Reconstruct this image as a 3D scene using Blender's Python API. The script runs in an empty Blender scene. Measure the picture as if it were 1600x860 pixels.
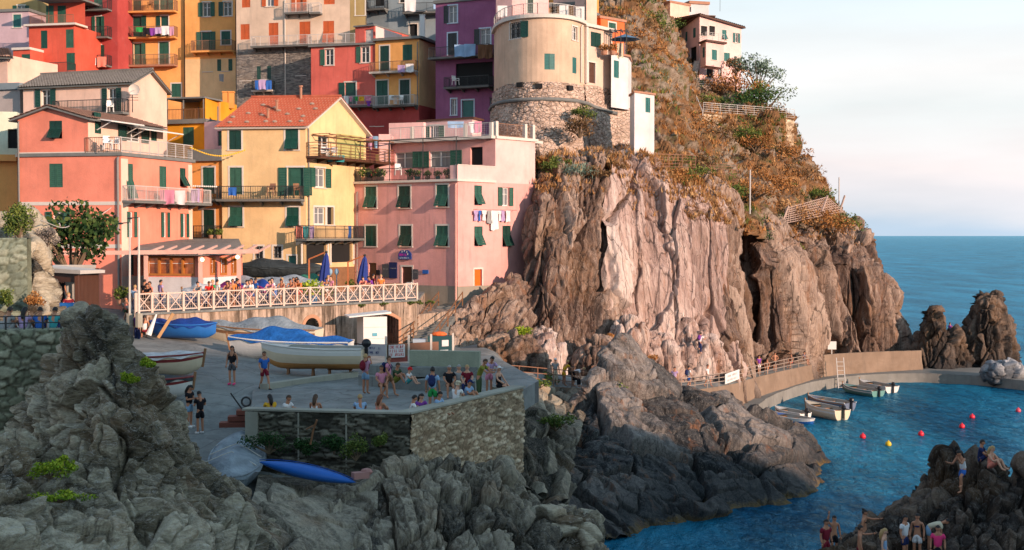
import bpy, math, random
import numpy as np
from math import sin, cos, pi, radians, sqrt, atan2, floor
from mathutils import Vector, Matrix
random.seed(7); RNG = np.random.default_rng(7)
SC = bpy.context.scene; C = SC.collection
# ------------------------------------------------------------------ camera
CAMZ = 15.0; PITCH = math.atan(62/2000.0); CP, SP = cos(PITCH), sin(PITCH)
cd = bpy.data.cameras.new('camera'); cam = bpy.data.objects.new('camera', cd); C.objects.link(cam)
cam.location = (0, 0, CAMZ); cam.rotation_euler = (pi/2 - PITCH, 0, 0)
cd.sensor_width = 36; cd.lens = 45; cd.clip_start = 0.5; cd.clip_end = 40000
SC.camera = cam
# ------------------------------------------------------------------ sun and sky
SUN_EL, SUN_AZ = radians(13), radians(47)      # behind the viewer, to the right, low
SDIR = Vector((sin(SUN_AZ)*cos(SUN_EL), -cos(SUN_AZ)*cos(SUN_EL), sin(SUN_EL)))
sl = bpy.data.lights.new('sun', 'SUN'); sl.energy = 4.0; sl.angle = radians(0.55); sl.color = (1.0, 0.70, 0.52)
so = bpy.data.objects.new('sun', sl); C.objects.link(so); so.rotation_euler = SDIR.to_track_quat('Z', 'Y').to_euler(); so.location = (60, -60, 60)
W = bpy.data.worlds.new('World'); SC.world = W; W.use_nodes = True
nt = W.node_tree; N = nt.nodes; L = nt.links; N.clear()
def wn(t, **k):
    n = N.new(t)
    for a, b in k.items(): setattr(n, a, b)
    return n
sky = wn('ShaderNodeTexSky', sky_type='NISHITA', sun_disc=False, sun_elevation=SUN_EL, sun_rotation=pi-SUN_AZ)
tc = wn('ShaderNodeTexCoord'); sep = wn('ShaderNodeSeparateXYZ'); L.new(tc.outputs['Generated'], sep.inputs[0])
bg1 = wn('ShaderNodeBackground'); bg1.inputs[1].default_value = 0.15
tint = wn('ShaderNodeMix', data_type='RGBA', blend_type='MULTIPLY'); tint.inputs[0].default_value = 1
L.new(sky.outputs[0], tint.inputs[6]); tint.inputs[7].default_value = (0.50, 0.95, 1.12, 1); L.new(tint.outputs[2], bg1.inputs[0])
# high thin cloud, pale and rosy low over the sea, thinning overhead
mp = wn('ShaderNodeMapping'); mp.inputs['Scale'].default_value = (1, 1, 5.5); L.new(tc.outputs['Generated'], mp.inputs[0])
cn = wn('ShaderNodeTexNoise'); cn.inputs['Scale'].default_value = 2.6; cn.inputs['Detail'].default_value = 6; cn.inputs['Roughness'].default_value = 0.5; L.new(mp.outputs[0], cn.inputs[0])
cr = wn('ShaderNodeValToRGB'); e = cr.color_ramp.elements
e[0].position = 0.0; e[0].color = (0.50, 0.62, 0.76, 1); e[1].position = 0.55; e[1].color = (0.80, 0.87, 0.89, 1)
for p_, c_ in ((0.03, (0.66, 0.68, 0.74, 1)), (0.09, (0.84, 0.76, 0.76, 1)), (0.16, (0.78, 0.80, 0.80, 1)), (0.22, (0.84, 0.82, 0.81, 1)), (0.32, (0.77, 0.83, 0.85, 1))):
    x = e.new(p_); x.color = c_
mz = wn('ShaderNodeMath', operation='MULTIPLY_ADD'); mz.inputs[1].default_value = 1.0
nz = wn('ShaderNodeMath', operation='MULTIPLY_ADD'); nz.inputs[1].default_value = 0.14; nz.inputs[2].default_value = -0.07; L.new(cn.outputs['Fac'], nz.inputs[0])
zz = wn('ShaderNodeMapRange'); zz.inputs[1].default_value = 0; zz.inputs[2].default_value = 0.35; zz.inputs[3].default_value = 0; zz.inputs[4].default_value = 0.62; L.new(sep.outputs[2], zz.inputs[0])
L.new(zz.outputs[0], mz.inputs[0]); L.new(nz.outputs[0], mz.inputs[2]); L.new(mz.outputs[0], cr.inputs[0])
bright = wn('ShaderNodeMapRange'); bright.inputs[1].default_value = 0.35; bright.inputs[2].default_value = 0.7; bright.inputs[3].default_value = 0.90; bright.inputs[4].default_value = 1.09; L.new(cn.outputs['Fac'], bright.inputs[0])
bm = wn('ShaderNodeVectorMath', operation='SCALE'); L.new(cr.outputs[0], bm.inputs[0]); L.new(bright.outputs[0], bm.inputs['Scale'])
bg2 = wn('ShaderNodeBackground'); bg2.inputs[1].default_value = 0.81; L.new(bm.outputs[0], bg2.inputs[0])
cov = wn('ShaderNodeMapRange'); cov.inputs[1].default_value = 0.12; cov.inputs[2].default_value = 0.55; cov.inputs[3].default_value = 0.97; cov.inputs[4].default_value = 0.24; L.new(sep.outputs[2], cov.inputs[0])
ms = wn('ShaderNodeMixShader'); L.new(cov.outputs[0], ms.inputs[0]); L.new(bg1.outputs[0], ms.inputs[1]); L.new(bg2.outputs[0], ms.inputs[2])
wo = wn('ShaderNodeOutputWorld'); L.new(ms.outputs[0], wo.inputs[0])
SC.view_settings.view_transform = 'Standard'; SC.view_settings.look = 'None'; SC.view_settings.gamma = 1; SC.view_settings.exposure = 0.60
SC.view_settings.use_curve_mapping = False
SC.render.engine = 'CYCLES'; SC.cycles.max_bounces = 5; SC.cycles.diffuse_bounces = 2; SC.cycles.glossy_bounces = 2; SC.cycles.transmission_bounces = 2; SC.cycles.transparent_max_bounces = 4
SC.cycles.caustics_reflective = False; SC.cycles.caustics_refractive = False

# ------------------------------------------------------------------ picture ray -> point at a depth
def P(px, py, D):
    u = (px-800)/2000.0; v = (430-py)/2000.0
    dy = CP + v*SP; t = D/dy
    return Vector((u*t, D, CAMZ + (v*CP - SP)*t))
def XY(px, D, py=300):
    p = P(px, py, D); return Vector((p.x, p.y))
def ZAT(py, D): return P(800, py, D).z
def PX(p):
    x, y, z = p[0], p[1], p[2]-CAMZ
    f = y*CP - z*SP; u = y*SP + z*CP
    return (800+2000*x/f, 430-2000*u/f)
# ------------------------------------------------------------------ object helpers
def put(o, label=None, cat=None, group=None, kind=None):
    if label: o['label'] = label
    if cat: o['category'] = cat
    if group: o['group'] = group
    if kind: o['kind'] = kind
    return o
def empty(name, loc, label, cat, group=None, rz=0):
    o = bpy.data.objects.new(name, None); C.objects.link(o); o.location = loc; o.rotation_euler = (0, 0, rz)
    o.empty_display_size = 0.3
    return put(o, label, cat, group)
def worldloc(o):
    v = Vector((0, 0, 0))
    while o is not None: v += o.location; o = o.parent
    return v
class MB:
    """collects faces (with a material slot each) and links them as ONE mesh object"""
    def __init__(s): s.v = []; s.f = []; s.m = []
    def poly(s, pts, m=0):
        n = len(s.v); s.v += [tuple(p) for p in pts]; s.f.append(tuple(range(n, n+len(pts)))); s.m.append(m)
    def box8(s, p, m=0):   # p: 8 points, bottom 4 ccw then top 4
        n = len(s.v); s.v += [tuple(q) for q in p]
        for f in ((0,3,2,1),(4,5,6,7),(0,1,5,4),(1,2,6,5),(2,3,7,6),(3,0,4,7)):
            s.f.append(tuple(n+i for i in f)); s.m.append(m)
    def box(s, c, d, m=0, rz=0):
        cx, cy, cz = c; dx, dy, dz = d[0]/2, d[1]/2, d[2]/2; a, b = cos(rz), sin(rz)
        q = []
        for z in (-dz, dz):
            for x, y in ((-dx,-dy),(dx,-dy),(dx,dy),(-dx,dy)): q.append((cx+x*a-y*b, cy+x*b+y*a, cz+z))
        s.box8(q, m)
    def bar(s, a, b, w, m=0, h=None):
        a = Vector(a); b = Vector(b); d = (b-a)
        if d.length < 1e-6: return
        d.normalize(); h = h or w
        u = d.cross(Vector((0,0,1)))
        if u.length < 1e-3: u = Vector((1,0,0))
        u.normalize(); v = u.cross(d)
        q = []
        for p in (a, b):
            for x, y in ((-1,-1),(1,-1),(1,1),(-1,1)): q.append(p+u*(x*w/2)+v*(y*h/2))
        s.box8(q, m)
    def tube(s, pts, r, n=8, m=0, cap=True):
        pts = [Vector(p) for p in pts]; R = r if isinstance(r, (list, tuple)) else [r]*len(pts)
        base = len(s.v); pu = None
        for i, p in enumerate(pts):
            d = (pts[min(i+1, len(pts)-1)] - pts[max(i-1, 0)])
            if d.length < 1e-9: d = Vector((0,0,1))
            d.normalize()
            u = d.cross(Vector((0,0,1))) if pu is None else (pu - d*pu.dot(d))
            if u.length < 1e-3: u = d.cross(Vector((0,1,0)))
            u.normalize(); pu = u; v = d.cross(u)
            for k in range(n):
                a = 2*pi*k/n; s.v.append(tuple(p + (u*cos(a)+v*sin(a))*R[i]))
        for i in range(len(pts)-1):
            for k in range(n):
                a = base+i*n+k; b = base+i*n+(k+1)%n
                s.f.append((a, b, b+n, a+n)); s.m.append(m)
        if cap:
            s.f.append(tuple(base+k for k in range(n))[::-1]); s.m.append(m)
            s.f.append(tuple(base+(len(pts)-1)*n+k for k in range(n))); s.m.append(m)
    def ball(s, c, r, n=10, m=0, seed=None):
        c = Vector(c); R = r if isinstance(r, (list, tuple)) else (r, r, r); h = n//2
        base = len(s.v)
        s.v.append((c.x, c.y, c.z-R[2]))
        for i in range(1, h):
            t = pi*i/h
            for k in range(n):
                a = 2*pi*k/n; s.v.append((c.x+R[0]*sin(t)*cos(a), c.y+R[1]*sin(t)*sin(a), c.z-R[2]*cos(t)))
        s.v.append((c.x, c.y, c.z+R[2])); top = len(s.v)-1
        for k in range(n):
            s.f.append((base, base+1+(k+1)%n, base+1+k)); s.m.append(m)
            for i in range(h-2):
                a = base+1+i*n+k; b = base+1+i*n+(k+1)%n
                s.f.append((a, b, b+n, a+n)); s.m.append(m)
            a = base+1+(h-2)*n+k; b = base+1+(h-2)*n+(k+1)%n
            s.f.append((a, b, top)); s.m.append(m)
    def grid(s, fn, nu, nv, m=0, both=False):
        b = len(s.v)
        for j in range(nv+1):
            for i in range(nu+1): s.v.append(tuple(fn(i/nu, j/nv)))
        for j in range(nv):
            for i in range(nu):
                a = b+j*(nu+1)+i; s.f.append((a, a+1, a+nu+2, a+nu+1)); s.m.append(m)
    def build(s, name, mats, parent=None, smooth=False, loc=None):
        me = bpy.data.meshes.new(name)
        o = bpy.data.objects.new(name, me); C.objects.link(o)
        if not isinstance(mats, (list, tuple)): mats = [mats]
        V = np.array(s.v, dtype=float).reshape(-1, 3)
        if parent is not None:
            o.parent = parent; off = np.array(worldloc(parent))
        else:
            if loc is None:
                lo = V.min(0); hi = V.max(0); loc = ((lo[0]+hi[0])/2, (lo[1]+hi[1])/2, lo[2])
            off = np.array(loc); o.location = loc
        me.from_pydata((V-off).tolist(), [], s.f)
        for mm in mats: me.materials.append(mm)
        if len(mats) > 1: me.polygons.foreach_set('material_index', s.m)
        if smooth: me.polygons.foreach_set('use_smooth', [True]*len(s.f))
        me.update(); return o
def npmesh(name, V, F, mats, parent=None, loc=None, smooth=False, attrs=None, midx=None):
    me = bpy.data.meshes.new(name); o = bpy.data.objects.new(name, me); C.objects.link(o)
    V = np.asarray(V, float)
    if parent is not None: o.parent = parent; off = np.array(worldloc(parent))
    else:
        if loc is None: lo = V.min(0); hi = V.max(0); loc = ((lo[0]+hi[0])/2, (lo[1]+hi[1])/2, lo[2])
        off = np.array(loc); o.location = loc
    F = np.asarray(F); k = F.shape[1]
    me.vertices.add(len(V)); me.vertices.foreach_set('co', (V-off).astype(np.float32).ravel())
    me.loops.add(F.size); me.loops.foreach_set('vertex_index', F.ravel().astype(np.int32))
    me.polygons.add(len(F)); me.polygons.foreach_set('loop_start', np.arange(0, F.size, k, dtype=np.int32))
    if smooth: me.polygons.foreach_set('use_smooth', np.ones(len(F), bool))
    for mm in (mats if isinstance(mats, (list, tuple)) else [mats]): me.materials.append(mm)
    if midx is not None: me.polygons.foreach_set('material_index', np.asarray(midx, dtype=np.int32))
    me.update(calc_edges=True); me.validate()
    for kx, a in (attrs or {}).items():
        at = me.attributes.new(kx, 'FLOAT', 'POINT'); at.data.foreach_set('value', np.asarray(a, np.float32))
    return o
# ------------------------------------------------------------------ numpy noise
def _h(ix, iy, iz, s):
    h = (ix.astype(np.int64)*374761393 + iy.astype(np.int64)*668265263 + iz.astype(np.int64)*2147483647 + s*974634777) & 0xffffffff
    h = ((h ^ (h >> 13))*1274126177) & 0xffffffff
    h = ((h ^ (h >> 16))*2246822519) & 0xffffffff
    return ((h ^ (h >> 15)) & 0xffffff)/float(0xffffff)
def vnoise(Q, s=0):
    i = np.floor(Q); f = Q-i; f = f*f*(3-2*f); i = i.astype(np.int64); r = 0
    for a in (0, 1):
        for b in (0, 1):
            for c in (0, 1):
                w = (f[:,0] if a else 1-f[:,0])*(f[:,1] if b else 1-f[:,1])*(f[:,2] if c else 1-f[:,2])
                r = r + w*_h(i[:,0]+a, i[:,1]+b, i[:,2]+c, s)
    return r*2-1
def fbm(Q, o=4, s=0, g=0.5):
    r = 0; a = 1; t = 0
    for k in range(o): r = r + a*vnoise(Q*(2.03**k)+k*7.1, s+k); t += a; a *= g
    return r/t
def worley(Q, s=0):
    i = np.floor(Q).astype(np.int64); n = len(Q)
    f1 = np.full(n, 9.0); f2 = np.full(n, 9.0); rid = np.zeros(n); off = np.zeros((n, 3))
    for a in (-1, 0, 1):
        for b in (-1, 0, 1):
            for c in (-1, 0, 1):
                x, y, z = i[:,0]+a, i[:,1]+b, i[:,2]+c
                px = np.stack((x+_h(x,y,z,s+1), y+_h(x,y,z,s+2), z+_h(x,y,z,s+3)), 1)
                d = Q-px; l = np.sqrt((d*d).sum(1))
                m = l < f1
                f2 = np.where(m, f1, np.minimum(f2, l)); f1 = np.where(m, l, f1)
                rid = np.where(m, _h(x,y,z,s+9), rid); off = np.where(m[:,None], d, off)
    return f1, f2, rid, off
def sstep(a, b, x):
    t = np.clip((x-a)/(b-a), 0, 1); return t*t*(3-2*t)
# ------------------------------------------------------------------ materials
def nmat(name):
    m = bpy.data.materials.new(name); m.use_nodes = True; t = m.node_tree
    b = t.nodes['Principled BSDF']; return m, t, b
def nd(t, ty, ins=None, **k):
    n = t.nodes.new(ty)
    for a, b in k.items(): setattr(n, a, b)
    for a, b in (ins or {}).items():
        if isinstance(b, bpy.types.NodeSocket): t.links.new(b, n.inputs[a])
        else: n.inputs[a].default_value = b
    return n
def coords(t, scale=(1,1,1), rot=(0,0,0), kind='Object'):
    g = nd(t, 'ShaderNodeNewGeometry'); m = nd(t, 'ShaderNodeMapping', {0: g.outputs['Position'], 'Scale': scale, 'Rotation': rot}); return m.outputs[0]
def noise(t, vec, sc, det=4, ro=0.6, dist=0.0): return nd(t, 'ShaderNodeTexNoise', {'Vector': vec, 'Scale': sc, 'Detail': det, 'Roughness': ro, 'Distortion': dist}).outputs['Fac']
def rng(t, f, a, b, c=0.0, d=1.0): return nd(t, 'ShaderNodeMapRange', {0: f, 1: a, 2: b, 3: c, 4: d}).outputs[0]
def mixc(t, f, a, b, bt='MIX'):
    n = nd(t, 'ShaderNodeMix', data_type='RGBA', blend_type=bt)
    for i, x in ((0, f), (6, a), (7, b)):
        if isinstance(x, bpy.types.NodeSocket): t.links.new(x, n.inputs[i])
        else: n.inputs[i].default_value = (x if i == 0 else (tuple(x)+(1,))[:4])
    return n.outputs[2]
def bump(t, b, h, st, dist=0.05):
    n = nd(t, 'ShaderNodeBump', {'Height': h, 'Strength': st, 'Distance': dist}); t.links.new(n.outputs[0], b.inputs['Normal'])
_M = {}
def flat(name, col, rough=0.7, var=0.12, sc=3.0, metal=0.0, spec=0.4):
    k = (name, col, rough)
    if k in _M: return _M[k]
    m, t, b = nmat(name); v = coords(t)
    n = noise(t, v, sc, 4)
    c = mixc(t, n, tuple(x*(1-var) for x in col), tuple(min(1, x*(1+var)) for x in col))
    t.links.new(c, b.inputs['Base Color']); b.inputs['Roughness'].default_value = rough; b.inputs['Metallic'].default_value = metal; b.inputs['Specular IOR Level'].default_value = spec
    _M[k] = m; return m
def srgb(r, g, b):
    f = lambda c: (c/255/12.92) if c/255 <= 0.04045 else ((c/255+0.055)/1.055)**2.4
    return (f(r), f(g), f(b))
def plaster(name, col, dirt=0.5, patch=None):
    """painted render: blotches, rain streaks, worn patches, grain"""
    m, t, b = nmat(name); v = coords(t); vs = coords(t, (1.6, 1.6, 0.16))
    seed = (sum(ord(c) for c in name) % 97)*3.1
    v2 = nd(t, 'ShaderNodeVectorMath', {0: v, 1: (seed, seed*0.7, 0)}, operation='ADD').outputs[0]
    big = noise(t, v2, 0.35, 5, 0.65); mid = noise(t, v2, 1.7, 5, 0.7); st = noise(t, vs, 1.3, 5, 0.65); fine = noise(t, v2, 14, 3, 0.7)
    c = mixc(t, rng(t, big, 0.35, 0.65), tuple(x*0.86 for x in col), tuple(min(0.95, x*1.12+0.01) for x in col))
    p = patch or tuple(min(0.8, x*0.55+0.22) for x in col)
    c = mixc(t, rng(t, mid, 0.60, 0.72, 0, 0.35*dirt), c, p)
    dk = (col[0]*0.42+0.02, col[1]*0.45+0.02, col[2]*0.48+0.02)
    c = mixc(t, rng(t, st, 0.52, 0.80, 0, 0.55*dirt), c, dk)
    c = mixc(t, rng(t, fine, 0.3, 0.7, 0, 0.12), c, dk)
    t.links.new(c, b.inputs['Base Color']); b.inputs['Roughness'].default_value = 0.9; b.inputs['Specular IOR Level'].default_value = 0.15
    h = nd(t, 'ShaderNodeMath', {0: mid, 1: fine}, operation='ADD').outputs[0]
    bump(t, b, h, 0.5, 0.03); return m
def rockmat(name, cols, veins=0.35, ochre=0.3, dirs=(0.25, 0.12, 1.0), rot=(0,0,0), scale=1.0, fine=1.0, cracks=0, tide_shade=True):
    """cols: dark, mid, light. tone attribute comes from the geometry's own blocks"""
    m, t, b = nmat(name)
    at = nd(t, 'ShaderNodeAttribute', attribute_name='tone').outputs['Fac']
    v = coords(t); vr = coords(t, dirs, rot)
    warp = nd(t, 'ShaderNodeVectorMath', {0: vr, 1: nd(t, 'ShaderNodeVectorMath', {0: nd(t, 'ShaderNodeTexNoise', {'Vector': vr, 'Scale': 0.8*scale, 'Detail': 3}).outputs['Color'], 'Scale': 0.9}, operation='SCALE').outputs[0]}, operation='ADD').outputs[0]
    big = noise(t, v, 0.25*scale, 5, 0.6); lay = noise(t, warp, 1.7*scale, 6, 0.72, 0.3); fi = noise(t, warp, 6*scale*fine, 6, 0.75, 0.2); sp = noise(t, v, 9*scale, 3, 0.6)
    x = nd(t, 'ShaderNodeMath', {0: at, 1: 0.55, 2: nd(t, 'ShaderNodeMath', {0: lay, 1: 0.75}, operation='MULTIPLY').outputs[0]}, operation='MULTIPLY_ADD').outputs[0]
    cr = nd(t, 'ShaderNodeValToRGB'); t.links.new(x, cr.inputs[0]); e = cr.color_ramp.elements
    e[0].position = 0.47; e[0].color = cols[0]+(1,); e[1].position = 0.83; e[1].color = cols[2]+(1,); k = e.new(0.64); k.color = cols[1]+(1,)
    c = cr.outputs[0]
    c = mixc(t, rng(t, big, 0.50, 0.66, 0, ochre), c, (0.27, 0.145, 0.065))
    c = mixc(t, rng(t, fi, 0.45, 0.72, 0, 0.5), c, tuple(q*0.45 for q in cols[0]))
    vn = nd(t, 'ShaderNodeTexNoise', {'Vector': warp, 'Scale': 2.3*scale, 'Detail': 5, 'Roughness': 0.6, 'Distortion': 1.2}).outputs['Fac']
    c = mixc(t, rng(t, nd(t, 'ShaderNodeMath', {0: nd(t, 'ShaderNodeMath', {0: vn, 1: 0.52}, operation='SUBTRACT').outputs[0]}, operation='ABSOLUTE').outputs[0], 0.0, 0.018, veins, 0), c, (0.56, 0.52, 0.47))
    c = mixc(t, rng(t, sp, 0.66, 0.76, 0, 0.35), c, cols[2])
    cd_ = None
    if cracks:
        for sc_, wd in ((.55, .022), (1.5, .016)):
            ve = nd(t, 'ShaderNodeTexVoronoi', {'Vector': warp, 'Scale': sc_*scale}, feature='DISTANCE_TO_EDGE').outputs['Distance']; cd_ = rng(t, ve, 0, wd, cracks, 0); c = mixc(t, cd_, c, tuple(q*0.22 for q in cols[0]))
        rs = noise(t, nd(t, 'ShaderNodeMapping', {0: v, 'Scale': (1.2, 1.2, .12)}).outputs[0], 1.1, 5, .7); c = mixc(t, rng(t, rs, .56, .72, 0, .7), c, (.30, .13, .06)); c = mixc(t, rng(t, rs, .26, .40, .55, 0), c, tuple(q*.5 for q in cols[1]))
    if tide_shade:   # wet band, also painting the shade of the lower rock; ochre weed line
        zz_ = nd(t, 'ShaderNodeMath', {0: nd(t, 'ShaderNodeSeparateXYZ', {0: v}).outputs[2], 1: big, 2: 0}, operation='MULTIPLY_ADD').outputs[0]
        zz_ = nd(t, 'ShaderNodeMath', {0: nd(t, 'ShaderNodeSeparateXYZ', {0: v}).outputs[2], 1: nd(t, 'ShaderNodeMath', {0: lay, 1: 1.6}, operation='MULTIPLY').outputs[0]}, operation='SUBTRACT').outputs[0]
        c = mixc(t, rng(t, zz_, .2, 2.6, .72, 0), c, (.018, .022, .026)); c = mixc(t, rng(t, zz_, -.75, -.35, .75, 0), c, (.16, .10, .03))
    t.links.new(c, b.inputs['Base Color']); b.inputs['Roughness'].default_value = 0.85; b.inputs['Specular IOR Level'].default_value = 0.2
    h = nd(t, 'ShaderNodeMath', {0: fi, 1: 0.6, 2: nd(t, 'ShaderNodeMath', {0: lay, 1: sp}, operation='ADD').outputs[0]}, operation='MULTIPLY_ADD').outputs[0]
    bump(t, b, h, 0.75, 0.16/scale); return m
def stonemat(name, c0, c1, c2, mort):
    m, t, b = nmat(name); at = nd(t, 'ShaderNodeAttribute', attribute_name='tone').outputs['Fac']; jo = nd(t, 'ShaderNodeAttribute', attribute_name='joint').outputs['Fac']
    v = coords(t); n1 = noise(t, v, 7, 5, 0.7); n2 = noise(t, v, 1.1, 4)
    cr = nd(t, 'ShaderNodeValToRGB'); t.links.new(at, cr.inputs[0]); e = cr.color_ramp.elements
    e[0].color = c0+(1,); e[1].color = c2+(1,); k = e.new(0.5); k.color = c1+(1,)
    c = mixc(t, rng(t, n1, 0.35, 0.7, 0, 0.6), cr.outputs[0], tuple(x*0.5 for x in c0))
    c = mixc(t, rng(t, n2, 0.5, 0.7, 0, 0.4), c, (0.10, 0.10, 0.07)); c = mixc(t, jo, c, mort)
    t.links.new(c, b.inputs['Base Color']); b.inputs['Roughness'].default_value = 0.9; b.inputs['Specular IOR Level'].default_value = 0.15
    bump(t, b, n1, 0.6, 0.03); return m
# ------------------------------------------------------------------ lofted rock masses
def crom(A, n):
    """Catmull-Rom resample of A (k, ..., 3) along axis 0 to n"""
    k = A.shape[0]; u = np.linspace(0, k-1, n); i = np.clip(np.floor(u).astype(int), 0, k-2); f = (u-i)
    f = f.reshape((-1,)+(1,)*(A.ndim-1))
    g = lambda j: A[np.clip(j, 0, k-1)]
    p0, p1, p2, p3 = g(i-1), g(i), g(i+1), g(i+2)
    p0 = np.where((i == 0).reshape(f.shape), 2*p1-p2, p0); p3 = np.where((i == k-2).reshape(f.shape), 2*p2-p1, p3)
    return 0.5*((2*p1)+(-p0+p2)*f+(2*p0-5*p1+4*p2-p3)*f*f+(-p0+3*p1-3*p2+p3)*f**3)
def rotm(ax, ay, az):
    return np.array(Matrix.Rotation(az, 3, 'Z') @ Matrix.Rotation(ay, 3, 'Y') @ Matrix.Rotation(ax, 3, 'X'))
def rock_field(X, layers, seed=0):
    """layers: ('cell', (sx,sy,sz), amp, crackdepth, crackwidth, rot) | ('strata', dir, thick, amp) | ('fbm', size, amp, oct)"""
    d = np.zeros(len(X)); tone = np.full(len(X), 0.0); tw = 0
    for k, Lr in enumerate(layers):
        if Lr[0] == 'cell':
            _, sz, amp, cd_, cw, rt = Lr
            Q = X @ rotm(*rt); Q = Q/np.array(sz)
            Q = Q + 0.35*np.stack([fbm(Q*0.9+31*j, 3, seed+j) for j in range(3)], 1)
            f1, f2, r, off = worley(Q, seed+11*k)
            tilt = (off*np.stack((_r(r, 1), _r(r, 2), _r(r, 3)), 1)).sum(1)
            d += amp*((r-0.5)*0.8 + tilt*0.9) - cd_*(1-sstep(0, cw, f2-f1))
            tone += amp**0.5*r; tw += amp**0.5
        elif Lr[0] == 'strata':
            _, dr, th, amp = Lr
            dr = np.array(dr, float); dr /= np.linalg.norm(dr)
            c = (X @ dr)/th + 1.3*fbm(X/6.0, 3, seed+50+k) + 0.35*fbm(X/1.2, 2, seed+60+k)
            i = np.floor(c); f = c-i
            h0 = _h(i, i*0, i*0, seed+5*k); h1 = _h(i+1, i*0, i*0, seed+5*k)
            v = h0 + (h1-h0)*sstep(0.90, 1.0, f)
            md = sstep(-0.5, 0.25, fbm(X/4.0, 2, seed+70+k))
            d += amp*(v-0.5)*(0.35+0.65*md); tone += 0.6*amp**0.5*v; tw += 0.6*amp**0.5
        else:
            _, sz, amp, oc = Lr
            n = fbm(X/np.array(sz), oc, seed+90+k, 0.55); d += amp*n
            tone += 0.25*amp**0.5*(n*0.5+0.5); tw += 0.25*amp**0.5
    return d, tone/max(tw, 1e-6)
def _r(r, k): return (r*(37.7+13.3*k)) % 1.0*2-1
def loft(name, rows, mat, layers, nu, nv, seed=0, back=((5, -1.5), (9, -12)), label=None, cat=None, kind=None, world=False, outward=None, edge=1.0, smooth=False, group=None, edgefade=0):
    A = np.array([[tuple(P(*q)) if not world else q for q in r] for r in rows], float)
    if back:
        last = A[-1]; ext = []
        for dd, dz in back:
            b = last.copy(); dirv = b[:, :2]/np.linalg.norm(b[:, :2], axis=1)[:, None]
            b[:, :2] += dirv*dd; b[:, 2] += dz; ext.append(b)
        A = np.concatenate([A, np.array(ext)], 0)
    G = crom(A, nv); G = crom(G.transpose(1, 0, 2), nu).transpose(1, 0, 2)
    gu = np.gradient(G, axis=1); gv = np.gradient(G, axis=0); n = np.cross(gu, gv); n /= (np.linalg.norm(n, axis=2)[..., None]+1e-9)
    X = G.reshape(-1, 3); n = n.reshape(-1, 3)
    d, tone = rock_field(X, layers, seed)
    if edgefade:
        u = np.linspace(0, 1, nu); w = np.minimum(sstep(0, edgefade, u), sstep(0, edgefade, 1-u)); d = d*np.tile(w, nv)
    X = X + n*d[:, None]
    i = np.arange((nv-1)*nu).reshape(nv-1, nu)[:, :-1].ravel(); F = np.stack((i, i+1, i+nu+1, i+nu), 1)
    o = npmesh(name, X, F, mat, attrs={'tone': np.clip(tone, 0, 1)}, smooth=smooth)
    return put(o, label, cat, group, kind)
def boulder(name, c, r, mat, layers, seed, n=70, label=None, cat='rock', group=None, kind=None, shape=None):
    u, v = np.meshgrid(np.linspace(0, 2*pi, 2*n, endpoint=False), np.linspace(0.02, pi-0.02, n))
    S = np.stack((np.sin(v)*np.cos(u), np.sin(v)*np.sin(u), -np.cos(v)), 2).reshape(-1, 3)
    k = (np.abs(S)**2.6).sum(1)**(-1/2.6)
    S2 = S*k[:, None]
    X = S2*np.array(r)
    if shape is not None: X = shape(X, S)
    X = X + np.array(c)
    d, tone = rock_field(X, layers, seed); X = X + S*d[:, None]
    i = np.arange((n-1)*2*n).reshape(n-1, 2*n); j = np.roll(i, -1, 1); F = np.stack((i.ravel(), j.ravel(), (j+2*n).ravel(), (i+2*n).ravel()), 1)
    o = npmesh(name, X, F, mat, attrs={'tone': np.clip(tone, 0, 1)}); return put(o, label, cat, group, kind)

M_slab = rockmat('slab_rock', ((0.22,0.145,0.125), (0.49,0.345,0.30), (0.66,0.53,0.47)), 0.25, 0.22, (0.9, 0.9, 0.13), (0, 0.12, 0), 1.0, cracks=.85)
M_brown = rockmat('brown_rock', ((0.07,0.042,0.034), (0.22,0.145,0.112), (0.47,0.345,0.275)), 0.25, 0.35, (1.3, 1.3, 0.22), (0, 0.3, 0), 1.0, cracks=.8)
M_grey = rockmat('grey_rock', ((0.022,0.024,0.027), (0.10,0.094,0.092), (0.28,0.245,0.225)), 0.3, 0.12, (1, 1, 0.45), (0.2, 0.5, 0), 1.0, cracks=.6)
M_fore = rockmat('fore_rock', ((0.04,0.034,0.025), (0.20,0.162,0.11), (0.53,0.46,0.34)), 0.55, 0.35, (0.5, 0.5, 1.5), (0.5, -0.5, 0.2), 1.6)
M_dark = rockmat('dark_rock', ((0.012,0.010,0.010), (0.05,0.037,0.031), (0.17,0.12,0.09)), 0.2, 0.3, (1, 1, 0.4), (0, 0.2, 0), 1.2)
M_tilt = rockmat('tilted_rock', ((0.03,0.026,0.02), (0.155,0.128,0.095), (0.42,0.36,0.27)), 0.35, 0.45, (1.6, 1.6, 0.3), (0, 0.25, 0), 1.4)

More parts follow.
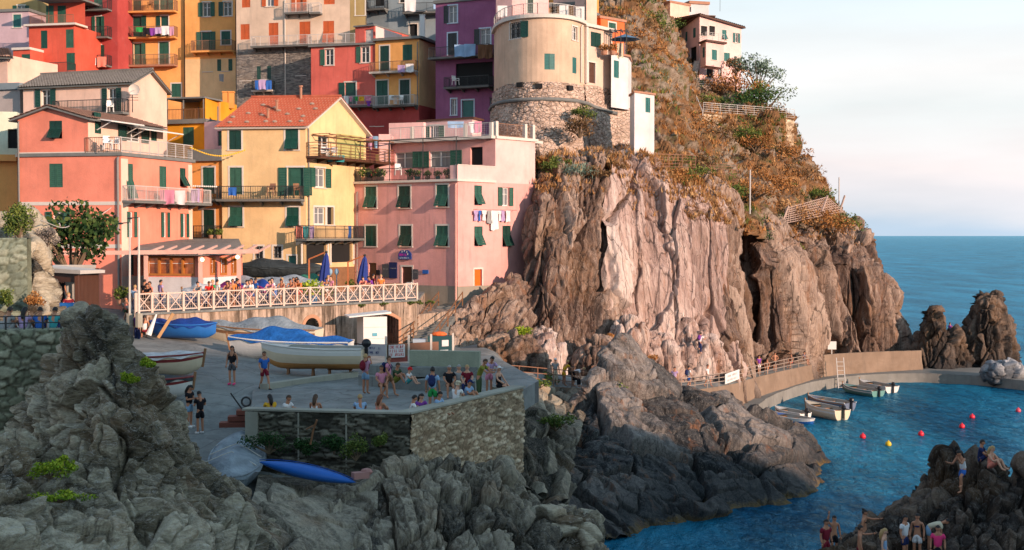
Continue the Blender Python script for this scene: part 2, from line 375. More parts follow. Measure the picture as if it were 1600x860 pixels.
# ------- sea
m, t, b = nmat('sea_water'); v = coords(t)
vs = coords(t, (1, 0.45, 1), (0, 0, 0.35)); w1 = noise(t, vs, 1.5, 5, 0.66, 0.5); w2 = noise(t, coords(t, (1, 0.5, 1), (0, 0, -0.2)), 0.25, 4, 0.6); w3 = noise(t, v, 0.03, 3, 0.5); wf = noise(t, coords(t, (1, .22, 1)), 0.08, 5, 0.7)
hh = nd(t, 'ShaderNodeMath', {0: w1, 1: 0.5, 2: w2}, operation='MULTIPLY_ADD').outputs[0]
bn = nd(t, 'ShaderNodeBump', {'Height': hh, 'Strength': 1.0, 'Distance': 0.8}).outputs[0]
colw = mixc(t, rng(t, w3, 0.4, 0.62), (0.002, 0.052, 0.115), (0.005, 0.10, 0.21)); colw = mixc(t, rng(t, w1, .42, .62, 0, .75), colw, (0.002, 0.022, 0.055)); colw = mixc(t, rng(t, wf, .42, .62, 0, .6), colw, (0.03, .30, .48))
df = nd(t, 'ShaderNodeBsdfDiffuse', {'Color': colw, 'Normal': bn}).outputs[0]; gl = nd(t, 'ShaderNodeBsdfGlossy', {'Color': (.40, .80, 1, 1), 'Roughness': .10, 'Normal': bn}).outputs[0]
fr_ = nd(t, 'ShaderNodeFresnel', {'IOR': 1.33, 'Normal': bn}).outputs[0]; fc = rng(t, fr_, 0, 1, 0.02, .62)
mx_ = nd(t, 'ShaderNodeMixShader', {0: fc, 1: df, 2: gl}); t.links.new(mx_.outputs[0], t.nodes['Material Output'].inputs[0])
M_sea = m
me = MB()
def wave(u, v): pass
mb = MB(); xs = np.concatenate((np.linspace(-20000, -400, 6), np.linspace(-200, 300, 12), np.linspace(500, 20000, 6))); ys = np.concatenate((np.linspace(-2500, 0, 4), np.linspace(40, 400, 8), np.linspace(600, 30000, 8)))
for j in range(len(ys)-1):
    for i in range(len(xs)-1): mb.poly([(xs[i],ys[j],0),(xs[i+1],ys[j],0),(xs[i+1],ys[j+1],0),(xs[i],ys[j+1],0)])
put(mb.build('sea', M_sea, loc=(0,0,0)), kind='structure')
# near harbour water has real ripples
def ripples():
    nx, ny = 420, 520; u = np.linspace(0, 1, nx); v = np.linspace(0, 1, ny)
    U, V = np.meshgrid(u, v); Y = 40 + 150*V**1.5; X = -4 + (Y*0.44+16)*U
    Q = np.stack((X*0.9+Y*0.25, Y*0.5, 0*X), 2).reshape(-1, 3)
    h = 0.055*fbm(Q*1.15, 4, 5, 0.6) + 0.05*fbm(Q*0.33, 3, 8)
    ed = (sstep(0, .03, U)*sstep(0, .03, 1-U)*sstep(0, .03, V)*sstep(0, .05, 1-V)).ravel()
    Xv = np.stack((X.ravel(), Y.ravel(), 0.12*ed+h*ed), 1)
    i = np.arange((ny-1)*nx).reshape(ny-1, nx)[:, :-1].ravel()
    put(npmesh('water', Xv, np.stack((i, i+1, i+nx+1, i+nx), 1), M_sea, loc=(0,0,0), smooth=True), kind='structure')
ripples()

# ------- headland behind the viewer: it puts the harbour slip in the evening shade
TV = np.array((SDIR.x, SDIR.y)); TV /= np.linalg.norm(TV); QV = np.array((-TV[1], TV[0]))
def tq(t_, q_, z): p = TV*t_ + QV*q_; return (p[0], p[1], z)
hq = [-140, -80, -30, 0, 20, 34, 42, 50, 58, 66, 76, 90]
hz = [41, 41, 39, 37, 36.5, 35.6, 34.6, 31.5, 27.5, 23, 12, -3]
rows = [[tq(38, q, -2) for q in hq], [tq(45, q, z*0.5) for q, z in zip(hq, hz)], [tq(55, q, z*0.9) for q, z in zip(hq, hz)], [tq(60, q, z) for q, z in zip(hq, hz)], [tq(75, q, z*0.9) for q, z in zip(hq, hz)], [tq(120, q, -2) for q in hq]]
loft('headland', rows, M_brown, [('fbm', 9, 0.9, 4)], 120, 50, 3, back=None, kind='structure', world=True)

# ------- main cliff
R = []
R.append([(868,660,90),(890,660,92),(915,660,93),(950,665,96),(1000,665,98),(1050,665,99),(1100,655,101),(1150,650,104),(1175,635,115),(1212,630,116.5),(1290,615,119),(1360,605,126),(1440,600,134)])
R.append([(866,600,93),(890,600,94),(915,600,95),(950,600,97.5),(1000,600,99.5),(1050,595,101),(1100,590,103),(1155,580,105.5),(1172,575,118),(1212,570,117),(1290,560,121),(1360,555,127),(1434,550,135)])
R.append([(842,520,95),(872,520,95.5),(905,520,97),(948,520,99),(1000,520,101.5),(1050,520,103),(1100,520,104.5),(1148,515,107),(1163,515,120),(1210,515,117.5),(1300,510,121),(1365,505,126.5),(1424,500,137)])
R.append([(815,430,98),(845,425,97),(890,420,98),(943,420,100.5),(1000,420,103.5),(1050,420,104.5),(1100,420,106),(1142,420,108),(1152,420,121.5),(1206,420,118),(1300,425,122),(1360,425,127),(1396,430,139)])
R.append([(818,340,101),(850,335,99),(890,335,100.5),(943,330,102.5),(1000,335,105),(1050,340,106.3),(1100,342,107.5),(1140,350,109),(1150,358,122),(1192,385,119),(1260,400,123),(1320,388,128),(1362,385,141)])
R.append([(836,268,103),(868,262,102.5),(905,264,103.5),(955,256,105),(1000,270,107),(1050,288,108.5),(1093,300,109.5),(1139,337,111),(1148,345,123),(1186,372,120),(1240,392,125),(1300,376,130),(1347,372,143)])
def shiftD(rows, m=1.0):
    return [[(px, py, D + m*float(np.interp(px, [1160,1220,1290,1360,1440], [0,1.5,12,8,4])) if px > 1165 else D) for px, py, D in r] for r in rows]
R = shiftD(R)
lay_cliff = [('cell', (3.2,3.2,16), 1.1, 0.55, 0.10, (0, 0.10, 0)), ('cell', (1.1,1.1,4.5), 0.42, 0.25, 0.12, (0, 0.14, 0.3)), ('strata', (1.0, 0.25, -0.12), 0.8, 0.35), ('fbm', (1.0,1.0,2.2), 0.25, 5), ('fbm', 0.35, 0.07, 3)]
def split_cols(Rr, a, b): return [r[a:b+1] for r in Rr]
loft('cliff', split_cols(R, 3, 7), M_slab, [('strata', (1.0, 0.55, -0.10), 2.3, 1.3), ('strata', (1.0, 0.2, -0.16), 0.8, 0.5), ('strata', (1.0, 0.3, -0.05), 0.33, 0.16), ('cell', (3.1,5,34), 0.5, 0.8, 0.05, (0, 0.07, 0)), ('strata', (0.25, 1.0, 0.55), 3.2, 0.3), ('fbm', (2.2,2.2,7), 0.2, 5), ('fbm', (0.45,.45,1.6), 0.06, 4)], 560, 420, 11, back=((3, 1),(7,0),(9,-18)), kind='structure')
loft('cliff', [r[0:4]+[(r[4][0],r[4][1],r[4][2]+2.2)] for r in R], M_brown, [('cell', (1.6,3,12), 0.75, 0.4, 0.12, (0, 0.22, 0)), ('strata', (1.0, 0.3, -0.30), 0.42, 0.55), ('cell', (0.7,0.7,3.2), 0.25, 0.2, 0.12, (0, 0.25, 0.3)), ('fbm', (0.8,.8,2), 0.22, 5)], 320, 400, 12, back=((3, 1),(7,0),(9,-18)), kind='structure')
loft('cliff', [[(r[6][0],r[6][1],r[6][2]+3)]+[(r[7][0],r[7][1],r[7][2]+1.2)]+r[8:] for r in R], M_brown, [('cell', (3.0,5,20), 1.9, 0.8, 0.10, (0, -0.20, 0)), ('strata', (1.0, 0.3, 0.26), 1.1, 0.9), ('cell', (1.2,1.5,6), 0.5, 0.3, 0.10, (0, -0.15, 0.3)), ('strata', (1.0, 0.2, 0.22), 0.4, 0.3), ('fbm', (1.3,1.3,3.0), 0.55, 5), ('fbm', 0.35, 0.09, 3)], 620, 330, 13, back=((3, 1),(7,0),(9,-18)), kind='structure')
# lower spur in front of the cliff, under the pink house
S = []
S.append([(680,600,84),(720,610,85),(760,620,86),(800,640,87),(840,650,89),(880,650,92)])
S.append([(692,560,87),(725,565,87),(765,572,88),(805,585,89),(845,600,90.5),(880,610,93)])
S.append([(703,515,90),(730,520,89.5),(765,525,90.5),(800,530,91.5),(835,535,93),(868,545,96)])
S.append([(712,488,93),(738,482,93),(765,475,93.5),(795,475,94.5),(822,480,96.5),(850,500,99)])
S.append([(742,478,95.5),(757,463,95.5),(775,449,96),(795,438,96.8),(812,440,98.5),(828,470,101)])
loft('rock_spur', S, M_brown, [('cell', (2.6,2.6,6), 0.75, 0.5, 0.12, (0, 0.5, 0)), ('strata', (1.0, 0.3, -0.75), 0.5, 0.6), ('cell', (0.8,0.8,2), 0.28, 0.2, 0.12, (0, 0.5, 0.3)), ('fbm', 0.8, 0.22, 5)], 260, 260, 14, back=((4, -1),(8,-6)), label='steep brown rock spur below the pink house with the orange door', cat='rock')
# broken rocks at the foot of the slab, beside the walkway
for k, (px, py, D, r, mt, lb) in enumerate([
    (800,578,86,(2.6,1.8,2.3),M_brown,'brown boulder behind the walkway rail, nearest the stone terrace'), (850,585,90,(1.3,1.4,3.0),M_slab,'pale upright rock beside the person in yellow on the walkway'),
    (935,600,94,(1.8,1.6,3.4),M_brown,'tall brown rock at the cliff foot behind the crest of the big sea rock'), (985,585,98,(1.7,1.5,4.2),M_slab,'pale pointed rock slab leaning on the cliff foot'),
    (1030,590,99.5,(1.6,1.5,3.6),M_slab,'pale rock leaning against the smooth cliff slab'), (1085,580,103.5,(2.6,2,3.2),M_slab,'pale broken rock under the climber at the cliff foot'),
    (1128,578,107.5,(1.9,1.6,2.6),M_slab,'low pale rock at the cliff foot behind the white banner'), (1060,555,103.5,(2.0,1.4,3.2),M_slab,'pale ledge of rock under the climber')]):
    p = P(px, py, D)
    boulder('boulder', tuple(p), r, mt, [('cell', (1.3,1.3,2.6), 0.55, 0.3, 0.12, (0, 0.2, k)), ('cell', (.5,.5,1), 0.18, 0.12, 0.12, (0, 0.2, 0.3)), ('fbm', 0.6, 0.16, 4)], 20+k, 60, lb)

# ------- hillside above the cliff
H = []
H.append([(845,277,105),(905,277,106),(960,274,107.5),(1010,276,107.5),(1060,300,109.5),(1110,322,111.5),(1146,345,113),(1200,388,123.5),(1270,392,128),(1343,375,143)])
H.append([(840,258,119),(905,258,120),(960,258,120),(1010,246,115),(1060,258,114),(1105,280,117),(1160,318,123),(1222,345,129),(1280,345,135),(1322,338,147)])
H.append([(840,200,124),(905,200,124),(960,200,124),(1010,205,121),(1055,218,122),(1100,240,128),(1160,265,135),(1210,272,141),(1245,270,146),(1280,282,158)])
H.append([(840,150,125),(905,140,127),(960,140,128),(1010,155,128),(1055,175,133),(1095,205,141),(1145,232,147),(1190,235,151),(1220,232,155),(1252,232,166)])
H.append([(840,90,135),(905,90,137),(960,80,137),(1010,90,138),(1060,118,145),(1098,182,152),(1145,183,154),(1190,186,157),(1216,188,160),(1239,190,168)])
H.append([(840,40,145),(905,30,148),(960,20,150),(1000,35,150),(1045,75,158),(1080,138,166),(1115,148,171),(1150,158,174),(1180,165,176),(1210,178,182)])
H.append([(840,-20,160),(905,-20,165),(955,-30,165),(990,-15,165),(1030,10,172),(1062,70,182),(1090,120,188),(1112,138,192),(1135,142,194),(1160,152,198)])
H.append([(840,-90,185),(905,-80,190),(950,-70,190),(985,-50,188),(1010,-25,190),(1045,30,205),(1072,90,212),(1100,130,216),(1125,150,218),(1150,165,220)])
m, t, b = nmat('dry_hillside'); v = coords(t)
n1 = noise(t, v, 0.16, 5, 0.65); n2 = noise(t, v, 0.55, 5, 0.7); n3 = noise(t, v, 3.5, 5, 0.75)
c = mixc(t, rng(t, n2, 0.35, 0.62), (0.10, 0.065, 0.04), (0.33, 0.17, 0.08))
c = mixc(t, rng(t, n1, 0.48, 0.56), c, (0.33, 0.26, 0.20)); c = mixc(t, rng(t, noise(t, v, 0.4, 4, 0.6), 0.55, 0.68), c, (0.10, 0.10, 0.035)); c = mixc(t, rng(t, n3, 0.45, 0.7, 0, .7), c, (0.05, 0.035, 0.02))
t.links.new(c, b.inputs['Base Color']); b.inputs['Roughness'].default_value = 0.95; b.inputs['Specular IOR Level'].default_value = 0.1; bump(t, b, n3, 0.8, 0.25); M_hill = m
H = shiftD(H[:1]) + shiftD(H[1:2], .6) + H[2:]
loft('hillside', H, M_hill, [('fbm', 7, 1.2, 5), ('cell', (3,3,3), 1.0, 0.4, 0.15, (0,0,0)), ('cell', (1,1,1.2), 0.45, 0.2, 0.15, (0,0,0.4)), ('fbm', 0.6, 0.25, 4)], 330, 330, 15, back=((10, 2),(30,-6)), kind='structure')
# village hill under and behind the houses
V_ = [[(-200,480,96),(50,470,100),(250,455,105),(450,450,107),(650,450,108),(850,400,110)],
      [(-200,380,112),(50,370,114),(250,350,116),(450,340,118),(650,330,120),(860,300,123)],
      [(-200,230,139),(50,220,142),(250,220,146),(450,210,148),(650,200,150),(860,190,148)],
      [(-200,0,175),(50,0,180),(250,-10,182),(450,-10,182),(650,-10,182),(870,-10,182)]]
loft('hill', V_, M_hill, [('fbm', 7, 1.0, 4)], 120, 80, 16, back=((40, 3),), kind='structure')

# ------- big rock standing in the harbour
K = []
K.append([(790,855,59),(860,858,60.5),(945,850,62),(1030,842,64),(1110,830,66.3),(1190,812,69),(1250,797,71.5),(1294,780,75),(1306,745,82)])
K.append([(800,765,62),(860,775,63),(940,775,65),(1025,765,67),(1105,755,69.5),(1180,745,72),(1240,735,75),(1280,738,78),(1294,738,84)])
K.append([(806,700,65),(860,700,67),(935,700,69.5),(1015,700,71.5),(1095,695,74),(1165,685,76.5),(1220,685,79),(1255,700,82),(1275,715,88)])
K.append([(812,655,69),(865,665,71),(906,648,73.5),(955,585,76.5),(1030,612,77.5),(1115,640,79.5),(1176,660,82),(1225,675,86),(1258,700,92)])
K.append([(818,640,72),(868,648,74),(914,612,77),(962,528,79.5),(1003,556,81),(1070,594,83),(1130,628,85.5),(1175,655,89),(1225,685,95)])
loft('sea_rock', K, M_grey, [('cell', (4.2,4.2,9), 1.1, 1.0, 0.07, (0, -0.45, 0.4)), ('strata', (1.0, 0.2, 0.45), 1.7, 0.45), ('cell', (1.4,1.4,4.0), 0.20, 0.22, 0.07, (0, -0.45, 0.3)), ('fbm', (2.5,2.5,4), 0.5, 5), ('fbm', 0.4, 0.10, 4)], 520, 330, 17, back=((3, -3),(7,-10)), label='huge grey rock with a sunlit pointed crest rising from the harbour', cat='rock')
# green-grey strata between the stone terrace and the big rock
loft('rocky_shore', [[(770,760,56),(815,770,57),(850,780,58),(890,790,60)],[(775,700,60),(815,700,61),(855,705,63),(900,700,66)],[(780,650,66),(820,648,67),(865,655,69),(915,650,73)],[(785,612,72),(825,612,74),(870,625,76),(925,640,79)],[(790,600,78),(830,605,80),(875,615,83),(930,625,86)]],
     M_tilt, [('cell', (1.2,2,5), 0.6, 0.35, 0.12, (0, 0.2, 0)), ('strata', (1,.2,-.2), 0.5, 0.35), ('fbm', .5, 0.12, 4)], 180, 260, 18, back=((4,-3),), kind='structure')
# ------- sea stacks off the end of the quay
def stack(name, pts, seed, label, D, ds=2.0):
    rows = []
    for (y, x0, x1, dd) in pts:
        n = 9; r = []
        for i in range(n):
            a = pi*i/(n-1); r.append((x0+(x1-x0)*(0.5-0.5*cos(a)), y, D+dd-ds*sin(a)))
        rows.append(r)
    return loft(name, rows, M_dark, [('cell', (1.6,1.6,3.2), 0.9, 0.45, 0.12, (0, 0.2, 0)), ('cell', (.6,.6,1.3), 0.3, 0.2, 0.12, (0, 0.2, 0.3)), ('fbm', .6, 0.15, 4)], 150, 150, seed, back=((2.5,-0.6),(4,-9)), label=label, cat='sea stack', edge=0)
stack('sea_stack', [(598,1428,1512,0),(560,1430,1508,0.5),(525,1434,1500,1),(505,1442,1478,1.5),(492,1450,1464,2)], 31, 'smaller dark pointed sea stack touching the end of the cliff', 136, 3)
stack('sea_stack', [(600,1495,1598,0),(560,1502,1590,0.5),(520,1508,1584,1),(490,1520,1572,1.5),(468,1535,1560,2)], 32, 'taller brown rounded sea stack nearest the right edge', 139, 4)
stack('sea_stack', [(598,1460,1530,0),(560,1475,1520,0.5),(535,1482,1510,0.9),(524,1488,1504,1.3)], 33, 'low dark rock saddle between the two sea stacks', 137, 2.5)
for px, py, D, r, sd, lb in ((1567,584,126,(2.0,1.6,1.3),41,'bluish white boulder at the end of the quay'), (1597,592,128,(1.3,1.6,1.2),42,'dark boulder right of the bluish white boulder')):
    boulder('boulder', tuple(P(px, py, D)), r, rockmat('pale_boulder', ((.22,.24,.27),(.42,.44,.48),(.6,.6,.62)), .3, .1) if sd == 41 else M_dark, [('cell', (1,1,1), .35, .2, .12, (0,.2,0)), ('fbm', .5, .1, 4)], sd, 50, lb)
# ------- rocks at the lower right
F_ = [[(1230,900,44),(1300,900,44.5),(1380,905,45),(1450,905,45.5),(1520,905,45.5),(1600,905,45.5),(1680,905,46)],
      [(1270,880,46.5),(1320,855,46.8),(1385,850,47),(1450,845,47.3),(1520,830,47),(1600,830,47.3),(1680,830,48)],
      [(1300,862,49),(1345,835,49),(1395,815,49),(1450,790,49),(1510,770,48.6),(1572,780,48.8),(1660,780,49)],
      [(1318,852,51.5),(1360,818,51),(1405,795,51),(1450,762,50.8),(1500,735,50.4),(1548,728,50.2),(1590,770,51)],
      [(1330,850,53),(1370,812,52.8),(1412,792,52.8),(1452,752,52.4),(1490,730,52),(1540,716,51.6),(1572,740,53)]]
loft('rock_outcrop', F_, M_dark, [('cell', (1.3,1.3,2.8), 0.55, 0.42, 0.12, (0, 0.15, 0.4)), ('cell', (.5,.5,1.1), 0.2, 0.14, 0.12, (0, 0.2, 0.3)), ('fbm', .4, 0.08, 4)], 360, 260, 19, back=((2.0,-1.2),(4,-8)), label='dark rock outcrop with swimmers at the lower right', cat='rock', )
boulder('boulder', tuple(P(1478, 745, 51.2)), (0.75,0.7,1.35), M_dark, [('cell', (.8,.8,1.3), .35, .2, .12, (0,.2,0)), ('fbm', .4, .08, 4)], 43, 60, 'dark upright boulder beside the swimmer climbing the outcrop')
boulder('boulder', tuple(P(1607, 790, 49.5)), (0.55,0.8,1.9), M_dark, [('cell', (.8,.8,1.3), .35, .2, .12, (0,.2,0)), ('fbm', .4, .08, 4)], 44, 60, 'dark boulder cut by the right edge behind the outcrop')
# ------- foreground rocks, left
G_ = []
G_.append([(-120,930,26),(0,930,27),(100,930,28),(180,930,29),(260,930,30.5),(330,930,32),(400,930,33.5),(470,930,35)])
G_.append([(-100,800,29.5),(10,790,30),(90,815,31.5),(170,810,32.3),(250,800,33.3),(320,805,34.8),(382,810,36.5),(440,850,37.5)])
G_.append([(-90,740,32),(15,710,33),(62,755,35),(130,735,35),(220,730,35.5),(290,738,37.5),(348,760,39.2),(405,805,40.2)])
G_.append([(-90,720,38),(20,706,39),(72,690,39.3),(130,655,37.3),(212,655,36.8),(270,665,38.8),(306,712,41),(350,775,42)])
G_.append([(-90,705,41.5),(10,700,41.8),(70,640,41.2),(118,570,39.2),(190,570,38.6),(242,595,40.3),(290,668,42.6),(302,715,43.6)])
G_.append([(-90,700,43),(0,696,43),(72,600,42.6),(112,512,41),(158,488,40.2),(212,538,41.5),(252,604,43.4),(290,680,45)])
loft('rocky_shore', G_, M_fore, [('cell', (2.6,2.6,3.2), 0.75, 0.45, 0.10, (0.4, -0.4, 0.3)), ('strata', (0.55, -0.35, 0.7), 0.7, 0.42), ('strata', (0.55, -0.35, 0.7), 0.22, 0.14), ('cell', (.7,.7,.55), 0.26, 0.14, 0.12, (0.5, -0.5, 0.3)), ('fbm', (1.4,1.4,.8), 0.22, 5), ('fbm', .16, .04, 3)], 640, 620, 21, back=((1.5,-1.0),(3.5,-7)), kind='structure')
B_ = [[(330,930,33),(420,935,34.5),(500,930,36),(600,930,37),(690,930,38.5),(770,930,40),(850,930,41),(960,925,44)],
      [(360,850,35),(430,850,37),(510,850,39),(590,850,40),(660,840,40.5),(730,845,41.3),(800,845,42.5),(930,850,47)],
      [(385,800,38.5),(440,800,40.5),(515,800,42),(590,790,42.8),(650,775,42.8),(720,785,43.2),(795,785,44.5),(870,820,49)],
      [(398,768,42.2),(458,766,43.6),(528,762,44.6),(592,748,44.6),(645,732,44.7),(722,745,45.5),(790,755,47),(840,790,51)],
      [(404,745,46),(460,745,47),(528,742,47),(592,736,46.6),(650,715,46.4),(725,722,47.6),(795,728,49.5),(835,760,53)]]
loft('rocky_shore', [r[:4] for r in B_], M_tilt, [('strata', (.8,.5,.35), .5, .16), ('cell', (2.2,2.6,2.2), .22, .16, .08, (.2,.3,.4)), ('fbm', (1.2,1.2,.8), .16, 5), ('fbm', .2, .04, 3)], 320, 260, 26, back=((1.5,-1.5),(3,-6)), kind='structure')
loft('rocky_shore', [[(r[2][0],r[2][1],r[2][2]+.8)]+r[3:] for r in B_],
     M_tilt, [('cell', (1.0,2,3.4), 0.55, 0.4, 0.12, (0, 0.22, 0)), ('strata', (1,.3,-.25), 0.32, 0.22), ('cell', (.5,.6,1.2), 0.16, 0.1, 0.12, (0, 0.2, 0.3)), ('fbm', (.5,.5,1), 0.14, 4), ('fbm', .16, .04, 3)], 520, 300, 22, back=((1.5,-1.5),(3,-6)), kind='structure')
boulder('boulder', tuple(P(880, 850, 47)), (1.5,1.6,1.35), M_fore, [('cell', (.9,.9,1.1), .4, .22, .12, (0.3,.2,0)), ('fbm', .4, .12, 4)], 45, 90, 'rounded ochre grey boulder at the bottom edge beside the water')
# ------- bank and rocks at the far left
loft('rocky_shore', [[(-80,540,47),(-20,540,47),(30,530,48),(70,525,49),(105,520,51)],[(-80,480,52),(-20,480,52),(30,470,53),(66,465,53.5),(98,480,55)],[(-80,420,54),(-20,420,54.5),(35,410,55),(60,400,55.5),(86,440,57.5)],[(-80,362,57),(-20,362,57),(35,362,57),(56,370,57.5),(78,410,60)]],
     M_fore, [('cell', (1.3,1.3,2.5), 0.5, 0.3, 0.12, (0,.1,.3)), ('fbm', .8, .2, 5)], 160, 200, 23, back=((4,0.5),(7,-6)), kind='structure')
# ------- slipway
m, t, b = nmat('slip_concrete'); v = coords(t); bk = nd(t, 'ShaderNodeTexBrick', {'Vector': coords(t, (1,1,1), (0,0,.25)), 'Scale': 1, 'Mortar Size': .02, 'Brick Width': 3.4, 'Row Height': 2.3, 'Color1': (.21,.22,.21,1), 'Color2': (.24,.245,.235,1), 'Mortar': (.10,.10,.095,1)})
s1 = noise(t, v, .45, 6, .7, .6); s2 = noise(t, v, 2.6, 5, .75); s3 = nd(t, 'ShaderNodeTexVoronoi', {'Vector': nd(t, 'ShaderNodeVectorMath', {0: v, 1: nd(t, 'ShaderNodeTexNoise', {'Vector': v, 'Scale': .8, 'Detail': 4}).outputs['Color']}, operation='ADD').outputs[0], 'Scale': .33}, feature='DISTANCE_TO_EDGE').outputs['Distance']
c = mixc(t, rng(t, s1, .40, .62), bk.outputs['Color'], (.13,.135,.13)); c = mixc(t, rng(t, s2, .55, .72, 0, .6), c, (.31,.31,.29)); c = mixc(t, rng(t, s2, .28, .40, .7, 0), c, (.07,.07,.065)); c = mixc(t, rng(t, s3, 0, .012, .7, 0), c, (.07,.07,.065))
t.links.new(c, b.inputs['Base Color']); b.inputs['Roughness'].default_value = .85; bump(t, b, s2, .5, .03); M_conc = m
zt = {40:(6.5,6.2,5.8,5.2,5.0,4.5,3.5,-2), 46:(8,7.0,6.5,6.4,6.2,5.5,4.5,-2), 51:(8.5,7.6,7.2,7.05,7.0,7,5,-2), 57:(9,8.7,8.5,8.3,8.1,8.0,7.5,-2), 64:(9.3,9.1,8.8,8.45,8.15,7.9,7.2,-2), 72:(9.8,9.5,8.9,8.3,7.9,7.6,6.8,-2), 80:(10.5,10.0,8.9,8.0,7.7,7.4,6.6,-2), 92:(10.8,10.6,9.3,8.4,7.8,7.4,6.6,-2), 104:(11.2,11,10,9.3,8.6,7.6,7.2,-2)}
xs8 = (-34,-20.5,-16,-12.5,-9.5,-4,-0.5,1.2)
rows = [[(x*(1.25 if (D > 78 and x < -20) else 1), D, z) for x, z in zip(xs8, zt[D])] for D in sorted(zt)]
def ground_z(x, D):
    ds = sorted(zt); D = min(max(D, ds[0]), ds[-1]); k = max(i for i in range(len(ds)-1) if ds[i] <= D); f = (D-ds[k])/(ds[k+1]-ds[k])
    zz_ = [a+(b-a)*f for a, b in zip(zt[ds[k]], zt[ds[k+1]])]; return float(np.interp(x, xs8, zz_))
loft('slipway', rows, M_conc, [('fbm', 2.5, 0.05, 4)], 200, 200, 24, back=None, world=True, kind='structure', smooth=True)
# ------------------------------------------------------------------ facades
class Face:
    """vertical wall plane between two ground points, left to right as the viewer sees it"""
    def __init__(s, a, b):
        s.a = Vector(a); s.b = Vector(b); s.L = (s.b-s.a).length; s.d = (s.b-s.a)/s.L; s.n = Vector((s.d.y, -s.d.x)); s.step = None
    def w(s, t, z, h=0.0):
        q = s.a + s.d*t + s.n*h; return Vector((q.x, q.y, z))
    def sz(s, px, py):
        r = P(px, py, 1.0) - Vector((0, 0, CAMZ)); r2 = Vector((r.x, r.y))
        k = s.a.dot(s.n)/r2.dot(s.n); q = r2*k
        return (q-s.a).dot(s.d), CAMZ + r.z*k
class CurveFace:
    def __init__(s, pts):
        A = crom(np.array([tuple(p)+(0,) for p in pts], float), 160)[:, :2]
        s.A = A; s.c = np.concatenate(([0], np.cumsum(np.linalg.norm(np.diff(A, axis=0), axis=1)))); s.L = float(s.c[-1]); s.step = 0.45
    def w(s, t, z, h=0.0):
        x = float(np.interp(t, s.c, s.A[:, 0])); y = float(np.interp(t, s.c, s.A[:, 1])); e = 0.3
        x0, y0 = np.interp(t-e, s.c, s.A[:, 0]), np.interp(t-e, s.c, s.A[:, 1]); x1, y1 = np.interp(t+e, s.c, s.A[:, 0]), np.interp(t+e, s.c, s.A[:, 1])
        l = math.hypot(x1-x0, y1-y0)+1e-9; nx, ny = (y1-y0)/l, -(x1-x0)/l
        return Vector((x+nx*h, y+ny*h, z))
    def sz(s, px, py):
        bx = [PX((x, y, 20))[0] for x, y in s.A]; k = int(np.argmin([abs(q-px) for q in bx]))
        return float(s.c[k]), ZAT(py, float(s.A[k, 1]))
def fbox(mb, f, s0, s1, z0, z1, h0, h1, m=0):
    """box standing on the facade from h0 to h1 in front of it"""
    q = [f.w(s0, z0, h1), f.w(s1, z0, h1), f.w(s1, z0, h0), f.w(s0, z0, h0), f.w(s0, z1, h1), f.w(s1, z1, h1), f.w(s1, z1, h0), f.w(s0, z1, h0)]
    mb.box8(q, m)
def wall_grid(mb, f, s0, s1, z0, z1, holes, m=0, rec=0.22, mr=None):
    S = {s0, s1}; Z = {z0, z1}; H = []
    for a, b, c, d in holes:
        a, b, c, d = max(a, s0+.01), min(b, s1-.01), max(c, z0), min(d, z1-.01)
        if b-a > 0.02 and d-c > 0.02: S |= {a, b}; Z |= {c, d}; H.append((a, b, c, d))
    if f.step:
        n = int((s1-s0)/f.step); S |= {s0+(s1-s0)*i/n for i in range(n+1)}
    S = sorted(S); Z = sorted(Z)
    for i in range(len(S)-1):
        if S[i+1]-S[i] < 1e-5: continue
        for j in range(len(Z)-1):
            cs, cz = (S[i]+S[i+1])/2, (Z[j]+Z[j+1])/2
            if any(a < cs < b and c < cz < d for a, b, c, d in H): continue
            mb.poly([f.w(S[i], Z[j]), f.w(S[i+1], Z[j]), f.w(S[i+1], Z[j+1]), f.w(S[i], Z[j+1])], m)
    for a, b, c, d in H:
        k = m if mr is None else mr
        mb.poly([f.w(a,c), f.w(a,d), f.w(a,d,-rec), f.w(a,c,-rec)], k); mb.poly([f.w(b,d), f.w(b,c), f.w(b,c,-rec), f.w(b,d,-rec)], k)
        mb.poly([f.w(a,d), f.w(b,d), f.w(b,d,-rec), f.w(a,d,-rec)], k); mb.poly([f.w(b,c), f.w(a,c), f.w(a,c,-rec), f.w(b,c,-rec)], k)
# ------- shared paints
M_green = flat('green_shutter_paint', (0.008, 0.055, 0.040), 0.45, 0.35, 2)
GREENS = [M_green, flat('faded_green_paint', (0.018, 0.085, 0.060), 0.65, 0.45, 3), flat('dark_green_paint', (0.006, 0.038, 0.028), 0.5, 0.4, 3), flat('sunbleached_green_paint', (0.03, 0.10, 0.07), 0.75, 0.5, 4)]
M_teal = flat('teal_shutter_paint', (0.03, 0.14, 0.13), 0.5, 0.3, 2)
M_orsh = flat('orange_shutter_paint', (0.50, 0.10, 0.025), 0.55, 0.3, 2)
M_brnsh = flat('brown_door_paint', (0.09, 0.035, 0.02), 0.55, 0.3, 2)
M_trim = flat('trim_paint', (0.62, 0.56, 0.50), 0.8, 0.15, 5)
M_white = flat('white_paint', (0.74, 0.72, 0.69), 0.6, 0.08, 5)
M_stone = flat('slab_stone', (0.16, 0.165, 0.16), 0.85, 0.35, 2)
M_slabt = flat('terracotta_edge', (0.40, 0.20, 0.13), 0.85, 0.25, 2)
M_iron = flat('dark_iron', (0.03, 0.03, 0.032), 0.5, 0.3, 6)
M_rail_l = flat('pale_rail', (0.50, 0.47, 0.45), 0.6, 0.15, 4)
M_rust = flat('rusty_rail', (0.24, 0.12, 0.075), 0.8, 0.4, 5)
M_pipe = flat('lead_pipe', (0.22, 0.20, 0.19), 0.5, 0.25, 4)
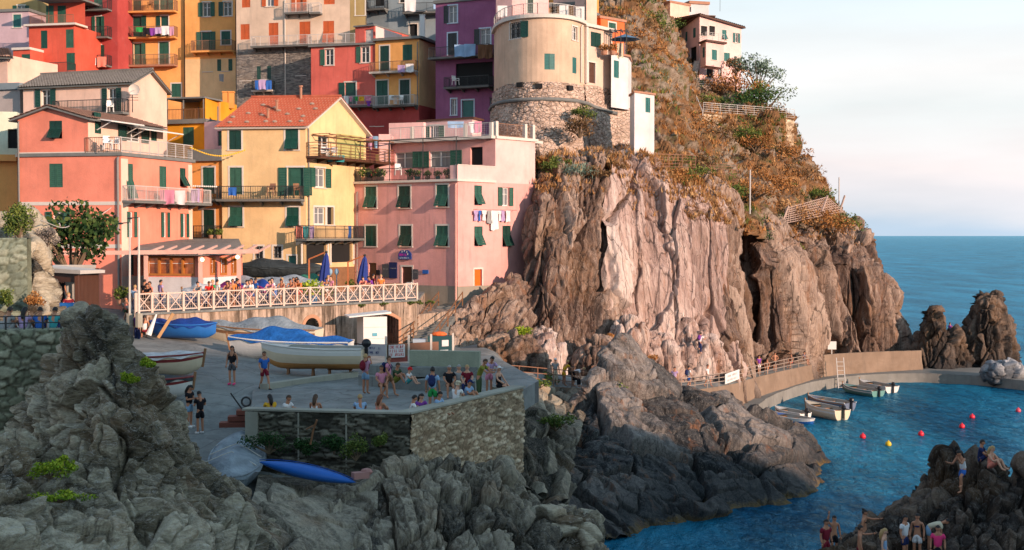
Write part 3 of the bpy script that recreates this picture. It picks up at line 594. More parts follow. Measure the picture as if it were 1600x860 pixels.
M_wood = flat('brown_wood', (0.22, 0.10, 0.045), 0.7, 0.4, 5)
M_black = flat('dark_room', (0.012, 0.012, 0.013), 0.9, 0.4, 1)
m, t, b = nmat('window_glass'); b.inputs['Base Color'].default_value = (0.012, 0.018, 0.02, 1); b.inputs['Roughness'].default_value = 0.08; b.inputs['Specular IOR Level'].default_value = 0.6; M_glass = m
m, t, b = nmat('curtain_glass'); v = coords(t, (9, 9, 0.3)); n = noise(t, v, 1.2, 3); t.links.new(mixc(t, n, (0.07, 0.08, 0.09), (0.30, 0.31, 0.33)), b.inputs['Base Color']); b.inputs['Roughness'].default_value = 0.2; M_curt = m
def leaf(mb, f, s0, s1, z0, z1, h, th=0.05, m=0, top=0.0):
    """louvred shutter leaf lying on the facade; top>0 swings its bottom out that far"""
    n = max(4, int((z1-z0)/0.13)); fr = min(0.07, (s1-s0)*0.18)
    def q(s, z, e): return f.w(s, z, h + e + top*(z1-z)/(z1-z0))
    def bx(a, b, c, d, e0, e1, lean=0): 
        mb.box8([q(a,c,e1+lean), q(b,c,e1+lean), q(b,c,e0+lean), q(a,c,e0+lean), q(a,d,e1), q(b,d,e1), q(b,d,e0), q(a,d,e0)], m)
    bx(s0, s0+fr, z0, z1, 0, th); bx(s1-fr, s1, z0, z1, 0, th); bx(s0+fr, s1-fr, z1-fr, z1, 0, th*0.95); bx(s0+fr, s1-fr, z0, z0+fr, 0, th*0.95)
    zs = (z1-z0-2*fr)/n
    for i in range(n):
        c = z0+fr+i*zs; bx(s0+fr, s1-fr, c, c+zs*0.93, th*0.1, th*0.35, th*0.45)
def window(f, spec, house, shut=None, trim=None):
    """spec: (x0,y0,x1,y1,type): c shut, t shut with tilted lower half, o shutters folded open, l / r only left / right leaf open, g glass, v dark opening, d door leaf, n no trim"""
    x0, y0, x1, y1, ty = spec[:5]; col = spec[5] if len(spec) > 5 and spec[5] else (shut or M_green); col = GREENS[int(x0*7+y0*3) % 4] if col is M_green else col; trim = trim or M_trim
    my = (y0+y1)/2; mx = (x0+x1)/2
    a = f.sz(x0, my)[0]; b_ = f.sz(x1, my)[0]; zt_ = f.sz(mx, y0)[1]; zb = f.sz(mx, y1)[1]
    if b_ < a: a, b_ = b_, a
    hole = (a, b_, zb, zt_); rec = 0.22; w = b_-a; h = zt_-zb
    mb = MB(); isdoor = 'd' in ty or 'D' in ty
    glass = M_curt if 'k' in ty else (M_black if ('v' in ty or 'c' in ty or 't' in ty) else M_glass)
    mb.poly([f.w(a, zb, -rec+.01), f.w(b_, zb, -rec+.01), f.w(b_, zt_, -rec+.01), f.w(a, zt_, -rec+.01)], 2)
    if 'n' not in ty:
        tw = 0.13
        fbox(mb, f, a-tw, a, zb-0.02, zt_+tw, 0.0, 0.025, 0); fbox(mb, f, b_, b_+tw, zb-0.02, zt_+tw, 0.0, 0.025, 0); fbox(mb, f, a, b_, zt_, zt_+tw, 0.0, 0.024, 0)
        if not isdoor: fbox(mb, f, a-tw-.03, b_+tw+.03, zb-0.09, zb-0.021, 0.0, 0.09, 0)
    if any(k in ty for k in 'olrg') and 'v' not in ty:
        fw = min(0.07, w*0.12)
        for s0, s1, z0, z1 in ((a, a+fw, zb, zt_), (b_-fw, b_, zb, zt_), (a+fw, b_-fw, zt_-fw, zt_), (a+fw, b_-fw, zb, zb+fw)): fbox(mb, f, s0, s1, z0, z1, -rec+.02, -rec+.08, 1)
        if w > 0.55: fbox(mb, f, (a+b_)/2-fw*.6, (a+b_)/2+fw*.6, zb+fw, zt_-fw, -rec+.02, -rec+.075, 1)
        if h > 1.0: fbox(mb, f, a+fw, b_-fw, zb+h*0.62, zb+h*0.62+0.035, -rec+.02, -rec+.07, 1)
    nm = 'door' if isdoor else 'window'
    o = mb.build(nm, [trim, M_white, glass], house)
    def sh(s0, s1, z0, z1, hh, top=0):
        q = MB(); leaf(q, f, s0, s1, z0, z1, hh, 0.05, 0, top); q.build('shutter', col, o)
    if 'c' in ty or 't' in ty:
        mid = (a+b_)/2; g = 0.012
        if 'c' in ty: sh(a, mid-g, zb, zt_, -0.06); sh(mid+g, b_, zb, zt_, -0.06)
        else:
            k = zb+h*0.56; sh(a, mid-g, k, zt_, -0.06); sh(mid+g, b_, k, zt_, -0.06)
            sh(a, mid-g, zb+.04, k, -0.05, 0.42); sh(mid+g, b_, zb+.04, k, -0.05, 0.42)
    if 'o' in ty or 'l' in ty: sh(a-w*0.52-.03, a-.03, zb, zt_, 0.03)
    if 'o' in ty or 'r' in ty: sh(b_+.03, b_+w*0.52+.03, zb, zt_, 0.03)
    if isdoor:
        q = MB(); fbox(q, f, a+.03, b_-.03, zb, zt_-.03, -rec+.03, -rec+.09, 0)
        for i in range(3):
            z0 = zb+.12+i*(h-.2)/3; fbox(q, f, a+w*.18, b_-w*.18, z0, z0+(h-.2)/3-.1, -rec+.09, -rec+.11, 0)
        q.build('door_leaf', col, o)
    if 'b' in ty:   # iron bars
        q = MB()
        for i in range(1, 5): fbox(q, f, a+w*i/5-.02, a+w*i/5+.02, zb, zt_, -.08, -.04)
        for i in range(1, 3): fbox(q, f, a, b_, zb+h*i/3-.015, zb+h*i/3+.015, -.075, -.045)
        q.build('grille', M_iron, o)
    return hole
def predict_hole(f, spec):
    x0, y0, x1, y1 = spec[:4]; my = (y0+y1)/2; mx = (x0+x1)/2
    a = f.sz(x0, my)[0]; b_ = f.sz(x1, my)[0]
    return (min(a, b_), max(a, b_), f.sz(mx, y1)[1], f.sz(mx, y0)[1])
def facade(mb, f, z0, z1, specs, m=0, s0=0, s1=None):
    wall_grid(mb, f, s0, f.L if s1 is None else s1, z0, z1, [predict_hole(f, q) for q in specs], m)
def rail(f, s0, s1, z, h, proj, mat, parent, gap=0.13, style='bars', sides=True, name='railing', th=0.022):
    """balcony railing at distance proj in front of the facade"""
    q = MB(); top = z+h
    def run(pa, pb):
        d = (Vector(pb)-Vector(pa)); n = max(1, int(round(d.length/gap)))
        U = Vector((0,0,1))
        q.bar(Vector(pa)+U*h, Vector(pb)+U*h, .05); q.bar(Vector(pa)+U*.08, Vector(pb)+U*.08, .035)
        if style == 'bars':
            for i in range(n+1):
                p = Vector(pa)+d*i/n; w = .045 if i % 10 == 0 or i == n else th; q.bar(p, p+U*h, w)
        elif style == 'rails':
            for k in (.3, .55, .78): q.bar(Vector(pa)+U*h*k, Vector(pb)+U*h*k, .035)
            n2 = max(1, int(round(d.length/1.4)))
            for i in range(n2+1): p = Vector(pa)+d*i/n2; q.bar(p, p+U*h, .05)
        elif style == 'mesh':
            n2 = max(1, int(round(d.length/1.1)))
            for i in range(n2+1): p = Vector(pa)+d*i/n2; q.bar(p, p+U*h, .05)
            for i in range(n): p = Vector(pa)+d*i/n; q.bar(p+U*.08, p+U*h, .012)
            for k in range(1, 7): q.bar(Vector(pa)+U*h*k/7, Vector(pb)+U*h*k/7, .012)
    nn = max(1, int((s1-s0)/1.2)) if getattr(f, 'step', None) else 1
    for i in range(nn): run(f.w(s0+(s1-s0)*i/nn, z, proj), f.w(s0+(s1-s0)*(i+1)/nn, z, proj))
    if sides and proj > .2:
        run(f.w(s0, z, 0.03), f.w(s0, z, proj-.03)); run(f.w(s1, z, proj-.03), f.w(s1, z, 0.03))
    return q.build(name, mat, parent)
def balcony(f, house, x0, x1, ytop, th=0.16, proj=1.0, rh=0.95, rmat=None, smat=None, style='bars', z=None, brackets=True):
    mx = (x0+x1)/2; s0 = f.sz(x0, ytop)[0]; s1 = f.sz(x1, ytop)[0]; z = f.sz(mx, ytop)[1] if z is None else z
    q = MB(); fbox(q, f, s0, s1, z-th, z, 0.002, proj)
    fbox(q, f, s0-.03, s1+.03, z-.05, z+.01, proj, proj+.04)
    if brackets:
        n = max(2, int((s1-s0)/1.3))
        for i in range(n+1):
            s = s0+.15+(s1-s0-.3)*i/n
            q.box8([f.w(s-.07, z-th-.3, .12), f.w(s+.07, z-th-.3, .12), f.w(s+.07, z-th-.3, .003), f.w(s-.07, z-th-.3, .003), f.w(s-.07, z-th-.002, proj*.75), f.w(s+.07, z-th-.002, proj*.75), f.w(s+.07, z-th-.002, .003), f.w(s-.07, z-th-.002, .003)])
    o = q.build('balcony', smat or M_stone, house)
    if rh: rail(f, s0+.04, s1-.04, z, rh, proj-.05, rmat or M_iron, o, style=style)
    return (s0, s1, z)
def pipe(f, house, px, y0, y1, mat=None, r=0.055):
    s, _ = f.sz(px, (y0+y1)/2); q = MB(); z0 = f.sz(px, y1)[1]; z1 = f.sz(px, y0)[1]
    q.tube([f.w(s, z0, .10), f.w(s, z1-.15, .10), f.w(s, z1, .02)], r, 8)
    for k in range(3): z = z0+(z1-z0)*(k+.5)/3; q.box8([f.w(s-.08, z, .13), f.w(s+.08, z, .13), f.w(s+.08, z, 0), f.w(s-.08, z, 0), f.w(s-.08, z+.04, .13), f.w(s+.08, z+.04, .13), f.w(s+.08, z+.04, 0), f.w(s-.08, z+.04, 0)])
    q.build('drainpipe', mat or M_pipe, house)
def band(mb, f, ya, yb, x, m, h=0.03, s0=0.0, s1=None):
    z1 = f.sz(x, ya)[1]; z0 = f.sz(x, yb)[1]; fbox(mb, f, s0, f.L if s1 is None else s1, z0, z1, 0.0, h, m)
class House:
    """walls from visible corners (px, depth) left to right; the back closes as a parallelogram or by depth"""
    def __init__(s, name, label, cat, corners, z0, z1, mat, depth=7.0, shut=None, group=None, trim=None, pyref=300, closed=True):
        s.pts = [XY(px, D, pyref) for px, D in corners]; s.z0, s.z1 = z0, z1; s.shut = shut; s.mat = mat; s.trim = trim
        s.f = [Face(a, b) for a, b in zip(s.pts, s.pts[1:])]
        if len(s.pts) == 2: bk = [s.pts[1]-s.f[0].n*depth, s.pts[0]-s.f[0].n*depth]
        elif len(s.pts) == 3: bk = [s.pts[0]+s.pts[2]-s.pts[1]]
        else: bk = [s.pts[-1]+Vector((1, depth)), s.pts[0]+Vector((-1, depth))]
        s.back = bk; allp = s.pts+bk; c = sum(allp, Vector((0,0)))/len(allp)
        s.o = empty(name, (c.x, c.y, z0), label, cat, group); s.specs = {}; s.foot = allp; s.extra = []; s.mats = mat if isinstance(mat, list) else [mat]
    def win(s, i, specs): s.specs[i] = s.specs.get(i, []) + specs; return s
    def done(s, roofcap=True, gables=(), wallbands=()):
        mb = MB(); n = len(s.foot)
        for i, f in enumerate(s.f): facade(mb, f, s.z0, s.z1, s.specs.get(i, []), 0)
        for i in range(len(s.pts)-1, n):
            a, b_ = s.foot[i], s.foot[(i+1) % n]; mb.poly([(a.x,a.y,s.z0),(b_.x,b_.y,s.z0),(b_.x,b_.y,s.z1),(a.x,a.y,s.z1)])
        if roofcap: mb.poly([(p.x, p.y, s.z1) for p in s.foot])
        for g in gables: mb.poly(g)
        for fn in s.extra: fn(mb)
        mb.build('wall', s.mats, s.o)
        for i, sp in s.specs.items():
            for q in sp: window(s.f[i], q, s.o, s.shut, s.trim)
        return s
def slab_roof(house, pts, z, th, mat, name='roof', over=0.25):
    c = sum(pts, Vector((0,0)))/len(pts); q = MB(); P_ = [p+(p-c).normalized()*over for p in pts]; n = len(P_)
    q.poly([(p.x,p.y,z+th) for p in P_]); q.poly([(p.x,p.y,z) for p in reversed(P_)])
    for i in range(n): a, b_ = P_[i], P_[(i+1) % n]; q.poly([(a.x,a.y,z),(b_.x,b_.y,z),(b_.x,b_.y,z+th),(a.x,a.y,z+th)])
    return q.build(name, mat, house)
# roof tiles
def tilemat(name, col, col2, sc=4.2, rows=True):
    m, t, b = nmat(name); v = coords(t); at = nd(t, 'ShaderNodeTexCoord').outputs['UV']
    n = noise(t, v, 3, 5, .7); n2 = noise(t, v, 0.7, 3); n3 = noise(t, v, 11, 2)
    c = mixc(t, rng(t, n, .3, .7), col, col2); c = mixc(t, rng(t, n2, .55, .75, 0, .5), c, tuple(x*.45 for x in col)); c = mixc(t, rng(t, n3, .6, .7, 0, .5), c, (min(1, col2[0]*1.5), col2[1]*1.4, col2[2]*1.3))
    t.links.new(c, b.inputs['Base Color']); b.inputs['Roughness'].default_value = .85; bump(t, b, n, .4, .05); return m
M_tile = tilemat('red_roof_tiles', (0.36, 0.075, 0.035), (0.50, 0.14, 0.08)); M_slate = tilemat('grey_roof_slabs', (0.13, 0.12, 0.11), (0.23, 0.21, 0.19)); M_btile = tilemat('brown_roof_tiles', (0.20, 0.10, 0.07), (0.30, 0.17, 0.12))
def tiled(mb, A, B, Cc, D_, m=0, pitch=0.24, amp=0.045, rows=0.38):
    """roof plane A-B (eave) D-C (ridge) as real corrugated courses"""
    A, B, Cc, D_ = map(Vector, (A, B, Cc, D_)); n = (B-A).cross(D_-A).normalized()
    if n.z < 0: n = -n
    L1 = (B-A).length; L2 = (D_-A).length; nr = max(2, int(L2/rows)); nc = max(4, int(L1/pitch)*4)
    for r in range(nr):
        v0, v1 = r/nr, (r+1)/nr
        b = len(mb.v)
        for v, lift in ((v0, .05), (v1+.02, 0.0)):
            for i in range(nc+1):
                u = i/nc; p = (A*(1-u)+B*u)*(1-v)+(D_*(1-u)+Cc*u)*v
                mb.v.append(tuple(p+n*(lift+amp*sin(u*nc/4*2*pi))))
        for i in range(nc): mb.f.append((b+i, b+i+1, b+nc+2+i, b+nc+1+i)); mb.m.append(m)
def roofplane(mb, A, B, Cc, D_, th=0.14, m=1):
    A, B, Cc, D_ = map(Vector, (A, B, Cc, D_)); n = (B-A).cross(D_-A).normalized()
    if n.z < 0: n = -n
    mb.box8([A-n*th, B-n*th, Cc-n*th, D_-n*th, A-n*.06, B-n*.06, Cc-n*.06, D_-n*.06], m)
# ================================================================== houses
pl = plaster
C_salmon = pl('salmon_render', (0.78, 0.25, 0.17), .6); C_pale = pl('pale_peach_render', (0.80, 0.53, 0.42), .55); C_yel = pl('yellow_render', (0.76, 0.52, 0.27), .7)
C_oran = pl('orange_render', (0.80, 0.33, 0.09), .4); C_pink = pl('pink_render', (0.74, 0.36, 0.33), 1.0, (0.50, .38, .32)); C_base = pl('grey_base_render', (0.30, 0.26, 0.21), .8)
C_red = pl('red_render', (0.60, 0.10, 0.06), .7, (.6, .25, .15)); C_dred = pl('dark_red_render', (0.42, 0.065, 0.06), .5); C_crim = pl('crimson_render', (0.62, 0.13, 0.10), .9, (.5, .3, .25))
C_cream = pl('cream_render', (0.66, 0.50, 0.38), .6); C_purp = pl('purple_render', (0.29, 0.10, 0.20), .8, (.36,.2,.27)); C_tower = pl('tower_render', (0.60, 0.43, 0.31), .8, (.55, .5, .42)); C_ocre = pl('ochre_render', (0.80, 0.38, 0.12), .4)
C_ltow = pl('light_tower_render', (0.68, 0.50, 0.40), .6); C_whit = pl('whitewash', (0.66, 0.62, 0.62), .35); C_lil = pl('lilac_render', (0.50, 0.36, 0.40), .4); C_oliv = pl('olive_render', (0.42, 0.30, 0.13), .5); C_blue = pl('grey_blue_render', (0.22, 0.27, 0.30), .5)
C_gold = pl('golden_render', (0.75, 0.32, 0.02), .4); C_grn = pl('green_stain', (0.45, 0.42, 0.16), .5); C_rpink = pl('rose_render', (0.80, 0.48, 0.45), .45)
m, t, b = nmat('slate_masonry'); v = coords(t, (1, 1, 3.2)); vo = nd(t, 'ShaderNodeTexVoronoi', {'Vector': v, 'Scale': 2.6}); ve = nd(t, 'ShaderNodeTexVoronoi', {'Vector': v, 'Scale': 2.6}, feature='DISTANCE_TO_EDGE')
c = mixc(t, nd(t, 'ShaderNodeSeparateColor', {0: vo.outputs['Color']}).outputs[0], (0.09, 0.085, 0.085), (0.30, 0.27, 0.24)); c = mixc(t, rng(t, noise(t, v, .4, 4), .5, .7, 0, .5), c, (.33, .25, .18)); c = mixc(t, rng(t, ve.outputs['Distance'], 0, .05, 1, 0), c, (0.25, 0.22, 0.19))
t.links.new(c, b.inputs['Base Color']); b.inputs['Roughness'].default_value = .9; bump(t, b, rng(t, ve.outputs['Distance'], 0, .12), .8, .06); M_slatewall = m
m, t, b = nmat('old_masonry'); v = coords(t, (1, 1, 1.5)); vo = nd(t, 'ShaderNodeTexVoronoi', {'Vector': v, 'Scale': 2.2}); ve = nd(t, 'ShaderNodeTexVoronoi', {'Vector': v, 'Scale': 2.2}, feature='DISTANCE_TO_EDGE')
c = mixc(t, nd(t, 'ShaderNodeSeparateColor', {0: vo.outputs['Color']}).outputs[0], (0.34, 0.24, 0.19), (0.64, 0.48, 0.39)); c = mixc(t, rng(t, noise(t, v, .5, 6, .75), .44, .58, 0, .9), c, (.68, .52, .43)); c = mixc(t, rng(t, noise(t, v, 1.3, 5, .75), .54, .7, 0, .75), c, (.13, .11, .06)); c = mixc(t, rng(t, ve.outputs['Distance'], 0, .06, .4, 0), c, (0.20, 0.15, 0.11))
t.links.new(c, b.inputs['Base Color']); b.inputs['Roughness'].default_value = .95
bump(t, b, nd(t, 'ShaderNodeMath', {0: rng(t, ve.outputs['Distance'], 0, .15), 1: noise(t, v, 5, 5, .7)}, operation='ADD').outputs[0], .9, .10); M_oldwall = m
Z = ZAT
GRP = 'painted houses of the village'
# ---- salmon house with terrace (front left)
z1 = Z(243, 83.5)
h = House('terrace_house', 'big salmon pink house with pale bands and a railed roof terrace, front left', 'house', [(29, 85), (189, 83.5), (300, 91.5)], 9.5, z1, [C_salmon, M_trim, C_pale, M_stone], shut=M_green)
hs = h
h.win(0, [(77,256,98,293,'cn'), (82,331,100,353,'on')]); h.win(1, [(197,256,208,311,'tdn'), (249,260,260,295,'cn'), (281,263,290,292,'tn'), (202,331,209,371,'onk'), (255,332,261,371,'onk'), (285,334,291,371,'onk'), (201,397,209,430,'cn')])
def ex(mb):
    band(mb, h.f[0], 315.5, 321, 110, 1, .03); band(mb, h.f[0], 237.5, 242.9, 110, 1, .03); band(mb, h.f[0], 382, 388, 110, 1, .03)
    fbox(mb, h.f[1], 0.002, 0.75, 9.6, z1-.2, 0.0, 0.031, 2); fbox(mb, h.f[1], h.f[1].L-.5, h.f[1].L-.002, 9.6, z1-.2, 0.0, 0.031, 2)
    fbox(mb, h.f[0], -.15, h.f[0].L+.15, z1-.02, z1+.2, -1, .12, 3); fbox(mb, h.f[1], 0, h.f[1].L+.3, z1-.02, z1+.2, -4, .12, 3)
    band(mb, h.f[1], 430, 470, 240, 1, .032)
h.extra.append(ex); h.done()
pipe(h.f[0], h.o, 31.5, 190, 460, M_pipe); pipe(h.f[0], h.o, 186, 246, 455, M_pipe, .08)
balcony(h.f[1], h.o, 190, 312, 316, proj=1.0, rmat=M_rail_l, rh=.95)
s0 = h.f[0].sz(134, 243)[0]
rail(h.f[0], s0, h.f[0].L, z1+.2, .98, .03, M_rust, h.o, sides=False); rail(h.f[1], .05, h.f[1].L, z1+.2, .98, .03, M_rail_l, h.o, sides=False, style='mesh')
# upper storey on the same house
a = XY(29, 85); bq = a + (h.f[0].d)*h.f[0].sz(138, 243)[0]; sd = h.f[1].d*8.6
u0, u1 = Face(a, bq), Face(bq, bq+sd); zE = Z(184, 85); zA = Z(166.5, 84.5); zr = Z(183, 84.2)
mb = MB(); sp0 = [(77,189,97,217,'tn')]; sp1 = [(148,176,158,209,'cn'), (197,197,220,222,'on'), (236,204,245,221,'cn')]
facade(mb, u0, z1+.2, min(zE, zr), sp0, 0); facade(mb, u1, z1+.2, min(zE, zr), sp1, 2)
zl = min(zE, zr); sA = u0.sz(78, 200)[0]; back = sd
mb.poly([u0.w(0, zl), u0.w(u0.L, zl), u0.w(sA, zA)], 0)
bk = Vector((back.x, back.y, 0)); mb.poly([u0.w(0, zl)+bk, u0.w(u0.L, zl)+bk, u0.w(sA, zA)+bk], 0)
mb.poly([u0.w(0, z1+.2), u0.w(0, zl), u0.w(0, zl)+bk, u0.w(0, z1+.2)+bk], 0)
mb.build('upper_wall', [C_salmon, M_trim, C_pale], h.o)
for q in sp0: window(u0, q, h.o, M_green)
for q in sp1: window(u1, q, h.o, M_green)
q = MB(); e = u0.n.to_3d()*.35; dv = u0.d.to_3d()
A0 = u0.w(-.5, zl-.12)+e; B0 = A0+bk-e; R0 = u0.w(sA, zA+.06)+e; R1 = R0+bk-e; E0 = u0.w(u0.L+.4, zl-.12)+e; E1 = E0+bk-e
for s_, t_, u_, w_ in ((A0, B0, R1, R0), (E1, E0, R0, R1)): roofplane(q, s_, t_, u_, w_, .16, 1); tiled(q, s_, t_, u_, w_, 0)
q.build('roof', [M_btile, M_stone], h.o)
q = MB()   # folded white awnings over the terrace
for i, (x0, x1) in enumerate(((148, 200), (201, 262))):
    s_a = u1.sz(x0, 190)[0]; s_b = u1.sz(x1, 190)[0]; zc = zl-.1-.25*i
    q.box8([u1.w(s_a, zc-.2, 1.3), u1.w(s_b, zc-.2, 1.3), u1.w(s_b, zc, .05), u1.w(s_a, zc, .05), u1.w(s_a, zc-.12, 1.32), u1.w(s_b, zc-.12, 1.32), u1.w(s_b, zc+.08, .05), u1.w(s_a, zc+.08, .05)])
    q.bar(u1.w(s_a+.2, zc-.15, 1.2), u1.w(s_a+.2, zc-.7, .02), .05); q.bar(u1.w(s_b-.2, zc-.15, 1.2), u1.w(s_b-.2, zc-.7, .02), .05)
q.build('awning', M_white, h.o)
# ---- restaurant annex at its foot
ra = XY(224, 81); rb = XY(316, 80.2); rc = XY(378, 84.5)
zb = 10.7; zc = Z(398, 81)
rh = House('restaurant_annex', 'low restaurant annex with orange framed windows and a sloping roof, leaning on the salmon house', 'restaurant', [(224,81),(316,80.2),(378,84.5)], zb, zc, [C_salmon, C_whit], shut=M_wood)
M_orw = flat('orange_window_wood', (0.42, 0.15, 0.03), .5, .25, 4)
M_warm, t, b = nmat('lit_dining_room'); b.inputs['Base Color'].default_value = (.2,.06,.02,1); v = coords(t); t.links.new(mixc(t, rng(t, noise(t, v, 1.6, 3), .35, .6), (.02,.01,.008), (.55,.14,.04)), b.inputs['Emission Color']); b.inputs['Emission Strength'].default_value = .35; b.inputs['Roughness'].default_value=.15
rh.win(0, [(230,401,304,431,'gn')]); rh.win(1, [(328,402,336,430,'gn'), (344,402,354,430,'gn'), (361,402,369,430,'gn')])
def ex(mb): fbox(mb, rh.f[0], .01, rh.f[0].L-.01, zb, Z(433,81), 0, .03, 1); fbox(mb, rh.f[1], .01, rh.f[1].L-.01, zb, Z(433,82), 0, .03, 1)
rh.extra.append(ex); rh.done(roofcap=True)
for f, sp in ((rh.f[0], (230,401,304,431)), (rh.f[1], (328,402,336,430)), (rh.f[1], (344,402,354,430)), (rh.f[1], (361,402,369,430))):
    hh_ = predict_hole(f, sp); q = MB(); n = max(1, int(round((hh_[1]-hh_[0])/.75)))
    q.poly([f.w(hh_[0],hh_[2],-.16), f.w(hh_[1],hh_[2],-.16), f.w(hh_[1],hh_[3],-.16), f.w(hh_[0],hh_[3],-.16)], 1)
    fbox(q, f, hh_[0], hh_[1], hh_[3]-.1, hh_[3], -.15, .05); fbox(q, f, hh_[0], hh_[1], hh_[2], hh_[2]+.13, -.15, .05)
    for i in range(n+1):
        s = hh_[0]+(hh_[1]-hh_[0])*i/n; fbox(q, f, max(hh_[0], s-.06), min(hh_[1], s+.06), hh_[2]+.13, hh_[3]-.1, -.15, .045)
    q.build('window_frame', [M_orw, M_warm], rh.o)
q = MB(); up = rh.f[0].n.to_3d()*.7; rb3 = rh.f[0].w(-.3, zc+.05)+up; rr3 = rh.f[0].w(rh.f[0].L+.3, zc+.05)+up; rc3 = rh.f[1].w(rh.f[1].L+.4, zc+.05); 
w0 = P(222, 374, 88); w1 = P(336, 372, 92)
roofplane(q, rb3, rr3, w1, w0, .1, 0); roofplane(q, rr3, rc3, w1+Vector((1.5,1,0)), w1, .1, 0)
q.build('roof', [M_slate, M_green], rh.o)
q = MB(); A_ = P(86, 396, 79); B_ = P(404, 393, 80.5); q.bar(A_, B_, .22, 0, .26)
for k in range(9):
    p = A_.lerp(B_, .45+.55*k/8); q.bar(p, p+Vector((.1, 3.2, .35)), .12)
for px in (228, 313, 373): p = P(px, 396, 79.9); q.bar((p.x, p.y, 10.6), p, .22)
q.build('pergola_beam', pl('pergola_pink', (.68,.40,.33), .5), rh.o)
for px, py in ((316, 406), (371, 402)):
    q = MB(); p = P(px, py, 79.3); q.ball(p, .13, 10); me_, tt, bb = nmat('lamp_glow'); bb.inputs['Emission Color'].default_value = (1,.75,.4,1); bb.inputs['Emission Strength'].default_value = 2.2; bb.inputs['Base Color'].default_value = (.8,.7,.5,1)
    q.build('wall_lamp', me_, rh.o)
# ---- pale peach house with grey roof
def gable_house(name, label, cols, z0, ye, ya, xa, mat, rmat, sp0, sp1, shut=M_green, over=.35, gmat=None, ridge_back=None, extra=None, bargeboard=None, roofmat2=None):
    """corners: left, middle, right; gable on the right-hand face"""
    zE_ = Z(ye, cols[1][1]); hh = House(name, label, 'house', cols, z0, zE_, mat, shut=shut)
    hh.win(0, sp0); hh.win(1, sp1); f1 = hh.f[1]; sA_ = f1.L*0.5 if xa is None else f1.sz(xa, ye)[0]; sA_ = f1.L*.5
    zA_ = Z(ya, (cols[1][1]+cols[2][1])/2); gi = 1 if gmat else 0
    bvec = (hh.pts[0]-hh.pts[1]).to_3d()
    hh.extra.append(lambda mb: (mb.poly([f1.w(0, zE_), f1.w(f1.L, zE_), f1.w(sA_, zA_)], gi), mb.poly([f1.w(0, zE_)+bvec, f1.w(f1.L, zE_)+bvec, f1.w(sA_, zA_)+bvec], gi)))
    if extra: hh.extra.append(lambda mb: extra(mb, hh))
    hh.done(roofcap=False)
    q = MB(); bd = bvec.normalized(); gv = f1.d.to_3d(); k = (zA_-zE_)/sA_
    e0 = f1.w(-over, zE_-k*over+.08)-bd*over; e1 = e0+bvec+bd*2*over; r0 = f1.w(sA_, zA_+.08)-bd*over; r1 = r0+bvec+bd*2*over; g0 = f1.w(f1.L+over, zE_-k*over+.08)-bd*over; g1 = g0+bvec+bd*2*over
    for A_, B_, C_, D_ in ((e0, e1, r1, r0), (g1, g0, r0, r1)): roofplane(q, A_, B_, C_, D_, .16, 1); tiled(q, A_, B_, C_, D_, 0)
    q.bar(r0+Vector((0,0,.08)), r1+Vector((0,0,.08)), .22, 0, .14)
    rf = q.build('roof', [rmat, roofmat2 or M_stone], hh.o)
    return hh, (e0, e1, r1, r0), rf
h, rp, rf = gable_house('grey_roofed_house', 'pale peach house with a grey slab roof and satellite dish, behind the salmon house', [(38,98),(205,95),(262,101.5)], 14, 129, 111, None, [C_pale, C_oran], M_slate,
    [(64,140,79,167,'o'), (168,138,182,178,'o')], [], extra=lambda mb, hh: fbox(mb, hh.f[0], .1, hh.f[0].L-.1, Z(136,96), Z(130.5,96), 0, .02, 1))
q = MB(); p = P(211, 141, 94.3); 
q.grid(lambda u, v: Vector((p.x+.42*v*cos(u*2*pi), p.y-.12-.12*(v*v), p.z+.42*v*sin(u*2*pi))), 16, 5); q.bar(p+Vector((0,.5,-.3)), p+Vector((0,-.1,0)), .05); q.bar(p+Vector((0,-.1,0)), p+Vector((0,-.6,-.1)), .03); q.build('satellite_dish', M_trim, h.o)
balcony(h.f[0], h.o, 92, 202, 178, proj=.8, rmat=M_iron, brackets=False)
# ---- yellow house with red roof
zg = 10.6
def ex(mb, hh):
    f1 = hh.f[1]; s_ = f1.sz(528, 220)[0]
    fbox(mb, hh.f[0], .01, hh.f[0].L*.22, zg, Z(255,96), 0.0, 0.02, 2)
h, rp, rfy = gable_house('yellow_house', 'yellow house with a red tiled roof and long iron balcony, centre of the village', [(347,96),(478,95.3),(572,103)], zg, 196, 153, None, [C_yel, C_pale, C_oran], M_tile,
    [(358,204,377,234,'c'), (446,202,466,234,'t'), (359,262,378,304,'cd'), (449,262,474,306,'od'), (359,324,379,354,'t'), (448,324,467,354,'t'), (398,385,411,405,'gb'), (427,385,440,404,'gb'), (450,400,463,432,'d', M_teal)],
    [(531,174,537,198,'cn', flat('lilac_vent', (.35,.25,.28), .7)), (497,214,514,246,'gn'), (528,214,534,244,'gn', M_teal), (492,263,508,293,'ok'), (491,324,508,351,'gk'), (511,324,521,351,'v'), (474,381,510,412,'vn'), (518,381,550,410,'vn')], roofmat2=M_trim)
hy = h
balcony(h.f[0], h.o, 345, 476, 312, proj=1.1, rmat=M_iron)
balcony(h.f[1], h.o, 478, 600, 250, proj=1.3, rmat=M_wood, style='rails', smat=M_brnsh, rh=1.0)
balcony(h.f[1], h.o, 461, 553, 373, proj=1.0, rmat=M_iron, rh=.95)
fq = MB(); z_ = h.f[1].sz(520, 215)[1]
s0 = h.f[1].sz(486, 215)[0]; s1 = h.f[1].sz(596, 215)[0]
for hh_ in (.15, 1.6): fq.bar(h.f[1].w(s0, z_, hh_), h.f[1].w(s1, z_, hh_), .07)
for k in range(8): s = s0+(s1-s0)*k/7; fq.bar(h.f[1].w(s, z_+.04, .1), h.f[1].w(s, z_+.04, 1.7), .05)
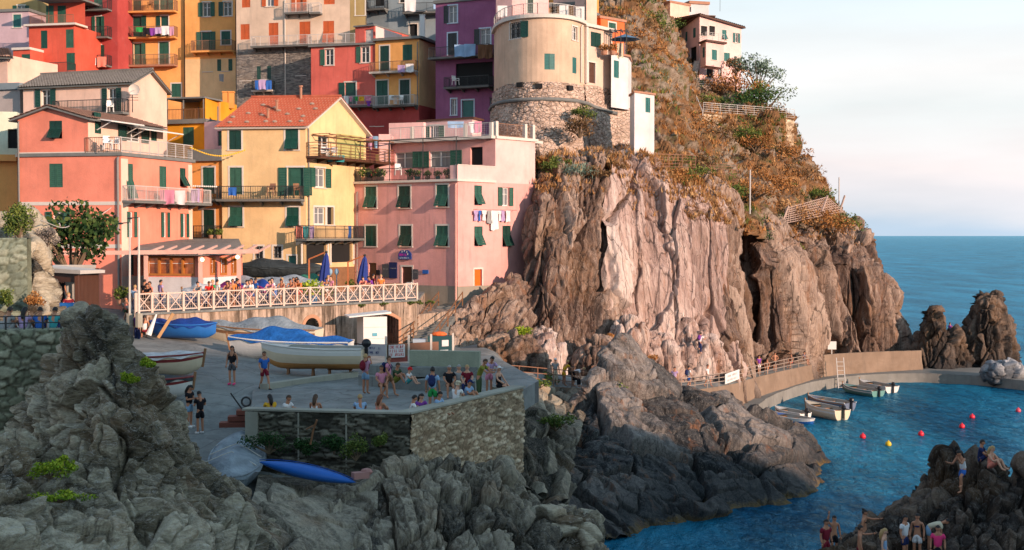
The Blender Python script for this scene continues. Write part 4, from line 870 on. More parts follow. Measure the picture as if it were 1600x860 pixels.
for s in (s0+1.5, s1-.8): fq.bar(h.f[1].w(s, Z(250, 100), 1.25), h.f[1].w(s, z_, 1.25), .06)
fq.build('pergola', M_wood, h.o)
pipe(h.f[1], h.o, 481, 200, 372, M_pipe); 
def whiteframe(mb, f, x0, y0, x1, y1, m=0, w=.18, hh=.06):
    a_ = predict_hole(f, (x0,y0,x1,y1)); 
    for s in (a_[0], a_[1]-w): fbox(mb, f, s, s+w, a_[2], a_[3], 0.0, hh, m)
    fbox(mb, f, a_[0]-.1, a_[1]+.1, a_[3], a_[3]+w, 0.0, hh, m)
q = MB(); g_ = predict_hole(h.f[1], (536,206,568,214)); fbox(q, h.f[1], g_[0]-.9, g_[1], Z(250,100)+.02, g_[2]+.1, .0, .02); q.build('green_patch', C_grn, h.o)
q = MB(); whiteframe(q, h.f[1], 470, 379, 513, 414); whiteframe(q, h.f[1], 515, 379, 553, 414); q.build('portal_frame', M_trim, h.o)
M_weight = flat('weight_stone_grey', (.36,.29,.24), .9, .3)
# stones and vents lying on the tiles keep them down in the wind
A_, B_, C_, D_ = [Vector(x) for x in rp]
for (u, v) in ((.88,.12),(.70,.13),(.5,.14),(.40,.13),(.24,.13),(.12,.14),(.30,.55),(.62,.35),(.80,.42),(.12,.55),(.22,.72),(.36,.38),(.50,.50),(.16,.3),(.92,.3),(.58,.6),(.75,.7)):
    p = (A_*(1-u)+B_*u)*(1-v)+(D_*(1-u)+C_*u)*v; q = MB(); q.ball(p+Vector((0,0,.10)), (.20,.14,.10), 8); q.build('weight_stone', M_weight, rfy)
for u, v, h_ in ((.52,.5,.75),(.42,.93,.9),(.53,.28,.6)):
    p = (A_*(1-u)+B_*u)*(1-v)+(D_*(1-u)+C_*u)*v; q = MB(); q.tube([p, p+Vector((0,0,h_))], .10, 8); q.tube([p+Vector((0,0,h_+.03)), p+Vector((0,0,h_+.14))], .16, 8); q.build('flue', M_slabt, rfy)
# ---- orange-yellow bay left of it
h = House('orange_house', 'narrow orange house between the salmon house and the yellow house', 'house', [(300,97),(346.8,96.2)], zg, Z(252,96.5), [C_oran, C_ocre], shut=M_green)
h.win(0, [(317,262,335,303,'cd'), (318,328,335,371,'cd')]); h.done()
balcony(h.f[0], h.o, 318, 345, 312, proj=1.1, rmat=M_iron); balcony(h.f[0], h.o, 302, 346, 373, proj=.9, rmat=M_iron)
q = MB(); a_ = P(299,236,97); fbox(q, h.f[0], -.2, h.f[0].L+.1, Z(252,96.5), Z(234,96.5), -3, .25); q.build('parapet', M_stone, h.o)
h = House('golden_house', 'golden orange house with a bright wedge shaped gable, behind the orange house', 'house', [(262,104),(322,103),(372,110)], 14, Z(188,103), [C_gold, C_oran], shut=M_green)
h.win(0, [(286,199,303,227,'cn')]); h.done()
q = MB(); fbox(q, h.f[0], -.2, h.f[0].L+.2, Z(193,103), Z(186,103), -4, .3); q.build('ledge', M_stone, h.o)
zw = Z(188, 103)
q = MB(); f1 = h.f[1]; a_ = [f1.w(-.2, zw+.01, .06), f1.w(f1.L, zw+.01, .06), f1.w(f1.L*.95, Z(163,109), .06), f1.w(-.2, Z(152,103), .06)]; bk = Vector((-1.2, 3, 0))
q.box8([a_[0], a_[1], a_[1]+bk, a_[0]+bk, a_[3], a_[2], a_[2]+bk, a_[3]+bk]); q.build('upper_gable', C_gold, h.o)
q = MB(); f0 = h.f[0]; fbox(q, f0, .1, f0.L-.1, zw, Z(155,104), -2.6, -2.4, 0); fbox(q, f0, .0, f0.L+.1, Z(154,103), Z(151.5,103), -2.6, .3, 1); 
for s in (.1, f0.L*.45, f0.L-.1): q.bar(f0.w(s, zw, .1), f0.w(s, Z(154,103), .1), .09, 1)
fbox(q, f0, f0.L*.42, f0.L*.95, zw+.02, Z(162,103), -2.39, -2.3, 2); q.build('loggia', [C_oran, M_stone, M_curt], h.o)
rail(f0, .1, f0.L-.1, zw, .9, .2, M_wood, h.o, sides=False)
for px in (352.5, 361.5): p = P(px, 152, 108); q = MB(); q.box((p.x, p.y, p.z-.3), (.42,.42,1.3)); q.box((p.x, p.y, p.z+.42), (.52,.52,.1)); q.build('chimney', C_oran, h.o)
h = House('lilac_house', 'tiny pale lilac house front squeezed left of the yellow house', 'house', [(320,100),(348,99)], 14, Z(190,99.5), [C_lil]); h.win(0, [(340,205,346.5,228,'dn', M_green)]); h.done()
# ---- pink house by the rock
zt1 = Z(283, 96); zpk = 9.0
h = House('rose_house', 'pale pink house with a terrace full of plants and an orange door, against the cliff', 'house', [(553,101.5),(715,96),(836,102.6)], zpk, zt1, [C_pink, C_base, C_rpink, M_trim], shut=M_green, closed=True)
hp = h; fL, fR = h.f
h.win(0, [(571,292,588,325,'t'), (623,291,641,325,'t'), (682,289,700,323,'t'), (571,353,588,385,'c'), (625,353,643,385,'t'), (682,353,700,385,'t'), (576,411,588,444,'dn', M_brnsh), (628,417,644,446,'d', M_brnsh)])
h.win(1, [(741,290,753,320,'tn'), (784,293,795,322,'onk'), (741,354,754,384,'tn'), (785,353,798,385,'tn'), (741,421,753,453,'d', flat('orange_door', (.72,.13,.01), .5, .1))])
s775 = fR.sz(774, 283)[0]; zt2 = Z(217, 99.2)
def ex(mb):
    fbox(mb, fL, -.02, fL.L, zpk, Z(447.5,96), 0.0, .03, 1); fbox(mb, fR, 0.0, fR.L, zpk, Z(448,96), 0.0, .031, 1)
    fbox(mb, fL, -.3, fL.L+.15, zt1-.02, zt1+.16, -3, .22, 3); fbox(mb, fR, .0, s775, zt1-.02, zt1+.16, -3, .12, 3)
    fbox(mb, fR, 0.0, s775, zt1+.16, Z(258,96)-.0, -.2, .0, 2); fbox(mb, fL, fL.L-.7, fL.L, zt1+.16, Z(258,96)-.005, -.2, .0, 2); fbox(mb, fR, 0.0, s775, Z(258,96), Z(258,96)+.06, -.24, .04, 3)
    facade(mb, Face(fR.w(s775,0).to_2d(), fR.b), zt1, zt2, [], 2)
h.extra.append(ex); h.done()
a1 = fR.w(s775, 0).to_2d(); vL = -fL.d; b1 = a1+vL*(fL.L*1.03); uf = Face(b1, a1)
sp = [(617,238,645,263,'grnk'), (671,236,704,262,'onk'), (735,230,754,258,'vn')]
mb = MB(); facade(mb, uf, zt1, zt2, sp, 0); 
bkk = (fR.d*5).to_3d(); mb.poly([uf.w(0,zt1), uf.w(0,zt2), uf.w(0,zt2)+bkk, uf.w(0,zt1)+bkk]); mb.build('upper_wall', [C_pink], h.o)
for q_ in sp: window(uf, q_, h.o, M_green)
q = MB(); fbox(q, uf, -.4, uf.L+.0, zt2, zt2+.22, -7, .55); f2 = Face(a1, fR.b); fbox(q, f2, -.0, f2.L+.25, zt2+.003, zt2+.223, -4, .15); q.build('roof_slab', M_trim, h.o)
fr2 = Face(fR.w(0,0).to_2d(), fR.b)
q = MB()
for px in (648, 731, 774): 
    s = uf.sz(px, 215)[0]; s = min(s, uf.L-.15); fbox(q, uf, s-.12, s+.12, zt2+.22, zt2+1.25, .2, .44)
for s in (.2, 3.6, f2.L-.15): fbox(q, f2, s-.14, s+.14, zt2+.223, zt2+1.35, -.26, .02)
q.build('terrace_post', M_trim, h.o)
rail(uf, .3, uf.L-.2, zt2+.22, 1.0, .35, M_rail_l, h.o, sides=False, style='mesh', gap=.2); rail(f2, .3, f2.L-.1, zt2+.223, 1.0, -.12, M_rust, h.o, sides=False, gap=.12)
rail(fL, .2, fL.L-.7, zt1+.16, .95, .05, M_iron, h.o, sides=False)
q = MB()   # iron pergola over the planted terrace
for px in (563, 609, 661, 713):
    s = fL.sz(px, 260)[0]; q.bar(fL.w(s, zt1+.1, .0), fL.w(s, zt2-.1, .0), .07); q.bar(fL.w(s, zt2-.1, 0), fL.w(s+.3, zt2-.05, -4.4), .05)
q.bar(fL.w(0.4, zt2-.1, 0), fL.w(fL.L, zt2-.1, 0), .07); q.build('pergola', M_iron, h.o)
pipe(fL, h.o, 713.4, 287, 470, pl('pink_pipe', (.68,.36,.30), .2), .07); pipe(fL, h.o, 559, 300, 450, M_pipe, .05)
q = MB(); s_, z_ = fR.sz(745, 475); fbox(q, fR, .3, fR.L*.8, z_-3, z_-.1, -.5, .35); q.build('footing', M_oldwall, h.o)
# top-terrace kiosk and parapet of the pink house
k = House('roof_hut', 'small flat roofed pink hut on the roof terrace with laundry hanging beside it', 'house', [(655,110),(738,107),(752,109)], zt2-1.5, Z(187,107.5), [C_rpink], shut=M_green); k.win(0, [(672,197,686,226,'ok')]); k.done(); slab_roof(k.o, k.foot, Z(187,107.5), .16, M_brnsh)
k = House('terrace_wall', 'stepped pale pink parapet wall left of the roof terrace, above the planted terrace', 'wall', [(608,107),(662,106)], zt2-3, Z(192,106.5), [C_rpink], depth=.5); k.done()
k = House('terrace_wall', 'low pale pink parapet wall beside the hanging magenta laundry', 'wall', [(592,104),(610,104)], zt1-.5, Z(210,104), [C_rpink], depth=3); k.done()
# ---- crimson and yellow block
zr_ = Z(68, 128)
h = House('crimson_house', 'crimson house with patchy grey stains, behind the red tiled roof', 'house', [(487,131),(587,129)], 14, Z(70,129.5), [C_crim, C_dred, M_trim, M_stone], shut=M_green)
h.win(0, [(508,77,521,102,'l'), (564,73,577,98,'l'), (539,129,556,163,'ld'), (565,172,575,197,'vn'), (580,173,587,197,'v')]); h.extra.append(lambda mb: (band(mb, hc.f[0], 166, 240, 540, 1, .03), fbox(mb, hc.f[0], -.2, hc.f[0].L+.1, Z(71,129.5), Z(68,129.5), -1, .3, 3))); hc = h; h.done()
h2 = House('yellow_block', 'yellow upper house with two balconies joined to the crimson house', 'house', [(587,128.8),(655,127),(683,131.5)], 14, Z(62,127.5), [C_ocre, C_yel, C_dred, M_stone], shut=M_green)
h2.win(0, [(594,72,608,112,'cd'), (629,70,644,95,'cn'), (588.5,126,606,165,'cd'), (625,125,640,164,'cd'), (589,173,598,197,'v'), (627,171,643,198,'v')])
h2.extra.append(lambda mb: (band(mb, h2.f[0], 168, 240, 620, 2, .03), band(mb, h2.f[1], 168, 240, 670, 2, .03), fbox(mb, h2.f[1], 0.01, h2.f[1].L-.01, 14, Z(63,127.5), 0.0, .02, 1), fbox(mb, h2.f[0], -.2, h2.f[0].L+.3, Z(62,127.5), Z(58,127.5), -1.5, .4, 3), fbox(mb, h2.f[1], 0, h2.f[1].L, Z(62,127.5), Z(58,127.5)-.004, -1.5, .4, 3))); h2.done()
balcony(h2.f[0], h2.o, 584, 654, 113, proj=1.0, rmat=M_rust, smat=M_trim); balcony(h2.f[0], h2.o, 589, 654, 166, proj=1.0, rmat=M_rail_l); balcony(h.f[0], h.o, 538, 587, 166.5, proj=1.0, rmat=M_rail_l); pipe(h2.f[0], h2.o, 653, 66, 170, M_pipe)
# ---- cream house over slate base, orange shutters
h = House('cream_house', 'tall cream house with orange shutters above a dark stone base', 'house', [(371,137),(487,135),(572,134)], 14, Z(-60,135), [C_cream, M_slatewall, C_oliv], shut=M_orsh)
h.win(0, [(378,-14,391,12,'cn'), (416,-14,428,10,'ok'), (462,-12,473,20,'odk'), (376,38,390,62,'cn'), (420,36,435,73,'cdn'), (468,34,485,71,'cdn'), (376,104,391,126,'c',M_green), (408,104,418,124,'o',M_green), (464,96,477,118,'g')])
h.win(1, [(506,-16,523,7,'cn'), (505,33,522,68,'tdn'), (556,-10,570,24,'g')])
hcr = h
h.extra.append(lambda mb: (fbox(mb, hcr.f[0], 0.01, hcr.f[0].L-.01, 14, Z(76,136), 0.0, .05, 1), fbox(mb, hcr.f[1], .01, hcr.f[1].L, 14, Z(76,136), 0.0, .051, 1), fbox(mb, hcr.f[1], hcr.f[1].L*.72, hcr.f[1].L, Z(75,136), Z(-59,135), 0.0, .02, 2)))  # olive strip at the right end: greenish light put into the wall colour
h.done(roofcap=True)
s0, s1, zq = balcony(h.f[0], h.o, 399, 487, 73.5, proj=1.2, rmat=M_rail_l, rh=1.0, style='mesh'); balcony(h.f[1], h.o, 487, 560, 71, proj=1.2, rmat=M_rail_l, rh=1.0, style='mesh', brackets=False); balcony(h.f[0], h.o, 449, 486, 21.5, proj=.9, rmat=M_rail_l); balcony(h.f[1], h.o, 487.5, 504, 21.5, proj=.9, rmat=M_rail_l, brackets=False); balcony(h.f[0], h.o, 397, 430, 142, proj=.7, rmat=M_iron, smat=M_trim)
pipe(h.f[0], h.o, 446, 0, 150, M_trim)
# ---- yellow twins, left
h = House('yellow_tower_house', 'tall yellow house with three balconies, multicoloured washing on the middle one', 'house', [(186,146),(190.5,143.5),(290,142.5)], 14, Z(-80,143), [C_ocre, C_yel, C_dred], shut=M_green)
h.win(1, [(208,-12,221,19,'cdn'), (249,-12,263,19,'odk'), (207,25,221,59,'rd'), (251,25,263,59,'ld'), (209,68,221,103,'odk'), (249,66,264,102,'cd'), (268,131,283,152,'c')]); h.done()
for y in (19.5, 60, 103.5): balcony(h.f[1], h.o, 193, 278, y, proj=1.0, rmat=M_rust, smat=M_slabt if y > 100 else C_ocre, brackets=False, rh=1.15)
pipe(h.f[1], h.o, 289, 0, 160, M_iron)
h = House('yellow_tower_house', 'tall amber house with one bracketed balcony, left of the cream house', 'house', [(291,142),(370,141)], 14, Z(-80,142), [C_ocre, C_yel], shut=M_green)
hb_ = h; h.extra.append(lambda mb: band(mb, hb_.f[0], 92, 200, 330, 1, .03)); h.win(0, [(317,4,329,26,'o'), (349,3,362,25,'l'), (315,50,329,80,'odk'), (346,49,360,70,'c'), (318,94,331,112,'c'), (346,93,357,111,'ok'), (320,147,325,155,'g')]); h.done()
balcony(h.f[0], h.o, 304, 368, 81, proj=1.0, rmat=M_rust, rh=1.1, smat=C_ocre); pipe(h.f[0], h.o, 369.5, 0, 150, M_iron)
# ---- dark red with laundry
h = House('dark_red_house', 'deep red house with stacked balconies and white chairs, left of the tall yellow house', 'house', [(119,141),(186,140)], 14, Z(-60,141), [C_dred, C_red], shut=M_green)
h.win(0, [(147,-14,160,14,'cdn'), (149,26,158,59,'odk'), (149,71,158,101,'odk')]); h.done()
for y in (17, 60, 104.5): balcony(h.f[0], h.o, 125, 175, y, proj=1.0, rmat=M_iron, brackets=False, rh=1.1)
# ---- bright red stepped house
h = House('red_house', 'bright red house with green doors opening on two roof terraces, upper left', 'house', [(48,136),(119,135)], 14, Z(41,135.5), [C_red, M_trim, C_dred], shut=M_green)
h.win(0, [(64,48,74,76,'cn'), (103,46,115,75,'cn'), (104,83,117,110,'cdn')]); hr = h; h.extra.append(lambda mb: (fbox(mb, hr.f[0], -.3, hr.f[0].L+.4, Z(41,135.5), Z(38,135.5), -2, .5, 1))); h.done()
f0 = h.f[0]; uu = Face(f0.a-f0.n*2.2, f0.b-f0.n*2.2); mb = MB(); sp = [(72,9,84,37,'cdn'), (90,9,103,37,'cdn')]; facade(mb, uu, Z(40,136), Z(3,137), sp, 0, s0=1.0); mb.build('upper_wall', [C_red], h.o)
for q_ in sp: window(uu, q_, h.o, M_green)
q = MB(); fbox(q, uu, .8, uu.L+.3, Z(3,137), Z(0,137), -3, 2.0); q.build('roof_slab', M_stone, h.o)
rail(f0, .3, f0.L, Z(38,135.5), .9, .2, M_rust, h.o, sides=False)
h = House('red_annex', 'small dark red annex with a green door and a narrow roof slab, far upper left', 'house', [(23,134),(50,133.5)], 14, Z(79,134), [C_red], shut=M_green); h.win(0, [(34,85,47,117,'cdn')]); h.done(); slab_roof(h.o, h.foot, Z(79,134), .25, M_trim, over=.2)
balcony(h.f[0], h.o, 18, 119, 119, proj=1.6, rmat=M_iron, rh=1.1, brackets=False)
h = House('lilac_house', 'pale lilac house with one teal window, upper left corner', 'house', [(-30,142),(48,141)], 14, Z(18,141), [C_lil], shut=M_teal); h.win(0, [(21,23,33,43,'c')]); h.done(); slab_roof(h.o, h.foot, Z(18,141), .3, M_stone)
h = House('olive_house', 'olive brown house with a small green shuttered window, at the top left edge', 'house', [(-20,150),(62,150)], 14, Z(-60,150), [C_oliv], shut=M_green); h.win(0, [(27,9,39,17,'ok')]); h.done()
h = House('peach_cottage', 'small peach cottage with a dark tiled eave, cut by the left edge', 'house', [(-30,118),(14,117)], 12, Z(86,117), [C_pale], shut=M_green); h.done()
q = MB(); A_ = P(-30, 72, 119); roofplane(q, P(-32, 88, 116.5), P(21, 90, 116.5), P(14, 75, 121), P(-32, 72, 121), .15, 1); tiled(q, P(-32, 88, 116.5), P(21, 90, 116.5), P(14, 75, 121), P(-32, 72, 121), 0); q.build('roof', [M_btile, M_stone], h.o)
h = House('grey_house', 'plain grey house with a flat bluish roof slab, left edge', 'house', [(-30,100),(33,99)], 11, Z(141,99.5), [pl('warm_grey_render', (.42,.36,.34), .5)], shut=M_green); h.done(); slab_roof(h.o, h.foot, Z(141,99.5), .5, C_blue)
h = House('mint_house', 'pale mint green house with a dark window, cut by the left edge', 'house', [(-30,88),(28,88.5)], 9.5, Z(174,88), [pl('mint_render', (.62,.66,.52), .4), C_ocre], shut=M_iron); h.win(0, [(12,202,27,232,'vn')]); hm = h
h.extra.append(lambda mb: (fbox(mb, hm.f[0], 0, hm.f[0].L, Z(252,88), Z(242,88), -1, .6, 1), fbox(mb, hm.f[0], 0, hm.f[0].L-.02, 9.5, Z(252,88), 0, .03, 1))); h.done()
# ---- houses above, grey-blue ones in the shade
h = House('grey_blue_house', 'grey blue house with deep shaded balconies, top centre between cream and purple houses', 'house', [(574,141),(608,140),(690,139)], 14, Z(-60,140), [C_blue, C_grn], shut=M_green)
h.win(1, [(640,38,652,58,'v'), (625,-10,640,4,'v')]); h.win(0, [(580,-12,600,10,'vn')]); h.done()
balcony(h.f[1], h.o, 634, 688, 22, proj=1.4, rmat=M_iron); balcony(h.f[0], h.o, 575, 607, 16, proj=1.0, rmat=M_iron)
h = House('small_red_house', 'little dark red hut with a white framed door on the crimson roof', 'house', [(556,133),(586,132)], Z(75,133), Z(42,132.5), [C_crim], shut=M_trim); h.win(0, [(570,46,583,67,'gdn')]); h.done(); slab_roof(h.o, h.foot, Z(42,132.5), .15, M_stone)
q = MB(); p0 = P(587,60,129); p1 = P(628,60,131); za, zb_ = Z(41,129), Z(55,131)
q.box8([(p0.x,p0.y,Z(62,128)), (p1.x,p1.y,Z(62,130)), (p1.x,p1.y+.3,Z(62,130)), (p0.x,p0.y+.3,Z(62,128)), (p0.x,p0.y,za), (p1.x,p1.y,zb_), (p1.x,p1.y+.3,zb_), (p0.x,p0.y+.3,za)])
put(q.build('terrace_wall', pl('pink_white_wall', (.75,.55,.52), .4)), 'sloping white wall on the roof of the yellow block', 'wall')
q = MB(); p = P(660, 50, 129); q.box((p.x, p.y, Z(48,129)), (.5,.5,3.0)); q.box((p.x, p.y, Z(48,129)+1.52), (.62,.62,.06)); put(q.build('chimney', M_white), 'white square chimney on the roof of the yellow block', 'chimney')
# ---- purple house
h = House('purple_house', 'tall purple house with an arched door and deep balconies, beside the round tower', 'house', [(681,126),(780,123)], 14, Z(2,124.5), [C_purp], shut=M_iron, trim=flat('pale_blue_trim', (.5,.58,.68), .7))
h.win(0, [(701,9,714,36,'lk'), (700,52,714,87,'cd'), (750,45,766,70,'lk'), (712,98,770,135,'vn'), (705,155,713,180,'gk'), (722,157,740,183,'gdk', M_teal), (765,152,768,181,'gn')]); h.done(); slab_roof(h.o, h.foot, Z(2,124.5), .3, M_stone)
balcony(h.f[0], h.o, 678, 772, 90, proj=1.2, rmat=M_iron, brackets=False); balcony(h.f[0], h.o, 702, 772, 137, proj=1.2, rmat=M_iron)
# ---- round tower
cp = [XY(772,120,130), XY(778,116,130), XY(792,113.2,130), XY(815,111.6,130), XY(845,111,130), XY(875,111.4,130), XY(897,112.6,130), XY(912,114.5,130)]
cf = CurveFace([tuple(p) for p in cp]); T = empty('round_tower', (cp[4].x, cp[4].y+3, 20), 'big round tower house of beige plaster on a bulging old stone base', 'tower')
zt_ = Z(27, 111); zm = Z(129, 111); zs = Z(157, 111); mb = MB()
f2 = Face(cp[-1], XY(957,118,130)); f3 = Face(XY(955,116.6,130), XY(983,119.5,130))
spc = [(797,35,814,60,'rb'), (851,84,867,109,'cn',M_teal), (894,42,902,63,'g'), (894,90,900,115,'cn',M_teal)]
facade(mb, cf, zm, zt_, spc, 0)
sp2 = [(923,51,939,74,'cn',M_green), (920,98,930,130,'d',M_brnsh)]; facade(mb, f2, Z(136,116), Z(40.5,114.5), sp2, 1)
# merlon gaps at plaster foot, stone belt
bk1 = [(cp[0].x, cp[0].y), (cp[0].x+1, cp[0].y+10), (f2.b.x, f2.b.y+8), (f2.b.x, f2.b.y)]
mb.poly([cf.w(cf.L*i/24, zt_) for i in range(25)] + [Vector((x, y, zt_)) for x, y in reversed(bk1[1:3])], 2)
mb.build('wall', [C_tower, C_ltow, M_stone], T)
for q_ in spc: window(cf, q_, T, M_green)
for q_ in sp2: window(f2, q_, T, M_green)
q = MB()
n = 40
for i in range(n): fbox(q, cf, cf.L*i/n, cf.L*(i+1)/n+.01, zt_-.05, zt_+.25, -1.5, .28)
fbox(q, f2, .0, f2.L+.25, Z(40.5,114.5)-.02, Z(40.5,114.5)+.25, -1.5, .28); q.build('roof_slab', M_trim, T)
def battered(fn, L, zz0, zz1, o0, o1, n=60, nz=26, seed=0, hol=None):
    U, V = np.meshgrid(np.linspace(0, L, n), np.linspace(0, 1, nz)); X = []
    for u, v in zip(U.ravel(), V.ravel()): X.append(tuple(fn(u, zz0+(zz1-zz0)*v, o0+(o1-o0)*v)))
    X = np.array(X); Nn = np.array([tuple(fn(u, 0, 1)-fn(u, 0, 0)) for u in np.linspace(0, L, n)]); Nn = np.tile(Nn, (nz, 1))
    f1_, f2_, r_, _ = worley(X*np.array([2.0, 2.0, 2.8]), seed); d = .10*(r_-.5)-.10*(1-sstep(0, .12, f2_-f1_))+.22*fbm(X/1.4, 4, seed)
    X = X+Nn*d[:, None]; i = np.arange((nz-1)*n).reshape(nz-1, n)[:, :-1].ravel(); return X, np.stack((i, i+1, i+n+1, i+n), 1)
X, F = battered(cf.w, cf.L, Z(275,105), zs, .9, .35, 220, 200, 3); npmesh('stone_base', X, F, M_oldwall, T)
X, F = battered(cf.w, cf.L, zs, zm+.05, .28, .10, 220, 60, 4); npmesh('stone_belt', X, F, M_oldwall, T)
f23 = Face(cp[-1], XY(986,120.5,130))
X, F = battered(f23.w, f23.L, Z(268,108), Z(163,116), 1.0, .38, 150, 190, 5); npmesh('stone_base', X, F, M_oldwall, T)
X, F = battered(f2.w, f2.L, Z(163,116), Z(136,116)+.05, .28, .10, 100, 50, 6); npmesh('stone_belt', X, F, M_oldwall, T)
q = MB(); q.tube([cf.w(cf.L*i/40, zs+.05-.0*i, .42) for i in range(41)]+[f2.w(f2.L*i/4, zs-.1*i-.1, .45) for i in range(1, 5)], .17, 8); q.build('string_course', M_stone, T, smooth=True)
q = MB()
for px, py in ((815,133),(843,135),(888,138)):
    s, z = cf.sz(px, py); q = MB(); fbox(q, cf, s-.28, s+.28, z-.2, z+.2, .0, .36); q.build('drain_hole', M_black, T)
pp = cf.sz(906, 80)[0]; q = MB(); q.tube([cf.w(pp, Z(130,114), .12), cf.w(pp, Z(44,114), .12), cf.w(pp+.3, Z(40,114), .12)], .07, 8); q.tube([f2.w(.25, Z(130,114.5), .15), f2.w(.25, Z(42,114.5), .15)], .16, 8); q.build('drainpipe', M_trim, T)
h = House('white_turret_house', 'slim whitewashed house front joined to the right side of the round tower', 'house', [(954.5,116.2),(981,118.6),(986,122)], Z(169,117), Z(86,117), [C_whit, C_rpink], shut=M_teal); h.win(0, [(959,95,967,122,'cn')]); h.done()
slab_roof(h.o, h.foot, Z(86,117), .18, M_slabt); q = MB()
for px in (953, 961, 970, 979): p = P(px, 84, 116.5); q.bar(p, p+Vector((0,0,2.2)), .09); q.bar(p+Vector((0,0,2.2)), p+Vector((.4,2.2,2.2)), .09)
q.bar(P(952,47,116.5), P(980,49,116.8), .1); q.build('pergola', M_iron, h.o)
p = P(976, 62, 118.5); q = MB(); 
for i in range(8):
    a0, a1_ = 2*pi*i/8, 2*pi*(i+1)/8; q.poly([(p.x, p.y, p.z+.5), (p.x+1.5*cos(a0), p.y+1.5*sin(a0), p.z), (p.x+1.5*cos(a1_), p.y+1.5*sin(a1_), p.z)])
q.tube([(p.x, p.y, p.z-2), (p.x, p.y, p.z+.5)], .04, 6); put(q.build('sunshade', flat('blue_canvas', (.10,.22,.36), .8)), 'open blue parasol on the little terrace above the whitewashed house', 'parasol')
h = House('white_house', 'windowed white box shaped house standing alone on the cliff edge', 'house', [(984,112),(991,109),(1022,111)], Z(266,108), Z(146,109.5), [C_whit, C_rpink], shut=M_teal, depth=3); h.win(1, [(1008.5,153,1016,176,'cn'), (1007,244,1009.5,250,'gn')]); h.done(); slab_roof(h.o, h.foot, Z(146,109.5), .16, M_slabt, over=.15)
h = House('orange_cottage', 'small vivid orange house with a green window behind the tower terrace', 'house', [(922,128),(938,126.5),(975,129)], 20, Z(30,127), [pl('vivid_orange', (.72,.16,.05), .4)], shut=M_green); h.win(1, [(951,36,962,46,'c')]); h.done(); slab_roof(h.o, h.foot, Z(30,127), .25, M_slabt)
h = House('rose_terrace_house', 'pink house with a green door on top of the round tower', 'house', [(775,119),(800,118),(857,119)], Z(27,118), Z(-50,118), [C_rpink], shut=M_green); h.win(1, [(824,-14,833,21,'cd')]); h.done()
h = House('dark_loggia_house', 'orange top-floor house with a dark eave, behind the tower roof terrace', 'house', [(857,124),(905,123)], 22, Z(6,123), [C_oran], shut=M_green); h.win(0, [(862,8,870,24,'vn')]); h.done(); slab_roof(h.o, h.foot, Z(8,123), .3, M_stone)
h = House('chimney_house', 'narrow peach tower block rising above the round tower roof', 'house', [(913,121),(932,121.5)], 20, Z(-60,121), [C_pale]); h.done(); pipe(h.f[0], h.o, 914.5, 0, 34, M_iron)
h = House('orange_house', 'orange house front cut by the top edge above the tower terrace', 'house', [(890,135),(935,136)], 20, Z(-60,135), [C_oran]); h.done()
rail(cf, cf.L*.1, cf.L*.95, zt_+.25, .95, .1, M_rail_l, T, sides=False, style='mesh', gap=.25)
for px, py, D in ((881,20,113.5),(906,22,114)): p = P(px, py, D); q = MB(); q.box(p, (.8,.5,1.2)); q.build('parapet_block', M_white, T)
# ---- upper right pink villa
D0 = 185; C_villa = pl('villa_render', (.84,.54,.50), .4)
zvb, zvt = Z(138, D0), Z(33, D0)
h = House('cliff_villa', 'pink villa with stairs, balconies and teal shutters high on the cliff top', 'house', [(1064,190),(1092,184),(1157,189)], Z(140,186), Z(36,186), [C_villa, M_trim, C_oran, C_pale], shut=M_teal)
hv = h; h.win(0, [(1071,50,1074,65,'cn'), (1083,44,1087,59,'cn'), (1078,74,1088,98,'vn')]); h.win(1, [(1095,41,1105,56,'v'), (1108,41,1117,56,'v'), (1128,47,1135,62,'t'), (1148,52,1153,67,'o'), (1131,83,1140,96,'c'), (1147,88,1150,100,'cn'), (1104,106,1114,122,'v'), (1122,106,1128,124,'gn')]); h.done()
q = MB(); f1 = h.f[1]; f0 = h.f[0]; zz_ = Z(36,186)
e0, e1 = f0.w(-.6, zz_-.2, .6), f0.w(f0.L+.0, zz_+.5, .6); 
r0_, r1_ = P(1078, 22, 190), P(1100, 20, 200)
roofplane(q, f1.w(-.4, zz_+.9, .5), f1.w(f1.L+.4, zz_-.1, .5), f1.w(f1.L+.4, zz_-.1, -8), f1.w(-.4, zz_+.9, -8), .25, 1); tiled(q, f1.w(-.4, zz_+.9, .5), f1.w(f1.L+.4, zz_-.1, .5), f1.w(f1.L+.4, zz_-.1, -8), f1.w(-.4, zz_+.9, -8), 0, .4)
roofplane(q, f0.w(-.4, zz_-.1, .5), f0.w(f0.L, zz_+.9, .5), f0.w(f0.L, zz_+.9, -2.5), f0.w(-.4, zz_-.1, -2.5), .2, 1)
q.build('roof', [M_btile, M_brnsh], h.o)
mb = MB(); mb.poly([f1.w(0, zz_), f1.w(f1.L, zz_), f1.w(0, zz_+.9)]); mb.poly([f0.w(0, zz_), f0.w(f0.L, zz_), f0.w(f0.L, zz_+.9)]); mb.build('gable', C_villa, h.o)
